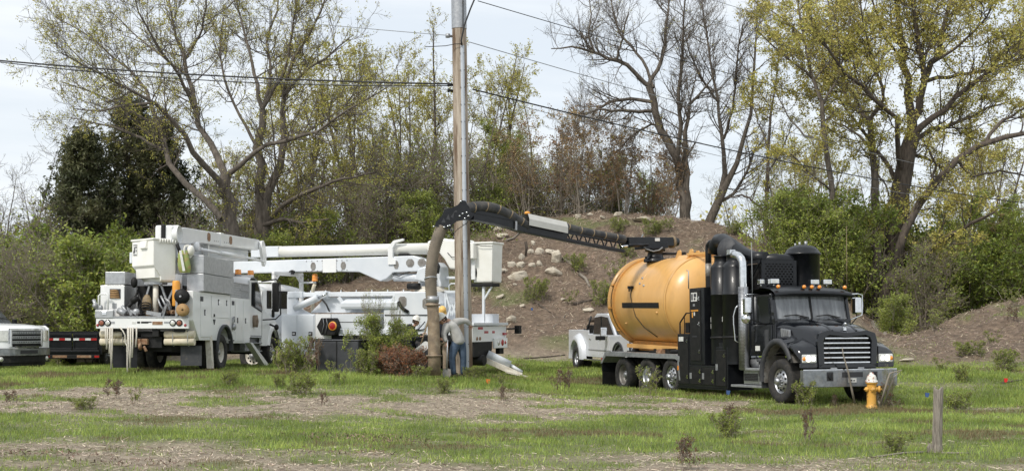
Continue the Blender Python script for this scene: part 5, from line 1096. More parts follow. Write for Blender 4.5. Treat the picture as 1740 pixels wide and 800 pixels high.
MB().lathe([(.001,.03),(.11,.03),(.12,.02)], (4.50,.22,1.44), (0,1,0), 24).build('red_reflector', 'red', HXB); MB().lathe([(.11,.032),(.135,.03),(.14,0)], (4.50,.22,1.44), (0,1,0), 24).build('reflector_ring', 'orangeplastic', HXB)
for x in (4.72,4.84): MB().tube([(x,.23,1.66),(x-.05,.25,1.5),(x+.03,.25,1.2)],.012,5).build('cord', 'wiregrey', HXB)

# ================================================================== white pickup cut by the left picture edge
PU = empty('pickup_truck', (-15.66, 39.1, .45), -40)
tag(PU, 'white pickup with a dark chrome grille, cut off by the left edge', 'pickup truck')
def psec(y, xf): return xf-.42*abs(y/.96)**3.2
hd = MB(); rows = []
ysamp = np.linspace(-1,1,15)
for z, dx, hw in ((.66,0,.96),(.72,.0,.965),(.9,-.02,.965),(1.12,-.03,.96),(1.22,-.05,.955),(1.29,-.12,.94),(1.335,-.30,.90)):
    rows.append([(psec(y*.96, 1.0)+dx, y*hw, z) for y in ysamp])
for x, z, hw in ((.2,1.37,.86),(-.3,1.395,.86),(-1.45,1.42,.86)): rows.append([(x+.25*(1-abs(y)**2), y*hw, z-.05*abs(y)**5) for y in ysamp])
hd.grid(rows); HD = hd.build('front_body', 'pickwhite', PU)
for s in (-1,1):
    pts = [(.62,.66),(.62,1.25),(.4,1.34),(-.8,1.36),(-1.4,1.38),(-5.0,1.38),(-5.0,.55)]+[(-3.9+.50*math.cos(a),.42+.5*math.sin(a)) for a in np.linspace(math.pi-.3,.3,9)]+[(-.55,.45)]+[(.0+.5*math.cos(a),.42+.5*math.sin(a)) for a in np.linspace(math.pi-.1,.3,9)]
    MB().prism(pts,1,s*.93,s*.965).build('body_side', 'pickwhite', PU)
    wheel(PU, 0, s*.86, .41, s, 'pick', Rr=.41, W=.28, rim='alu'); wheel(PU, -3.9, s*.86, .41, s, 'pick', Rr=.41, W=.28, rim='alu')
cb_ = MB(); rows = [[(x, y*hw, z-.05*abs(y)**4) for y in np.linspace(-1,1,9)] for x, z, hw in ((-1.45,1.40,.90),(-2.1,1.90,.76),(-2.4,1.95,.74),(-4.0,1.95,.74),(-4.2,1.88,.76),(-4.25,1.36,.9))]
cb_.grid(rows).build('cab', 'glass', PU); MB().grid([[(x, y*hw, z+.012-.05*abs(y)**4) for y in np.linspace(-1,1,9)] for x, z, hw in ((-2.1,1.90,.77),(-2.4,1.95,.75),(-4.0,1.95,.75),(-4.2,1.88,.77))]).build('roof', 'pickwhite', PU)
# grille
def fr(y0, y1, z0, z1, x0, th, name, m_, par, bev=.01, k=8):
    b_ = MB(); ys_ = np.linspace(y0,y1,k); rows = [[(psec(y,1.0)+x0-th,y,z0) for y in ys_],[(psec(y,1.0)+x0,y,z0) for y in ys_],[(psec(y,1.0)+x0,y,z1) for y in ys_],[(psec(y,1.0)+x0-th,y,z1) for y in ys_]]
    b_.grid(rows, False); b_.add(rows[0]+rows[3],[tuple(list(range(k))+list(range(2*k-1,k-1,-1)))]); return b_.build(name, m_, par)
GR = fr(-.50,.50,.70,1.24,.01,.03,'grille','blackdull',PU)
fr(-.53,.53,1.20,1.26,.05,.06,'chrome_frame','chrome',GR); fr(-.40,.40,.66,.72,.05,.06,'chrome_frame','chrome',GR); fr(-.54,-.47,.70,1.24,.05,.06,'chrome_frame','chrome',GR,k=3); fr(.47,.54,.70,1.24,.05,.06,'chrome_frame','chrome',GR,k=3)
for k in range(3):
    z = .80+k*.145; fr(-.46,.46,z,z+.085,.055,.03,'grille_bar','galv',GR)
    dt = MB()
    for y in np.linspace(-.42,.42,16): xx = psec(y,1.0)+.057; dt.box(xx-.002,xx+.002,y-.012,y+.012,z+.02,z+.06)
    dt.build('grille_hole', 'ink', GR, stuff=True)
for s in (-1,1):
    a, b_ = (.56,.90) if s > 0 else (-.90,-.56); fr(a,b_,.88,1.20,.02,.03,'headlight','lens',PU,k=6); fr(a+.24*(s>0),a+.10+.24*(s>0),.90,1.18,.028,.01,'turn_signal','amber',PU,k=3) if s < 0 else None
BP2 = fr(-.95,.95,.44,.64,.10,.14,'chrome_bumper','bumper',PU,k=15); fr(-.25,.32,.49,.60,.108,.01,'plate_recess','ink',BP2)
fr(-.93,.93,.22,.43,.05,.14,'lower_valance','blackdull',PU,k=15); fr(-.7,.7,.12,.24,.0,.2,'skid_plate','blackdull',PU,k=9)
for y in (-.74,.74): MB().lathe([(.001,.03),(.06,.02),(.075,0)], (psec(y,1.0)+.05,y,.33), (1,.4*y,0), 16).build('fog_lamp', 'lens', PU)
MB().box(-1.75,-1.60,-1.12,-.98,1.33,1.55).box(-1.75,-1.60,.98,1.12,1.33,1.55).build('door_mirror', 'blackdull', PU, .03, stuff=True)

# ================================================================== dump trailer
DT = empty('dump_trailer', (-15.42, 44.0, .36), 92)
tag(DT, 'low black dump trailer with red and white reflective tape on its tailgate', 'trailer')
MB().box(0,3.6,-.95,-.89,.5,1.18).box(0,3.6,.89,.95,.5,1.18).box(0,3.6,-.95,.95,.48,.56).box(3.5,3.6,-.95,.95,.5,1.25).build('dump_bed', 'black', DT, .01)
for s in (-1,1):
    y0, y1 = (.02,.88) if s > 0 else (-.88,-.02)
    g_ = MB().box(-.02,.02,y0,y1,.55,1.14).build('tailgate_door', 'black', DT, .006)
    MB().box(-.05,-.02,y0,y1,1.07,1.14).box(-.05,-.02,y0,y0+.05,.6,1.07).box(-.05,-.02,y1-.05,y1,.6,1.07).box(-.06,-.02,y0,y1,.55,.62).build('gate_frame', 'black', g_, .006)
    for k in range(4):
        a = y0+.03+k*.205; MB().box(-.056,-.05 if False else -.02,a,a+.195,.90,.975).build('reflective_tape', 'red' if k % 2 == (1 if s > 0 else 0) else 'sticker', g_)
MB().box(-.12,0,-.95,.95,.48,.55).box(-.06,.04,-.95,.95,.40,.48).build('rear_sill', 'black', DT, .01)
RB = MB().box(-.08,.0,-.95,.95,.26,.40).build('rear_bumper', 'blackdull', DT, .01)
for y in (.86,-.86): MB().box(-.09,-.08,y-.08,y+.08,.30,.37).build('tail_lamp', 'red', RB)
for y in (.42,-.42): MB().lathe([(.001,.0)],(0,0,0),n=3) if False else MB().box(-.09,-.08,y-.25,y+.25,.29,.38).build('ramp_slot', 'rust', RB, .03)
for s in (-1,1):
    MB().box(-.03,.05,s*.98-.04,s*.98+.04,.4,1.24).build('corner_post', 'black', DT, .01)
    for x in (1.4,2.2): wheel(DT, x, s*.70, .33, s, 'pick', Rr=.34, W=.2, rim='rimgrey')
MB().box(.2,3.4,-.55,.55,.3,.48).build('trailer_frame', 'blackdull', DT); MB().tube([(.0,.98,1.2),(.1,.98,1.42),(.3,.98,1.42)],.08,8).build('latch_arm', 'blackdull', DT)
MB().box(.05,.1,-.9,.9,1.14,1.22).build('tarp_rail', 'black', DT)

# ================================================================== silver-white dually behind the tank
P2 = empty('pickup_truck', (3.38, 45.3, .20), -75)
tag(P2, 'pearl white crew cab pickup with wide rear fenders, half hidden by the orange tank', 'pickup truck')
for s in (-1,1):
    wheel(P2, 0, s*1.02, .41, s, 'concave', Rr=.42, W=.24, rim='alu'); wheel(P2, 0, s*.74, .41, s, 'concave', Rr=.42, W=.24, rim='alu'); wheel(P2, 4.1, s*.88, .41, s, 'pick', Rr=.42, W=.26, rim='alu')
    pts = [(-1.25,.60),(-1.25,1.42),(1.05,1.42),(1.06,1.28),(4.9,1.26),(5.05,1.1),(5.05,.55),(4.65,.5)]+[(4.1+.52*math.cos(a),.45+.52*math.sin(a)) for a in np.linspace(.15,math.pi-.1,10)]+[(3.5,.50),(.6,.50)]+[(.0+.54*math.cos(a),.42+.54*math.sin(a)) for a in np.linspace(.15,math.pi-.2,10)]+[(-.6,.6)]
    BS = MB().prism(pts,1,s*.96,s*1.0).build('body_side', 'silver', P2, .015)
    rows = []
    for a in np.linspace(-.05,math.pi+.05,17):
        rows.append([(r_*math.cos(a)*1.0, s*y, .42+r_*1.12*math.sin(a)+.0) for r_, y in ((.80,.99),(.74,1.12),(.67,1.19),(.60,1.20),(.54,1.19),(.54,1.0))])
    MB().grid(rows).build('wide_fender', 'silver', BS)
    MB().grid([[(4.1+r_*math.cos(a), s*y, .45+r_*math.sin(a)) for r_, y in ((.62,1.0),(.60,1.03),(.53,1.03),(.52,.8))] for a in np.linspace(0,math.pi,14)]).build('front_arch', 'plastic', BS)
    for x0, x1 in ((1.15,2.15),(2.2,3.25)):
        MB().box(x0,x1,s*1.0,s*1.008,.56,1.24).build('door', 'silver', BS, .004)
        MB().box(x0+.05,x0+.20,s*1.008,s*1.03,1.08,1.13).build('door_handle', 'chrome', BS, .01)
    MB().box(1.1,3.4,s*1.0,s*1.02,.72,.76).build('side_moulding', 'galv', BS)
    MB().box(.9,3.4,s*.98,s*1.14,.36,.42).build('running_board', 'chrome', P2, .02)
    MB().prism([(1.25,1.28),(1.42,1.86),(2.08,1.90),(2.10,1.28)],1,s*.87,s*.90).prism([(2.2,1.28),(2.18,1.90),(2.72,1.86),(3.30,1.28)],1,s*.87,s*.90).build('side_window', 'glass', P2)
    MB().box(3.0,3.1,s*1.02,s*1.25,1.20,1.52).build('tow_mirror', 'chrome', P2, .03); MB().box(3.0,3.16,s*1.1,s*1.42,1.10,1.24).build('mirror_housing', 'blackdull', P2, .03)
MB().prism([(1.10,1.25),(1.28,1.90),(1.5,2.0),(2.6,2.0),(2.85,1.92),(3.45,1.28),(5.0,1.24),(5.05,1.0),(5.0,.6),(3.3,.6),(1.0,.6)],1,-.86,.86).build('cab', 'silver', P2, .04)
MB().box(-1.25,1.05,-.95,.95,.70,.78).box(-1.28,-1.22,-.96,.96,.7,1.42).build('bed', 'silver', P2, .01)
MB().tube([(.35,-.92,1.45),(.6,-.95,1.38),(.85,-.95,1.5),(1.05,-.9,1.9)],.035,8).build('bed_hose', 'wire', P2)
MB().box(.35,.95,-.85,.4,1.3,1.60).build('bed_toolbox', 'blackdull', P2, .03)
MB().box(-1.1,5.0,-.45,.45,.45,.65).build('chassis_frame', 'blackdull', P2)
MB().prism([(2.88,1.88),(3.46,1.29),(3.48,1.31),(2.90,1.91)],1,-.8,.8).build('windshield', 'glass', P2)
# ================================================================== trees
def nrm(v): return v/np.maximum(np.linalg.norm(v, axis=-1, keepdims=True), 1e-9)
def tube_arrays(P, Rd, s_):
    N, K, _ = P.shape; T = nrm(np.gradient(P, axis=1)); ref = np.array([.31,.83,.12]); U = nrm(np.cross(T, ref)); W_ = np.cross(T, U)
    a = 2*np.pi*np.arange(s_)/s_
    V = P[:,:,None,:]+Rd[:,:,None,None]*(U[:,:,None,:]*np.cos(a)[None,None,:,None]+W_[:,:,None,:]*np.sin(a)[None,None,:,None])
    i = np.arange(N)[:,None,None]*K*s_+np.arange(K-1)[None,:,None]*s_; j = np.arange(s_)[None,None,:]; j2 = (j+1)%s_
    Fq = np.stack([i+j, i+j2, i+s_+j2, i+s_+j], -1).reshape(-1, 4)
    return V.reshape(-1,3), Fq
def merge(parts):
    Vs, Fs, o = [], [], 0
    for V, Fq in parts: Vs.append(V); Fs.append(Fq+o); o += len(V)
    return np.concatenate(Vs), np.concatenate(Fs)
def grow(P, Rd, n, L, K2=5, tmin=.2, ang=(50,15), up=.1, wob=.18, r0=.6, rtip=.004, rmax=None, tpow=1.0, lendrop=.45):
    """n side branches on each parent polyline; L: length of a branch in metres"""
    N, K, _ = P.shape; n = np.asarray(n) if np.ndim(n) else np.full(N, n); idx = np.repeat(np.arange(N), n.astype(int)); m_ = len(idx)
    t_ = tmin+(1-tmin)*rng.random(m_)**tpow; f_ = t_*(K-1); i0 = np.minimum(f_.astype(int), K-2); fr_ = (f_-i0)[:,None]
    p = P[idx,i0]*(1-fr_)+P[idx,i0+1]*fr_; tan = nrm(P[idx,i0+1]-P[idx,i0]); rp = Rd[idx,i0]*(1-fr_[:,0])+Rd[idx,i0+1]*fr_[:,0]
    a = np.radians(rng.normal(ang[0], ang[1], m_)); q = nrm(np.cross(tan, rng.normal(size=(m_,3))))
    d = nrm(tan*np.cos(a)[:,None]+q*np.sin(a)[:,None])
    Lv = (np.asarray(L)[idx] if np.ndim(L) else L)*(1-lendrop*t_)*rng.uniform(.55,1.25,m_)
    O = np.empty((m_,K2,3)); O[:,0] = p
    for k in range(1, K2):
        d = nrm(d+rng.normal(size=(m_,3))*wob+np.array([0,0,up])); O[:,k] = O[:,k-1]+d*(Lv/(K2-1))[:,None]
    rs = rp*r0
    if rmax: rs = np.minimum(rs, rmax)
    rs = np.maximum(rs, rtip*1.05); w_ = np.linspace(0,1,K2)[None,:]
    return O, rs[:,None]*(1-w_)+rtip*w_, Lv
def leaf_quads(pts, size, aspect=.55, flat=.3):
    m_ = len(pts); a = nrm(rng.normal(size=(m_,3))+np.array([0,0,-flat])); b_ = nrm(np.cross(a, rng.normal(size=(m_,3))))
    s_ = (size*rng.uniform(.6,1.35,m_))[:,None]; a = a*s_; b_ = b_*s_*aspect
    V = np.stack([pts-a*.5, pts+b_*.5, pts+a*.5, pts-b_*.5], 1).reshape(-1,3)
    return V, np.arange(4*m_).reshape(-1,4)
def on_branches(P, n, spread=.06, t0=.25):
    N, K, _ = P.shape; idx = rng.integers(0, N, n); f_ = (t0+(1-t0)*rng.random(n))*(K-1); i0 = np.minimum(f_.astype(int), K-2); fr_ = (f_-i0)[:,None]
    return P[idx,i0]*(1-fr_)+P[idx,i0+1]*fr_+rng.normal(size=(n,3))*spread
def resample(pts, K):
    pts = np.asarray(pts, float); d_ = np.r_[0, np.cumsum(np.linalg.norm(np.diff(pts[:,:3], axis=0), axis=1))]; t_ = np.linspace(0, d_[-1], K)
    return np.stack([np.interp(t_, d_, pts[:,k]) for k in range(pts.shape[1])], 1)
def assemble(name, label, loc, bark, trunks, twigs, leaves, cat='tree', group=None, twigmat=None):
    root = empty(name, loc); tag(root, label, cat, group); L0 = np.array(loc)
    V, Fq = merge([tube_arrays(*t_) for t_ in trunks]); npmesh('trunk', V-L0, Fq, bark, root, True)
    if twigs: V, Fq = merge([tube_arrays(*t_) for t_ in twigs]); npmesh('branches', V-L0, Fq, twigmat or bark, root, True)
    for nme, (V, Fq), m_ in leaves: npmesh(nme, V-L0, Fq, m_, root)
    return root
def hero(label, Y, limbs, bark, slopes, l1=(2.6,9), l2=(1.2,5), l3=(.5,4), leaf=None, up=.10, seed=0, twigmat=None, groundbase=True, K=9):
    global rng
    rng = np.random.default_rng(100+seed); acc = []; Ps = []; Rs = []; Ls = []
    for li, lb in enumerate(limbs):
        pts = []; n_ = len(lb); sl_ = slopes[li % len(slopes)]
        if li and acc:
            A_ = np.array(acc); k = np.argmin((A_[:,0]-lb[0][0])**2+(A_[:,1]-lb[0][1])**2); y0 = A_[k,2]
        else: y0 = Y
        tot = sum(math.hypot(a[0]-b_[0], a[1]-b_[1]) for a, b_ in zip(lb, lb[1:])); run = 0
        for k, (px, py, wd) in enumerate(lb):
            if k: run += math.hypot(px-lb[k-1][0], py-lb[k-1][1])
            yy = y0+sl_*run/100*(1 if li else .0); p = at(px, py, yy); pts.append((p.x, p.y, p.z, max(.010, wd*.80*yy/F/2))); acc.append((px, py, yy))
        if li == 0 and groundbase:
            g_ = gz(pts[0][0], pts[0][1]); 
            if pts[0][2] > g_: pts = [(pts[0][0], pts[0][1], g_-.2, pts[0][3]*1.15)]+pts
        rs_ = resample(pts, K*2 if li == 0 else K+3)
        rs_ = resample(pts, K+3)
        w_ = rng.normal(size=(K+3,3))*.07; w_[0] = 0; rs_[:,:3] += w_*np.minimum(1, rs_[:,3:4]*6)
        Ps.append(rs_[:,:3]); Rs.append(rs_[:,3]); Ls.append(np.sum(np.linalg.norm(np.diff(rs_[:,:3], axis=0), axis=1)))
    P = np.array(Ps); Rd = np.array(Rs); Ls = np.array(Ls)
    n1 = np.maximum(3, (Ls*l1[1]/6)).astype(int); n1[0] = max(2, n1[0]//3)
    P1, R1, L1 = grow(P, Rd, n1, l1[0], 7, .22, (48,16), up, .16, .50, .007, .038, lendrop=.3)
    P2, R2, L2 = grow(P1, R1, l2[1], l2[0], 5, .12, (45,16), up*.8, .2, .62, .006, .022)
    P3, R3, L3 = grow(P2, R2, l3[1], l3[0], 4, .1, (42,18), up, .22, .7, .0048, .010)
    Pe, Re, Le = grow(P, Rd, np.maximum(3, Ls*1.2).astype(int), l2[0], 5, .45, (50,18), up, .2, .4, .006, .02)
    lv = []
    if leaf:
        nl, size, m_, spr = leaf; cl_ = lambda Q, n_: np.repeat(on_branches(Q, max(1, n_//6), .02, .35), 6, axis=0)+rng.normal(size=(max(1, n_//6)*6, 3))*spr*1.3
        a = cl_(P3, int(nl*.8)); b_ = cl_(P2, int(nl*.2))
        lv.append(('leaves', leaf_quads(np.r_[a, b_], size), m_))
    loc = tuple(P[0,0]); loc = (loc[0], loc[1], loc[2])
    return assemble('tree', label, loc, bark, [(P, Rd, 8)], [(P1,R1,4),(P2,R2,3),(P3,R3,3),(Pe,Re,3)], lv, twigmat=twigmat)
def zs(ox, oy, sc, pts): return [(ox+x*sc, oy+y*sc, w_) for x, y, w_ in pts]

hero('big spreading budding tree behind the left bucket truck boom, its trunk forking low', 56, [
 [(396,475,34),(394,400,32),(392,360,28),(385,320,26),(383,299,22)],
 [(383,299,16),(360,255,14),(330,185,11),(318,130,9),(315,100,8),(300,65,6),(290,20,4),(285,-25,3)],
 [(315,100,7),(340,60,5),(350,20,4),(352,-25,3)],
 [(388,340,15),(368,310,14),(335,262,12),(318,235,11),(294,205,10),(262,175,8),(235,160,7),(195,140,5),(150,115,4),(105,90,2)],
 [(378,372,15),(345,338,14),(312,305,13),(292,280,12),(283,258,11),(268,215,9),(255,160,7),(230,125,5),(190,95,4),(150,60,3),(95,30,2)],
 [(385,299,13),(415,273,10),(446,250,9),(500,236,8),(540,225,6),(578,195,5),(640,160,3),(670,140,2)],
 [(262,175,6),(215,178,5),(170,190,4),(125,185,2)],[(283,258,8),(240,235,6),(190,215,4),(120,200,2)],
 [(330,185,8),(300,120,6),(262,70,5),(235,20,3),(225,-20,2)],[(318,130,6),(280,100,5),(230,60,3),(190,20,2)],[(268,215,6),(225,190,5),(165,160,3),(105,140,2)]
 ], 'bark', [0,1.2,-1,-1.6,1.5,-.8,2,1,-2,2,-1], l1=(2.9,14), l2=(1.3,7), l3=(.6,5), leaf=(23000,.085,'leafyellow',.06), seed=1)
hero('tall twin-stemmed tree with budding crown, right neighbour of the big forking tree', 60, [
 [(441,475,30),(441,400,26),(440,320,22),(440,255,18),(446,185,15)],
 [(446,185,10),(438,140,8),(428,100,6),(418,60,5),(405,20,4),(398,-25,3)],[(446,185,9),(475,140,7),(490,100,6),(498,50,5),(505,0,4),(508,-30,3)],
 [(446,190,8),(462,120,6),(452,70,5),(470,20,4),(475,-20,3)],
 [(452,470,24),(452,395,22),(456,330,20),(478,280,16),(488,215,13),(478,165,9),(492,110,7),(530,50,5),(555,0,4),(560,-25,2)],
 [(456,375,12),(480,350,10),(510,330,9),(560,310,7),(600,300,5),(640,292,3)],[(488,240,8),(520,225,6),(560,200,5),(595,170,4),(620,120,2)],
 [(478,165,7),(520,120,5),(560,95,4),(600,60,2)],[(440,255,8),(410,200,6),(385,150,5),(372,90,4),(380,30,3)],[(430,385,12),(475,372,9),(510,378,6),(560,372,4)]
 ], 'bark', [0,1,-1,1.5,0,-2,1,-1,2,-1], l1=(2.8,13), l2=(1.3,7), l3=(.6,5), leaf=(22000,.085,'leafyellow',.06), seed=2)
z3 = lambda pts: zs(900,0,.525,pts)
hero('large bare tree on the mound leaning left with long arching limbs', 66, [
 z3([(510,705,24),(490,600,20),(470,500,18),(430,430,17),(400,350,15),(385,280,14)]),
 z3([(385,280,10),(340,230,9),(280,195,8),(210,170,6),(140,150,4),(70,160,2)]),z3([(395,330,8),(330,320,7),(260,330,6),(200,365,4),(150,372,2)]),
 z3([(395,360,8),(300,360,6),(220,355,4),(160,380,3)]),z3([(385,280,10),(430,190,8),(440,100,6),(450,20,4),(452,-40,3)]),z3([(400,285,7),(370,200,6),(330,150,5),(290,110,4),(270,40,3),(262,-20,2)]),
 z3([(475,560,10),(490,440,10),(480,330,8),(490,200,6),(500,60,4),(505,-30,3)]),z3([(505,700,16),(508,560,14),(500,430,9),(520,330,7),(560,300,4),(600,240,3)]),
 z3([(210,170,5),(190,110,4),(200,40,3),(190,-20,2)]),z3([(280,195,6),(300,120,4),(320,40,3)]),z3([(440,440,7),(400,400,5),(340,430,4),(300,470,3)])
 ], 'bark', [0,-1,2,-2,1,1.5,-1,0,2,-1,1], l1=(2.6,17), l2=(1.25,8), l3=(.6,4), leaf=(1200,.07,'leafolive',.05), seed=3)
hero('bare tree forking low into a wide vee on the mound top behind the tank', 67, [
 z3([(570,712,20),(620,620,17),(660,570,12),(690,470,9),(720,350,7),(725,200,5),(735,60,3),(740,-30,2)]),
 z3([(620,620,13),(630,560,11),(625,450,8),(610,330,6),(590,230,5),(575,130,4),(560,40,3),(555,-30,2)]),z3([(628,450,6),(660,340,5),(670,200,4),(690,80,3)]),
 z3([(600,650,9),(650,640,7),(700,560,5),(730,480,4)]),z3([(610,330,5),(560,260,4),(520,180,3),(500,100,2)])
 ], 'bark', [0,1.5,-1.5,1,-2], l1=(2.6,20), l2=(1.25,8), l3=(.6,4), leaf=(700,.07,'leafolive',.05), seed=4)
hero('slim young tree with few yellowish leaves, right of the bare vee tree', 62, [
 z3([(765,745,10),(765,600,8),(775,500,7),(780,380,5),(800,250,3),(805,180,2)]),z3([(762,690,6),(730,655,5),(690,630,4),(650,640,2)]),z3([(770,560,4),(820,480,3),(850,400,2)]),z3([(775,480,4),(740,400,3),(720,330,2)])
 ], 'barkdark', [0,1,-1,2], l1=(1.9,13), l2=(.9,6), l3=(.45,4), leaf=(2600,.09,'leafyellow',.05), seed=5)
z4 = lambda pts: zs(1240,0,.525,pts)
hero('tall slender tree with olive spring leaves left of the massive trunk', 58, [
 z4([(345,860,16),(340,790,14),(330,620,12),(310,460,11),(300,340,9),(265,250,7),(240,120,5),(220,20,4),(215,-40,3)]),
 z4([(300,340,6),(350,250,5),(380,150,4),(390,50,3),(395,-30,2)]),z4([(265,250,5),(200,200,4),(140,150,3),(80,90,2)]),z4([(310,460,5),(240,440,4),(190,380,3),(150,300,2)]),z4([(240,120,4),(170,60,3),(110,20,2)]),z4([(330,620,5),(260,560,4),(200,500,3)])
 ], 'bark', [0,1,-1,2,1,-2], l1=(2.5,14), l2=(1.2,6), l3=(.55,5), leaf=(15000,.115,'leafolive',.07), seed=6)
hero('mid-sized leafy tree whose trunk runs just left of the massive cottonwood', 59, [
 z4([(480,870,20),(475,800,18),(468,600,16),(460,480,14),(450,390,13)]),z4([(450,390,9),(370,320,8),(365,245,6),(330,130,5),(320,30,3),(315,-30,2)]),z4([(450,390,9),(500,320,7),(470,200,6),(430,80,4),(420,-30,3)]),
 z4([(455,420,6),(400,300,5),(300,230,4),(220,170,2)]),z4([(460,480,6),(420,440,5),(360,400,3)]),z4([(470,560,5),(500,590,4),(520,640,3)])
 ], 'bark', [0,1,-1,2,1,0], l1=(2.6,13), l2=(1.2,6), l3=(.55,5), leaf=(15000,.115,'leafolive',.07), seed=7)
hero('massive cottonwood with a thick dark trunk and yellow-green crown filling the upper right', 60, [
 z4([(515,1010,54),(530,790,44),(545,650,40),(570,520,36),(590,430,32)]),
 z4([(590,430,20),(575,300,16),(560,150,13),(540,20,10),(535,-50,9)]),z4([(590,430,22),(608,370,18),(625,300,15),(625,220,12),(605,100,9),(590,-20,7)]),z4([(625,260,14),(680,150,11),(700,50,9),(735,-30,8)]),
 z4([(588,445,16),(625,400,14),(680,370,12),(740,310,10),(800,260,9),(880,210,7),(955,150,5),(1010,110,3)]),z4([(580,480,11),(625,435,10),(680,415,9),(760,390,7),(830,350,5),(900,330,3)]),z4([(640,262,9),(690,252,8),(730,245,7),(840,230,6),(950,185,4),(1000,180,3)]),
 z4([(560,560,12),(545,480,11),(535,390,10),(505,352,9),(430,280,8),(380,250,6),(300,130,5),(250,40,3)]),z4([(550,610,10),(530,560,9),(480,500,8),(440,430,6),(360,330,4),(300,280,3)]),z4([(570,200,6),(500,120,5),(470,30,4),(450,-40,3)]),
 z4([(605,120,6),(650,60,5),(690,0,4)]),z4([(655,205,7),(700,180,6),(760,130,5),(830,60,4),(870,-20,3)]),z4([(840,230,5),(900,150,4),(940,60,3)]),z4([(575,500,8),(620,505,7),(660,520,5),(700,560,4),(740,620,3)])
 ], 'barkdark', [0,1,-1,1.5,-1,2,1,-2,2,-1,1,-1.5,1,2], l1=(3.0,14), l2=(1.4,7), l3=(.6,5), leaf=(52000,.12,'leafolive',.08), seed=8)
hero('thick leaning limb-like tree rising to the right edge in front of the cottonwood', 57, [
 [(1500,535,22),(1512,470,20),(1539,383,17),(1581,320,16),(1628,273,14),(1676,241,12),(1745,226,9),(1800,215,6)],[(1676,241,8),(1697,210,7),(1730,190,5),(1770,170,3)],[(1515,480,15),(1560,446,13),(1594,415,12),(1640,385,8),(1690,360,4)],[(1628,273,7),(1650,300,5),(1700,290,4),(1745,300,3)],[(1581,320,6),(1590,280,5),(1570,240,4)]
 ], 'barkdark', [0,1,-2,1,-1], l1=(2.6,9), l2=(1.2,6), l3=(.55,5), leaf=(9000,.11,'leafolive',.07), seed=9)

# ---------------------------------------------------------------- smaller kinds built once, then copied
def maketree(name, label, cat, H_, nst, spread, bark, l1, l2, l3, leaves, seed, lean=.06, r0=.09, up=.15, group=None, tmin=.18, loc=(0,0,0)):
    global rng
    rng = np.random.default_rng(500+seed); K = 9; P = np.zeros((nst,K,3)); d = nrm(np.c_[rng.normal(size=(nst,2))*spread, np.ones(nst)])
    P[:,0,:2] = rng.normal(size=(nst,2))*.18*min(1, nst/2); hs = H_*rng.uniform(.75,1.0,nst)
    for k in range(1, K):
        d = nrm(d+rng.normal(size=(nst,3))*lean+np.array([0,0,up*.6])); P[:,k] = P[:,k-1]+d*(hs/(K-1))[:,None]
    P[:,0,2] -= .3; Rd = (r0*rng.uniform(.6,1,nst))[:,None]*np.linspace(1,.16,K)[None,:]
    P1, R1, _ = grow(P, Rd, l1[1], l1[0], 6, tmin, (50,15), up, .17, .5, .007, r0*.5, lendrop=.5)
    tw = [(P1,R1,4)]; P2, R2, _ = grow(P1, R1, l2[1], l2[0], 5, .12, (45,16), up*.7, .2, .6, .0055, .018); tw.append((P2,R2,3))
    P3, R3, _ = grow(P2, R2, l3[1], l3[0], 4, .1, (42,18), up*.5, .22, .7, .0045, .009); tw.append((P3,R3,3))
    lv = []
    for nl, size, m_, spr in leaves:
        lv.append(('leaves', leaf_quads(np.r_[on_branches(P3, int(nl*.8), spr), on_branches(P2, nl-int(nl*.8), spr)], size), m_))
    return assemble(name, label, loc, bark, [(P, Rd, 7)], tw, lv, cat, group)
protos = {}
protos['bud'] = maketree('tree', 'p', 'tree', 13, 3, .16, 'bark', (2.8,12), (1.3,5), (.6,4), [(7000,.10,'leafyellow',.06)], 1, r0=.13)
protos['bud2'] = maketree('tree', 'p', 'tree', 12, 4, .2, 'twig', (2.6,10), (1.2,5), (.6,4), [(9000,.10,'leafyellow',.06)], 2, r0=.10)
protos['bare'] = maketree('tree', 'p', 'tree', 11, 3, .18, 'bark', (2.5,13), (1.2,6), (.55,4), [(300,.07,'leafolive',.05)], 3, r0=.10)
protos['pole'] = maketree('tree', 'p', 'tree', 12, 1, .1, 'barkdark', (2.3,22), (1.1,6), (.5,5), [(2500,.09,'leafolive',.05)], 4, r0=.16)
protos['rust'] = maketree('small_tree', 'p', 'small tree', 7, 5, .2, 'barkpale', (1.8,9), (.9,5), (.45,4), [(3600,.11,'leafrust',.05)], 5, r0=.06)
protos['green'] = maketree('small_tree', 'p', 'small tree', 8, 4, .22, 'bark', (2.2,10), (1.1,5), (.55,4), [(13000,.12,'leafgreen',.08)], 6, r0=.08)
protos['bush'] = maketree('bush', 'p', 'bush', 3.2, 9, .5, 'barkpale', (1.3,7), (.7,5), (.4,4), [(13000,.10,'leafgreen',.08)], 7, r0=.035, up=.10, tmin=.05)
protos['bushdeep'] = maketree('bush', 'p', 'bush', 3.4, 9, .55, 'bark', (1.4,7), (.7,5), (.4,4), [(12000,.11,'leafdeep',.08)], 8, r0=.035, up=.08, tmin=.05)
protos['bushtwig'] = maketree('bush', 'p', 'bush', 4.0, 12, .45, 'twig', (1.5,8), (.8,6), (.4,4), [(2500,.08,'leafgreen',.05)], 9, r0=.03, up=.10, tmin=.05)
_used = set(); trng = random.Random(5)
def place(kind, px, Y, sc, label, group=None, rz=None, sx=1.0, dz=0, name=None):
    X = (px-870)/F*Y; src = protos[kind]
    o = src if kind not in _used else copy_tree(src)
    _used.add(kind); o.location = (X, Y, gz(X, Y)+dz); o.rotation_euler = (0, 0, trng.uniform(0, 6.28) if rz is None else rz); o.scale = (sc*sx, sc*sx, sc)
    o['label'] = label
    if group: o['group'] = group
    elif 'group' in o: del o['group']
    return o
G1 = 'young budding trees in the wood behind the trucks'
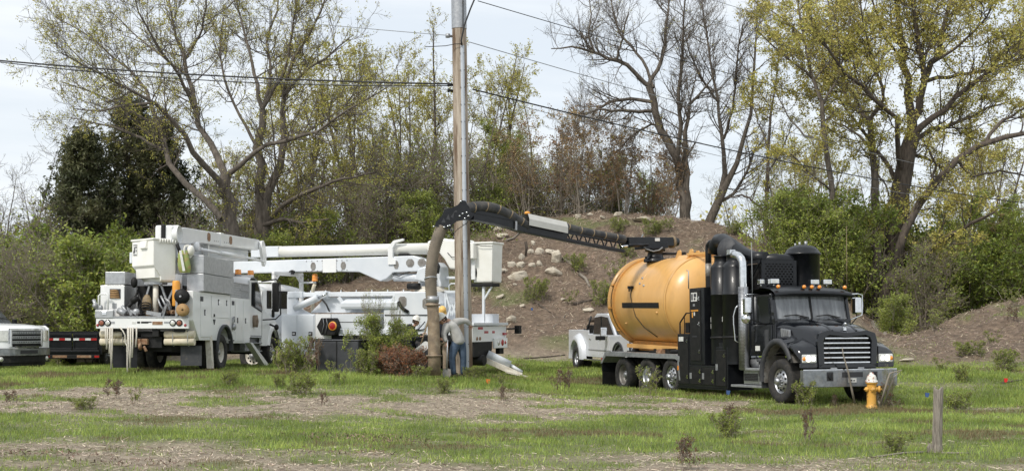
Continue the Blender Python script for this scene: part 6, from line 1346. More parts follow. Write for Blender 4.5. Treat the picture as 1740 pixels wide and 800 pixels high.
for px, Y, sc, k, lab in ((505,68,1.28,'bud','budding many-stemmed tree behind the left beacon lights'),(560,72,1.34,'bud2','yellow-green tree above the long level boom, left of centre'),
  (600,66,1.05,'bud','medium budding tree above the boom splice'),(640,70,1.28,'bud2','bushy yellow-green tree above the hexagonal boom holes'),(690,72,1.21,'bud','tree with yellow buds a little left of the utility pole'),
  (735,68,1.07,'pole','dark-stemmed tree tangled with vine just left of the utility pole'),(745,78,1.14,'bud2','yellow-green tree half hidden behind the utility pole'),(820,72,1.12,'bud','budding tree right of the utility pole, above the hose arm'),
  (850,70,0.86,'green','green-leaved tree just right of the utility pole'),(880,76,0.98,'pole','dark thin tree above the beige hose cover'),(905,74,1.01,'bud2','light yellow tree above the hose arm middle'),(935,78,0.79,'bare','bare grey tree left of the rust-leaved saplings'),
  (1050,80,0.77,'bare','bare twiggy tree behind the leaning bare tree'),(1255,78,0.55,'bud','small budding tree low behind the bare vee tree'),(1340,74,0.94,'bud','yellow-leaved tree right of the slim young tree'),
  (1380,70,0.99,'bud2','budding tree behind the tall slender tree'),(1450,72,1.10,'bud','yellow tree between the slender tree and the cottonwood'),(1600,74,1.04,'bud2','budding tree behind the leaning limb tree'),(1680,72,1.10,'bud','yellow-green tree near the right edge behind the leaning limb tree'),
  (1235,80,.70,'bare','bare grey tree low behind the right side of the vee tree'),(1285,78,.80,'bare','bare tree behind the slim young tree'),(1325,80,.85,'bare','bare twiggy tree between the slim young tree and the tall slender one'),(1395,78,.95,'bare','bare tree behind the tall slender tree trunk'),(1465,80,1.0,'bare','bare tree seen between the slender trunk and the cottonwood'),(1515,80,1.0,'bare','bare tree directly behind the cottonwood trunk'),(1585,78,.95,'bare','bare tree under the cottonwood right limbs'),(1650,80,1.0,'bare','bare tree behind the leaning limb near the right edge'),(1735,78,.95,'bare','bare tree at the right edge of the wood'),(960,80,.8,'bare','bare tree above the beige cover behind the saplings'),
  (330,70,0.94,'bare','bare tree behind the dark cedar on its right side'),(420,74,0.94,'bud2','budding tree between the two big left trees'),(60,66,0.83,'bare','bare tree left of the dark cedar'),(5,62,0.88,'bare','bare grey tree at the left picture edge'),(-40,64,0.99,'bare','bare tree cut by the left picture edge'),
  (30,60,0.55,'rust','pale-stemmed sapling with brownish buds at the far left'),(660,64,0.79,'bare','bare tangle of stems above the boom strap'),(790,66,0.78,'bare','bare stems directly behind the utility pole'),(545,64,0.79,'bare','bare stems above the middle of the long boom')):
    place(k, px, Y, sc, lab)
for px, Y, sc, lab in ((900,66,.78,'rust-leaved sapling clump at the left end of the mound top'),(945,68,.95,'rust-leaved saplings above the beige hose cover'),(985,66,.85,'rust-leaved saplings on the mound above the lattice boom'),(1020,69,1.0,'tall rust-leaved saplings left of the leaning bare tree'),
  (1060,67,.9,'rust-leaved saplings under the arching bare limb'),(1100,70,1.0,'rust-leaved saplings against the leaning bare trunk'),(1130,66,.7,'low rust-leaved sapling at the foot of the leaning bare tree'),(1700,60,.85,'reddish sapling clump by the right picture edge'),(1735,62,1.0,'reddish sapling cut by the right picture edge')):
    place('rust', px, Y, sc, lab)
for px, Y, sc, lab in ((1040,72,.7,'green small tree behind the rust-leaved saplings'),(1110,74,.72,'green small tree behind the leaning bare tree'),(1490,64,.7,'green understory tree in front of the slender trunks'),(1640,60,.9,'bright green small tree below the leaning limb'),(1700,62,.85,'green small tree right of the bright one'),(1430,64,.7,'green small tree left of the cottonwood'),(1345,62,.55,'green small tree right of the round silencer'),(600,68,.5,'green small tree low behind the long boom'),(1745,58,.8,'green small tree cut by the right edge')):
    place('green', px, Y, sc, lab)
bl = [('bush',165,47,1.45,'large bright green bush between the trailer and the cedar'),('bush',120,50,1.25,'bright green bush left of the largest one, above the trailer'),('bush',215,49,1.2,'green bush behind the fibreglass bucket'),('bushdeep',60,51,1.3,'dark green bush above the white pickup hood'),('bushtwig',15,50,1.2,'twiggy bush above the cut-off white pickup'),
  ('bushtwig',95,48,1.1,'twiggy half-leafed bush behind the dump trailer'),('bushdeep',260,52,1.3,'dark green bush under the cedar right side'),('bushtwig',310,54,1.2,'brown twiggy bush behind the truck elbow'),('bushdeep',190,53,1.5,'dark green bush under the cedar'),
  ('bush',100,45.5,.38,'small light green shrub just above the trailer tailgate'),('bushtwig',-10,46,1.1,'twiggy bush at the left edge'),('bushdeep',130,56,1.7,'tall dark bush left of the cedar foot'),('bushtwig',40,56,1.5,'tall twig bush at far left behind'),
  ('bush',475,58,1.05,'green bush right behind the beacon lights'),('bush',530,60,1.15,'green bush under the long boom left part'),('bushtwig',580,61,1.3,'brown twig bush above the boom middle'),('bushtwig',660,62,1.35,'twig bush above the boom strap'),('bush',720,62,.95,'green bush just left of the drop hose'),('bushtwig',700,64,1.5,'tall twig bush left of the pole'),
  ('bush',835,66,.75,'green bush right of the pole under the hose arm'),('bushtwig',780,65,1.3,'twig bush behind the pole base'),('bushtwig',870,68,1.0,'twig bush on the left shoulder of the mound'),('bushtwig',350,58,1.35,'twig bush left of the big forking trunk'),
  ('bush',1345,56,1.05,'bright green bush right of the silencer on the mound end'),('bushdeep',1385,58,1.3,'dark green bush behind the cab roof'),('bush',1420,56,1.1,'green bush right of the slender trunk foot'),
  ('bush',1520,51,.62,'low bright bush at the hollow between the mounds'),('bush',1600,57,1.4,'green bush under the leaning limb'),('bushdeep',1640,56,1.3,'dark bush behind the right mound crest'),('bush',1690,57,1.35,'green bush above the right mound'),('bushdeep',1740,57,1.5,'dark bush at the right edge'),('bushtwig',1570,54,1.0,'twig bush at the shadowed forest edge'),('bushtwig',1625,58,1.3,'twig bush behind the right mound crest'),
  ('bush',1300,68,.7,'bush behind the mound end'),('bush',1365,62,1.5,'tall bright bush behind the silencer'),('bushdeep',1600,62,2.0,'very tall dark thicket bush behind the leaning limb'),('bush',1440,63,1.8,'very tall green thicket bush left of the cottonwood'),
  ('bushtwig',1060,72,1.2,'twig bush behind the mound crest rocks'),('bushtwig',1000,71,1.3,'twig bush left of the crest rocks'),('bushtwig',940,72,1.3,'twig bush at the mound crest left part'),('bushdeep',975,74,1.1,'dark bush behind the rust-leaved saplings'),('bushtwig',1110,73,1.2,'twig bush by the leaning trunk foot'),
  ('bushtwig',500,70,2.2,'tall brown thicket bush behind the left wood edge'),('bushtwig',640,72,2.3,'tall brown thicket bush behind the mound left foot'),('bushtwig',870,78,1.8,'tall brown thicket bush above the hose arm'),('bushtwig',430,72,2.2,'tall brown thicket bush behind the two big trees'),('bushtwig',360,70,2.0,'tall brown thicket bush right of the cedar')]
for k, px, Y, sc, lab in bl: place(k, px, Y, sc, lab)
# foreground saplings and weeds use a small light plant
protos['weed'] = maketree('sapling', 'p', 'sapling', 1.0, 4, .25, 'twig', (.35,8), (.18,3), (.1,2), [(900,.05,'leafgreen',.02)], 11, r0=.010, lean=.1)
protos['clump'] = maketree('shrub', 'p', 'shrub', .8, 14, .5, 'twig', (.35,6), (.18,3), (.1,2), [(3400,.048,'leafgreen',.025)], 12, r0=.008, lean=.1, tmin=.05)
protos['redweed'] = maketree('sapling', 'p', 'sapling', .8, 5, .2, 'twig', (.28,8), (.15,3), (.08,2), [(520,.05,'redshoot',.02)], 13, r0=.008, lean=.08)
protos['dead'] = maketree('dead_brush', 'p', 'dead brush', .9, 16, .7, 'twig', (.5,8), (.3,4), (.15,3), [(6500,.05,'deadneedle',.03)], 14, r0=.010, lean=.12, tmin=.02)
def placeg(kind, px, py, hpx, label, sx=1.0, Y=None):
    if Y is None: p = hitground(px, py); X, Y = p.x, p.y
    else: X = (px-870)/F*Y
    src = protos[kind]; o = src if kind not in _used else copy_tree(src); _used.add(kind)
    base = {'weed':1.0,'clump':.8,'redweed':.8,'dead':.9,'bush':3.2,'bushtwig':4.0}[kind]
    sc = hpx*Y/F/base; o.location = (X, Y, gz(X, Y)-.01); o.rotation_euler = (0,0,trng.uniform(0,6.28)); o.scale = (sc*sx, sc*sx, sc); o['label'] = label
    return o
for a in (('clump',512,670,34,'round dark green shrub on the mulch below the grey housing',1.0),('clump',388,655,22,'small shrub in the mulch edge below the left front wheel',1.2),('clump',475,658,20,'tiny shrub left of the round dark green one',.8),('weed',576,655,42,'upright light green sapling in front of the grey housing',.9),
  ('redweed',188,678,34,'reddish-brown seedling on the left mulch',1.2),('weed',230,690,40,'thin light green sapling in the left mulch',.6),('clump',145,695,20,'low dull shrub on the left mulch',1.6),('redweed',22,688,24,'small reddish seedling at the far left',1.2),('clump',750,668,24,'small green shrub on the mulch under the nozzle',1.1),
  ('redweed',551,690,24,'small brown seedling in the middle of the mulch',.8),('redweed',855,686,30,'thin dark seedling right of the outrigger pad',.6),('weed',852,655,24,'little green sapling by the outrigger pad',1.0),('clump',1242,745,44,'twiggy half-green shrub in the grass below the truck step',.9),('redweed',1240,742,52,'red-brown stems rising from the twiggy shrub',.9),
  ('redweed',1375,757,60,'tall thin reddish stems in the grass left of centre-right',.5),('redweed',1168,800,55,'red-brown seedling cut by the lower picture edge',1.0),('clump',1515,768,30,'loose shrub left of the wooden post',1.4),('redweed',1418,690,20,'reddish seedling near the post',1.0),('clump',1630,696,28,'red-tinged clump right of the wooden post',1.5),
  ('weed',1104,675,52,'green sapling standing before the rear truck wheels',.9),('redweed',954,668,40,'brown weed in the grass left of the truck flap',.9),('clump',1372,690,42,'leafy sapling in front of the bumper left end',.8),('clump',1466,684,26,'small weed beside the hydrant',.8),
  ('clump',1637,648,26,'small bush on the flat before the right mound',.9),('weed',1601,632,26,'light sapling on the right mound foot',1.1),('clump',1704,630,34,'round green bush on the right mound slope',1.1),('clump',1650,606,24,'olive bush in the middle of the right mound slope',1.5),('weed',1688,588,26,'small sapling high on the right mound slope',1.2),('weed',1722,522,32,'light sapling on the right mound crest',1.0),('redweed',1718,548,26,'reddish weed on the right mound crest',1.0),('weed',1588,560,34,'spindly weed at the left end of the right mound crest',1.3),
  ('clump',1022,520,38,'dense green bush low on the mound left of the tank',.9),('clump',985,462,28,'green bush on the mound slope below the lattice boom',1.1),('weed',1043,482,40,'sapling on the mound between the bushes',.9),('clump',1064,440,22,'green bush under the boom base',1.0),('clump',1046,398,22,'bright bush on the upper mound above the lattice',1.2),('clump',1108,400,26,'bright bush near the crest beside the flat rocks',1.1),('weed',1134,395,24,'sapling near the crest right of the flat rocks',1.3),
  ('clump',910,510,34,'bush low in the middle of the mound',.9),('clump',816,500,36,'green bush right beside the pole under the bucket',.9),('weed',968,525,26,'weed on the mound, left of the dense bush',1.0),('clump',1245,398,20,'green tuft on the crest behind the big duct',1.3),('weed',905,520,28,'thin sapling near the pile of pale rocks',.8)):
    placeg(*a)
# growth round the grey housing
placeg('bush',646,632,96,'leafy light green shrub with arching twigs beside the grey housing',.95,Y=33.5)
placeg('bushtwig',630,630,128,'bare arching stems with yellow-green tips rising over the housing shrub',.45,Y=33.8)
placeg('bushtwig',672,630,116,'tall leaning twigs with pale tips in front of the pedestal',.28,Y=34.0)
placeg('clump',505,625,56,'reddish-green weed clump left of the grey housing',.8,Y=33.4); placeg('redweed',532,624,60,'tall reddish weeds at the left corner of the housing',.6,Y=33.2); placeg('clump',490,625,36,'low weeds at the front outrigger',1.0,Y=33.8)
placeg('weed',606,626,44,'yellowish sapling in front of the housing',.8,Y=32.6); placeg('clump',622,628,40,'low olive weeds at the right end of the housing',1.0,Y=32.8)
placeg('dead',690,632,44,'heap of orange-brown dead evergreen brush beside the hose nozzle',1.25,Y=32.8); placeg('dead',668,632,40,'lower left heap of brown dead brush beside the leafy shrub',1.1,Y=33.2)
placeg('clump',715,640,20,'weeds at the foot of the nozzle',1.2,Y=31.6); placeg('clump',815,642,18,'weeds beside the outrigger pad',1.6,Y=33.0); placeg('clump',800,640,20,'weeds at the pole foot',1.0,Y=32.2)
for k in [k for k in protos if k not in _used]: raise Exception('unused '+k)

# ---------------------------------------------------------------- dark cedar
rng = np.random.default_rng(77)
def cedar(label, px, base, top, wpx, Y, seed):
    global rng
    rng = np.random.default_rng(seed); b_ = at(px, base, Y); g_ = gz(b_.x, Y); H_ = at(px, top, Y).z-g_; Wm = wpx*Y/F
    P = np.array([[(b_.x+.1*math.sin(k), Y, g_-.2+H_*k/8) for k in range(9)]]); Rd = np.linspace(.24,.03,9)[None,:]
    n_ = 170; t_ = rng.uniform(.06,.98,n_); a = rng.uniform(0,2*np.pi,n_)
    env = np.where(t_ < .3, .7+t_, (1-t_)**.9*1.38)*rng.uniform(.5,1.2,n_); L_ = np.maximum(.5, Wm*env)
    K = 6; B_ = np.zeros((n_,K,3)); B_[:,0] = np.c_[np.full(n_,b_.x), np.full(n_,Y), g_+H_*t_]; d = np.c_[np.cos(a), np.sin(a), .25+.5*t_]; d = nrm(d)
    for k in range(1,K): d = nrm(d+rng.normal(size=(n_,3))*.08+np.array([0,0,.05])); B_[:,k] = B_[:,k-1]+d*(L_/(K-1))[:,None]
    BR = np.linspace(1,.2,K)[None,:]*(.02+.012*L_)[:,None]
    P2, R2, _ = grow(B_, BR, 12, .9, 4, .2, (45,15), .10, .15, .5, .006, .015); P3, R3, _ = grow(P2, R2, 4, .4, 3, .1, (40,15), .15, .15, .6, .005, .01)
    pts = np.r_[on_branches(P3, 26000, .07, 0), on_branches(P2, 9000, .06, .2)]
    return assemble('cedar_tree', label, (b_.x, Y, g_), 'bark', [(P,Rd,8)], [(B_,BR,4),(P2,R2,3)], [('foliage', leaf_quads(pts, .19, .36), 'cedar')])
cedar('big dark evergreen cedar standing left of the forking tree', 222, 480, 172, 165, 63, 3)
cedar('lower dark cedar on the left flank of the big one', 138, 480, 238, 120, 60, 4)
cedar('dark cedar behind the limbs of the forking tree, right of the big one', 272, 480, 215, 100, 62, 5)

# ---------------------------------------------------------------- masses nobody could count
rng = np.random.default_rng(9)
n_ = 2600; Yt = rng.uniform(64,84,n_); pxs = rng.uniform(-80,1000,n_); X = (pxs-870)/F*Yt; g_ = ground(X, Yt, False)
P = np.zeros((n_,4,3)); P[:,0] = np.c_[X, Yt, g_-.1+rng.random(n_)**2*2.5]; d = nrm(np.c_[rng.normal(size=(n_,2))*.45, np.ones(n_)]); Ls = rng.uniform(1.2,5.0,n_)
for k in range(1,4): d = nrm(d+rng.normal(size=(n_,3))*.22); P[:,k] = P[:,k-1]+d*(Ls/3)[:,None]
Rd = rng.uniform(.008,.03,n_)[:,None]*np.linspace(1,.3,4)[None,:]
P2, R2, _ = grow(P, Rd, 4, 1.4, 4, .2, (45,15), .05, .2, .6, .006, .012); V, Fq = merge([tube_arrays(P,Rd,3), tube_arrays(P2,R2,3)])
tag(npmesh('brush_thicket', V, Fq, 'twig', None, True), 'dense brown tangle of stems filling the wood behind the trucks', 'thicket', kind='stuff')
n_ = 1300; Yt = rng.uniform(56,74,n_); pxs = rng.uniform(1300,1850,n_); X = (pxs-870)/F*Yt; g_ = ground(X, Yt, False)
P = np.zeros((n_,4,3)); P[:,0] = np.c_[X, Yt, g_-.1+rng.random(n_)*1.5]; d = nrm(np.c_[rng.normal(size=(n_,2))*.5, np.ones(n_)]); Ls = rng.uniform(1.2,4.5,n_)
for k in range(1,4): d = nrm(d+rng.normal(size=(n_,3))*.22); P[:,k] = P[:,k-1]+d*(Ls/3)[:,None]
Rd = rng.uniform(.008,.025,n_)[:,None]*np.linspace(1,.3,4)[None,:]; P2, R2, _ = grow(P, Rd, 3, 1.2, 4, .2, (45,15), .05, .2, .6, .006, .012); V, Fq = merge([tube_arrays(P,Rd,3), tube_arrays(P2,R2,3)])
tag(npmesh('brush_thicket', V, Fq, 'twig', None, True), 'tangled stems under the big trees on the right', 'thicket', kind='stuff')
def leafmass(name, label, m_, n_, x0, x1, Y0, Y1, h, size, seed, clump=1.4, sc=.25):
    r_ = np.random.default_rng(seed); nc = int(n_/70); Yc = r_.uniform(Y0,Y1,nc); Xc = (r_.uniform(x0,x1,nc)-870)/F*Yc; hh = h*(.35+.9*fbm(Xc*sc+seed, Yc*.1, 3)); Zc = ground(Xc,Yc,False)+r_.random(nc)**.8*hh
    idx = r_.integers(0,nc,n_); pts = np.c_[Xc,Yc,Zc][idx]+r_.normal(size=(n_,3))*clump*np.array([.5,.5,.35])
    global rng
    rng = r_; V, Fq = leaf_quads(pts, size); return tag(npmesh(name, V, Fq, m_), label, 'foliage', kind='stuff')
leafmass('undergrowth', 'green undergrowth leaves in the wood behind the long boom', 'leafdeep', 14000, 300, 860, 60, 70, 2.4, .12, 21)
leafmass('undergrowth', 'yellowish undergrowth leaves further back in the wood', 'leafyellow', 22000, 300, 1000, 66, 84, 5.0, .12, 22)
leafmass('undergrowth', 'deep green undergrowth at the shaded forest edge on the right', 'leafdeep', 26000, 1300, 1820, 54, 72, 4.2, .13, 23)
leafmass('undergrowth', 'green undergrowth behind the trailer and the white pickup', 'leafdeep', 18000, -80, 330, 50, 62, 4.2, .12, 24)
leafmass('far_woodland', 'hazy far treeline seen low between the trunks', 'leafolive', 16000, -500, 2300, 150, 240, 14, .75, 25, 4, .05)
# ================================================================== utility pole, wires
px0 = at(789, 640, 33.2); pbz = gz(px0.x, 33.2); PTOP = 13.6
PO = empty('utility_pole', (px0.x, 33.2, pbz)); tag(PO, 'weathered wooden utility pole with a grey conduit up its face', 'utility pole')
def pxz(z): return -.0148*(z)          # the pole leans slightly left
prof = [(.225,-.4),(.222,.5),(.215,2),(.205,5),(.195,8),(.185,10.5),(.175,PTOP)]
b_ = MB(); rows = []
for r_, z in prof:
    rows.append([(pxz(z)+r_*(1+.015*math.sin(5*a+z))*math.cos(a), r_*(1+.015*math.sin(5*a+z))*math.sin(a), z) for a in np.linspace(0,2*math.pi,29)[:-1]])
b_.grid(rows, True, True); b_.build('pole_shaft', 'wood', PO)
zt = 9.19-pbz; cdn = MB()
for z0, z1 in ((.0,3.9),(3.9,zt)):
    sec = [(-.062,.04),(-.060,-.03),(-.035,-.058),(0,-.066),(.035,-.058),(.060,-.03),(.062,.04)]; w_ = 1.0 if z0 < 1 else .93
    cdn.grid([[(pxz(z)+.075+a*w_, -.185+.004*z+b2*w_, z) for a, b2 in sec] for z in (z0, z1)])
CD = cdn.build('conduit_cover', 'conduit', PO)
bl_ = MB()
for z in np.arange(.4, zt, .45):
    for s in (-1,1): bl_.box(pxz(z)+.075+s*.052-.008, pxz(z)+.075+s*.052+.008, -.23, -.205, z, z+.016)
bl_.build('screw', 'blackdull', CD, stuff=True)
z0, z1 = 9.66-pbz, 10.42-pbz
bd = MB(); bd.grid([[(pxz(z)+.20*math.cos(a), .20*math.sin(a), z) for a in np.linspace(0,2*math.pi,29)[:-1]] for z in (z0,z1)], True, True); BD = bd.build('steel_band', 'galv', PO)
MB().box(pxz(z0)+.10,pxz(z0)+.125,-.186,-.168,z0,z1).build('band_seam', 'plastic', BD)
def wz(py, Y=33.0): return ZC-(py-HOR)/F*Y
for py, nm in ((60,'insulator'),(143,'clamp'),(153,'clamp')):
    z = wz(py)-pbz; MB().cyl((pxz(z)-.20,-.05,z),(pxz(z)-.30,-.12,z),.035,10).cyl((pxz(z)-.30,-.12,z-.05),(pxz(z)-.30,-.12,z+.05),.06 if nm == 'insulator' else .03,10).build(nm, 'galv' if nm == 'insulator' else 'blackdull', PO)
MB().tube([(pxz(8.6)+.075,-.24,zt-.02),(pxz(9)+.06,-.27,zt+.10),(pxz(9)+.14,-.25,zt+.5),(pxz(9)+.30,-.2,zt+.95),(pxz(9)+.52,-.1,zt+1.5),(pxz(9)+.62,0,zt+2.1),(pxz(9)+.60,.0,zt+3)], .022, 7).build('riser_cable', 'wire', PO)
MB().tube([(pxz(9)+.06,-.25,zt+.02),(pxz(9)-.1,-.25,zt+.02),(pxz(9)-.35,-.2,zt-.02),(pxz(9)-.9,.1,zt+.02)], .010, 6).build('ground_lead', 'wire', PO)
def wire(a, b_, Ya, Yb, r_, label, m_='wire', sag=.0):
    A_, B_ = at(a[0], a[1], Ya), at(b_[0], b_[1], Yb); pts = []
    for k in range(25):
        t_ = k/24; p = A_.lerp(B_, t_); p.z -= sag*4*t_*(1-t_); pts.append(p)
    return tag(MB().tube(pts, r_, 6).build('overhead_wire', m_, None), label, 'wire', 'overhead wires')
wire((768,143),(-120,92),33.1,36,.022,'thick black cable running from the pole to the left edge',sag=.15)
wire((768,146),(-120,90),33.1,36.1,.014,'thinner black cable twisted close under the thick left one',sag=.28)
wire((768,153),(380,134),33.1,60,.008,'faint grey line leaving the pole to the left below the thick cable','wiregrey')
wire((766,61),(60,-14),33.1,45,.009,'thin line from the pole insulator to the upper left','wiregrey',sag=.1)
wire((803,152),(1800,352),33.1,60,.020,'thick black cable falling from the pole toward the lower right',sag=.35)
wire((803,158),(1800,362),33.1,60,.008,'thin line just under the thick right-hand cable','wiregrey',sag=.5)
wire((798,72),(1800,330),33.2,70,.011,'thin cable from the conduit top toward the right, above the thick cable','wiregrey',sag=.3)
wire((812,2),(1800,270),34,70,.012,'upper line starting beside the riser cable and falling right','wire',sag=.2)
wire((1080,-10),(1800,232),50,75,.011,'line crossing above the bare tree to the right edge','wiregrey',sag=.1)
wire((1190,-6),(1800,170),50,70,.011,'second line from the top edge across the leafy trees','wiregrey',sag=.1)
wire((1470,-6),(1800,80),50,62,.012,'short line across the upper right corner','wiregrey')

# ================================================================== people
def skin(name, nodes, edges, m_, parent, root=0, sub=2):
    me = bpy.data.meshes.new(name); me.from_pydata([n_[:3] for n_ in nodes], edges, []); me.materials.append(M[m_])
    o = bpy.data.objects.new(name, me); COL.objects.link(o); o.parent = parent
    md = o.modifiers.new('skin', 'SKIN'); md.use_smooth_shade = True; md.branch_smoothing = .6
    ly = me.skin_vertices[0] if me.skin_vertices else None
    if ly is None:
        import bmesh
        bm = bmesh.new(); bm.from_mesh(me); bm.verts.layers.skin.verify(); bm.to_mesh(me); bm.free(); ly = me.skin_vertices[0]
    for i, n_ in enumerate(nodes):
        r_ = n_[3]; rx, ry = r_ if isinstance(r_, tuple) else (r_, r_); q_ = .5 if (name == 'body' and not (rx in (.05,.055,.06) and n_[2] > 1.405)) else 1; ly.data[i].radius = (rx*q_, ry*q_); ly.data[i].use_root = (i == root)
    s_ = o.modifiers.new('sub', 'SUBSURF'); s_.levels = sub; s_.render_levels = sub
    return o
def head(parent, c, face, tilt, hat, hatm, hairm='hair'):
    """c centre of head, face: heading angle in degrees, tilt: nod down in degrees"""
    h = MB(); rows = []
    prof = [(-.115,.030,.030,.05),(-.10,.048,.052,.035),(-.07,.062,.072,.018),(-.03,.070,.088,.008),(.0,.073,.094,0),(.04,.074,.095,-.004),(.08,.064,.085,-.008),(.11,.035,.05,-.01),(.12,.004,.005,-.01)]
    mt = Matrix.Translation(Vector(c)) @ Matrix.Rotation(R(face), 4, 'Z') @ Matrix.Rotation(R(tilt), 4, 'Y')
    for z, ry, rx, off in prof:
        row = []
        for a in np.linspace(0,2*math.pi,19)[:-1]:
            x = rx*math.cos(a)+off; y = ry*math.sin(a)
            if abs(a) < .25 or abs(a-2*math.pi) < .25:
                x += {-.07:.004,-.03:.026,.0:.012,.04:.002}.get(z, 0)          # nose bridge and tip
            if (.3 < a < .75 or .3 < 2*math.pi-a < .75) and z == .0: x -= .010    # eye sockets
            row.append(mt @ Vector((x,y,z)))
        rows.append(row)
    h.grid(rows, True, True)
    for s in (-1,1): h.sphere(mt @ Vector((-.005,s*.076,-.01)), .018,.010,.030,8,5)
    hd_ = h.build('head', 'skin', parent)
    for s in (-1,1): MB().sphere(mt @ Vector((.082,s*.030,.004)), .010,.010,.008,8,5).build('eye', 'hair', hd_)
    MB().sphere(mt @ Vector((.083,0,-.062)), .008,.022,.006,8,5).build('mouth', 'rust', hd_)
    hr = MB(); rows = []
    for z, ry, rx, off in ((-.06,.070,.085,-.012),(-.02,.079,.098,-.010),(.03,.082,.104,-.010),(.08,.075,.095,-.012),(.11,.05,.06,-.01)):
        rows.append([mt @ Vector((rx*math.cos(a)+off, ry*math.sin(a), z)) for a in np.linspace(R(65),R(295),14)])
    hr.grid(rows); hr.build('hair', hairm, hd_)
    H_ = MB(); rows = []
    for r_, z in ((1.28,.035),(1.26,.045),(1.06,.05),(1.05,.08),(.98,.12),(.80,.155),(.5,.178),(.2,.186),(.01,.187)):
        row = []
        for a in np.linspace(0,2*math.pi,25)[:-1]:
            k_ = 1.25 if (r_ > 1.2 and math.cos(a) > .5) else 1.0
            row.append(mt @ Vector((.112*r_*k_*math.cos(a)-.008, .095*r_*math.sin(a), z+.0)))
        rows.append(row)
    H_.grid(rows, True, True); HT = H_.build('hard_hat', hatm, hd_)
    MB().tube([mt @ Vector((x,0,z)) for x, z in ((.10,.105),(.06,.165),(0,.195),(-.06,.175),(-.11,.11))], .010, 6).build('hat_ridge', hatm, HT)
    return hd_
def hand(parent, w_, d_, side=1, curl=.9, up=(0,0,1)):
    """palm at wrist w_ pointing along d_, five curled fingers"""
    d_ = Vector(d_).normalized(); u = Vector(up); s_ = d_.cross(u).normalized()*side; n_ = s_.cross(d_)
    w_ = Vector(w_); nodes = [(*w_, .024), (*(w_+d_*.045), (.036,.018)), (*(w_+d_*.085), (.038,.016))]; edges = [(0,1),(1,2)]
    o = skin('hand', nodes, edges, 'skin', parent, 0, 1)
    for k, (off, ln) in enumerate(((-.030,.068),(-.010,.078),(.010,.074),(.029,.058))):
        b0 = w_+d_*.082+s_*off; c1 = R(25+35*curl); c2 = R(60+60*curl)
        p1 = b0+(d_*math.cos(c1)+n_*math.sin(c1))*ln*.5; p2 = p1+(d_*math.cos(c2)+n_*math.sin(c2))*ln*.32; p3 = p2+(d_*math.cos(c2+.5)+n_*math.sin(c2+.5))*ln*.28
        MB().tube([b0-d_*.01, p1, p2, p3], [.0095,.009,.008,.0065], 8).build('finger', 'skin', o)
    b0 = w_+d_*.035-s_*.034; p1 = b0+(d_*.6-s_*.8+n_*.3).normalized()*.035; p2 = p1+(d_*.8+n_*.6).normalized()*.028
    MB().tube([b0, p1, p2], [.012,.0105,.008], 8).build('thumb', 'skin', o)
    return o
def person(loc, label, rz=0): e = empty('person', loc, rz); tag(e, label, 'person'); return e
def boots(par, ankles):
    for (x,y,z), (tx,ty) in ankles:
        b_ = MB(); d_ = Vector((tx,ty,0)).normalized(); s_ = Vector((-d_.y,d_.x,0)); rows = []
        for f_, w_, h_ in ((-.09,.035,.10),(-.06,.045,.13),(0,.048,.13),(.06,.047,.09),(.12,.050,.07),(.17,.045,.055),(.20,.02,.03)):
            c = Vector((x,y,0))+d_*f_; rows.append([c+s_*w_+Vector((0,0,.0)), c+s_*w_*1.02+Vector((0,0,h_*.6)), c+s_*w_*.55+Vector((0,0,h_)), c-s_*w_*.55+Vector((0,0,h_)), c-s_*w_*1.02+Vector((0,0,h_*.6)), c-s_*w_+Vector((0,0,0))])
        b_.grid(rows, True, True); b_.f += [tuple(range(5,-1,-1)), tuple(range(36,42))]; b_.sm += [False,False]; b_.build('boot', 'boot', par)
# worker in the grey jacket, bent forward, one hand on the pole
def G(px, Y): X = (px-870)/F*Y; return X, gz(X, Y)
X, g_ = G(778, 32.35)
W3 = person((X, 32.35, g_), 'person in grey jacket and jeans bending by the pole, white hard hat tipped down'); W3.scale = (1.06,1.06,1.04)
body = [(.02,0,.88,(.13,.10)),(-.03,-.01,1.02,(.14,.11)),(-.09,-.02,1.20,(.16,.12)),(-.14,-.03,1.33,(.17,.12)),(-.22,-.06,1.41,.06),(-.29,-.08,1.45,.055),
        (-.24,-.17,1.32,.065),(-.33,-.22,1.08,.045),(-.26,-.25,.84,.032),(.00,.10,1.40,.065),(.19,.16,1.43,.045),(.28,.26,1.28,.032),
        (-.08,-.04,.82,.09),(-.15,-.08,.46,.062),(-.09,-.03,.10,.042),(.10,.05,.82,.09),(.13,.06,.46,.062),(.12,.12,.10,.042)]
be = [(0,1),(1,2),(2,3),(3,4),(4,5),(3,6),(6,7),(7,8),(3,9),(9,10),(10,11),(0,12),(12,13),(13,14),(0,15),(15,16),(16,17)]
skin('body', body, be, 'skin', W3)
skin('jacket', [(.04,.0,.80,(.19,.165)),(.02,0,.93,(.19,.16)),(-.03,-.01,1.06,(.20,.165)),(-.09,-.02,1.22,(.215,.165)),(-.13,-.02,1.35,(.19,.15)),(-.20,-.05,1.42,.085),
      (-.24,-.18,1.30,.095),(-.34,-.23,1.07,.072),(-.27,-.26,.88,.058)], [(0,1),(1,2),(2,3),(3,4),(4,5),(4,6),(6,7),(7,8)], 'grey', W3)
skin('sleeve', [(-.13,.02,1.33,.13),(-.04,.07,1.385,.115),(.06,.13,1.405,.09),(.20,.17,1.42,.075),(.285,.255,1.31,.058)], [(0,1),(1,2),(2,3),(3,4)], 'grey', W3)
JN = skin('jeans', [(.0,0,.93,(.165,.14)),(-.04,-.02,.82,.135),(-.10,-.05,.70,.112),(-.145,-.08,.46,.085),(-.12,-.06,.28,.078),(-.10,-.04,.07,.072)], [(0,1),(1,2),(2,3),(3,4),(4,5)], 'denim', W3)
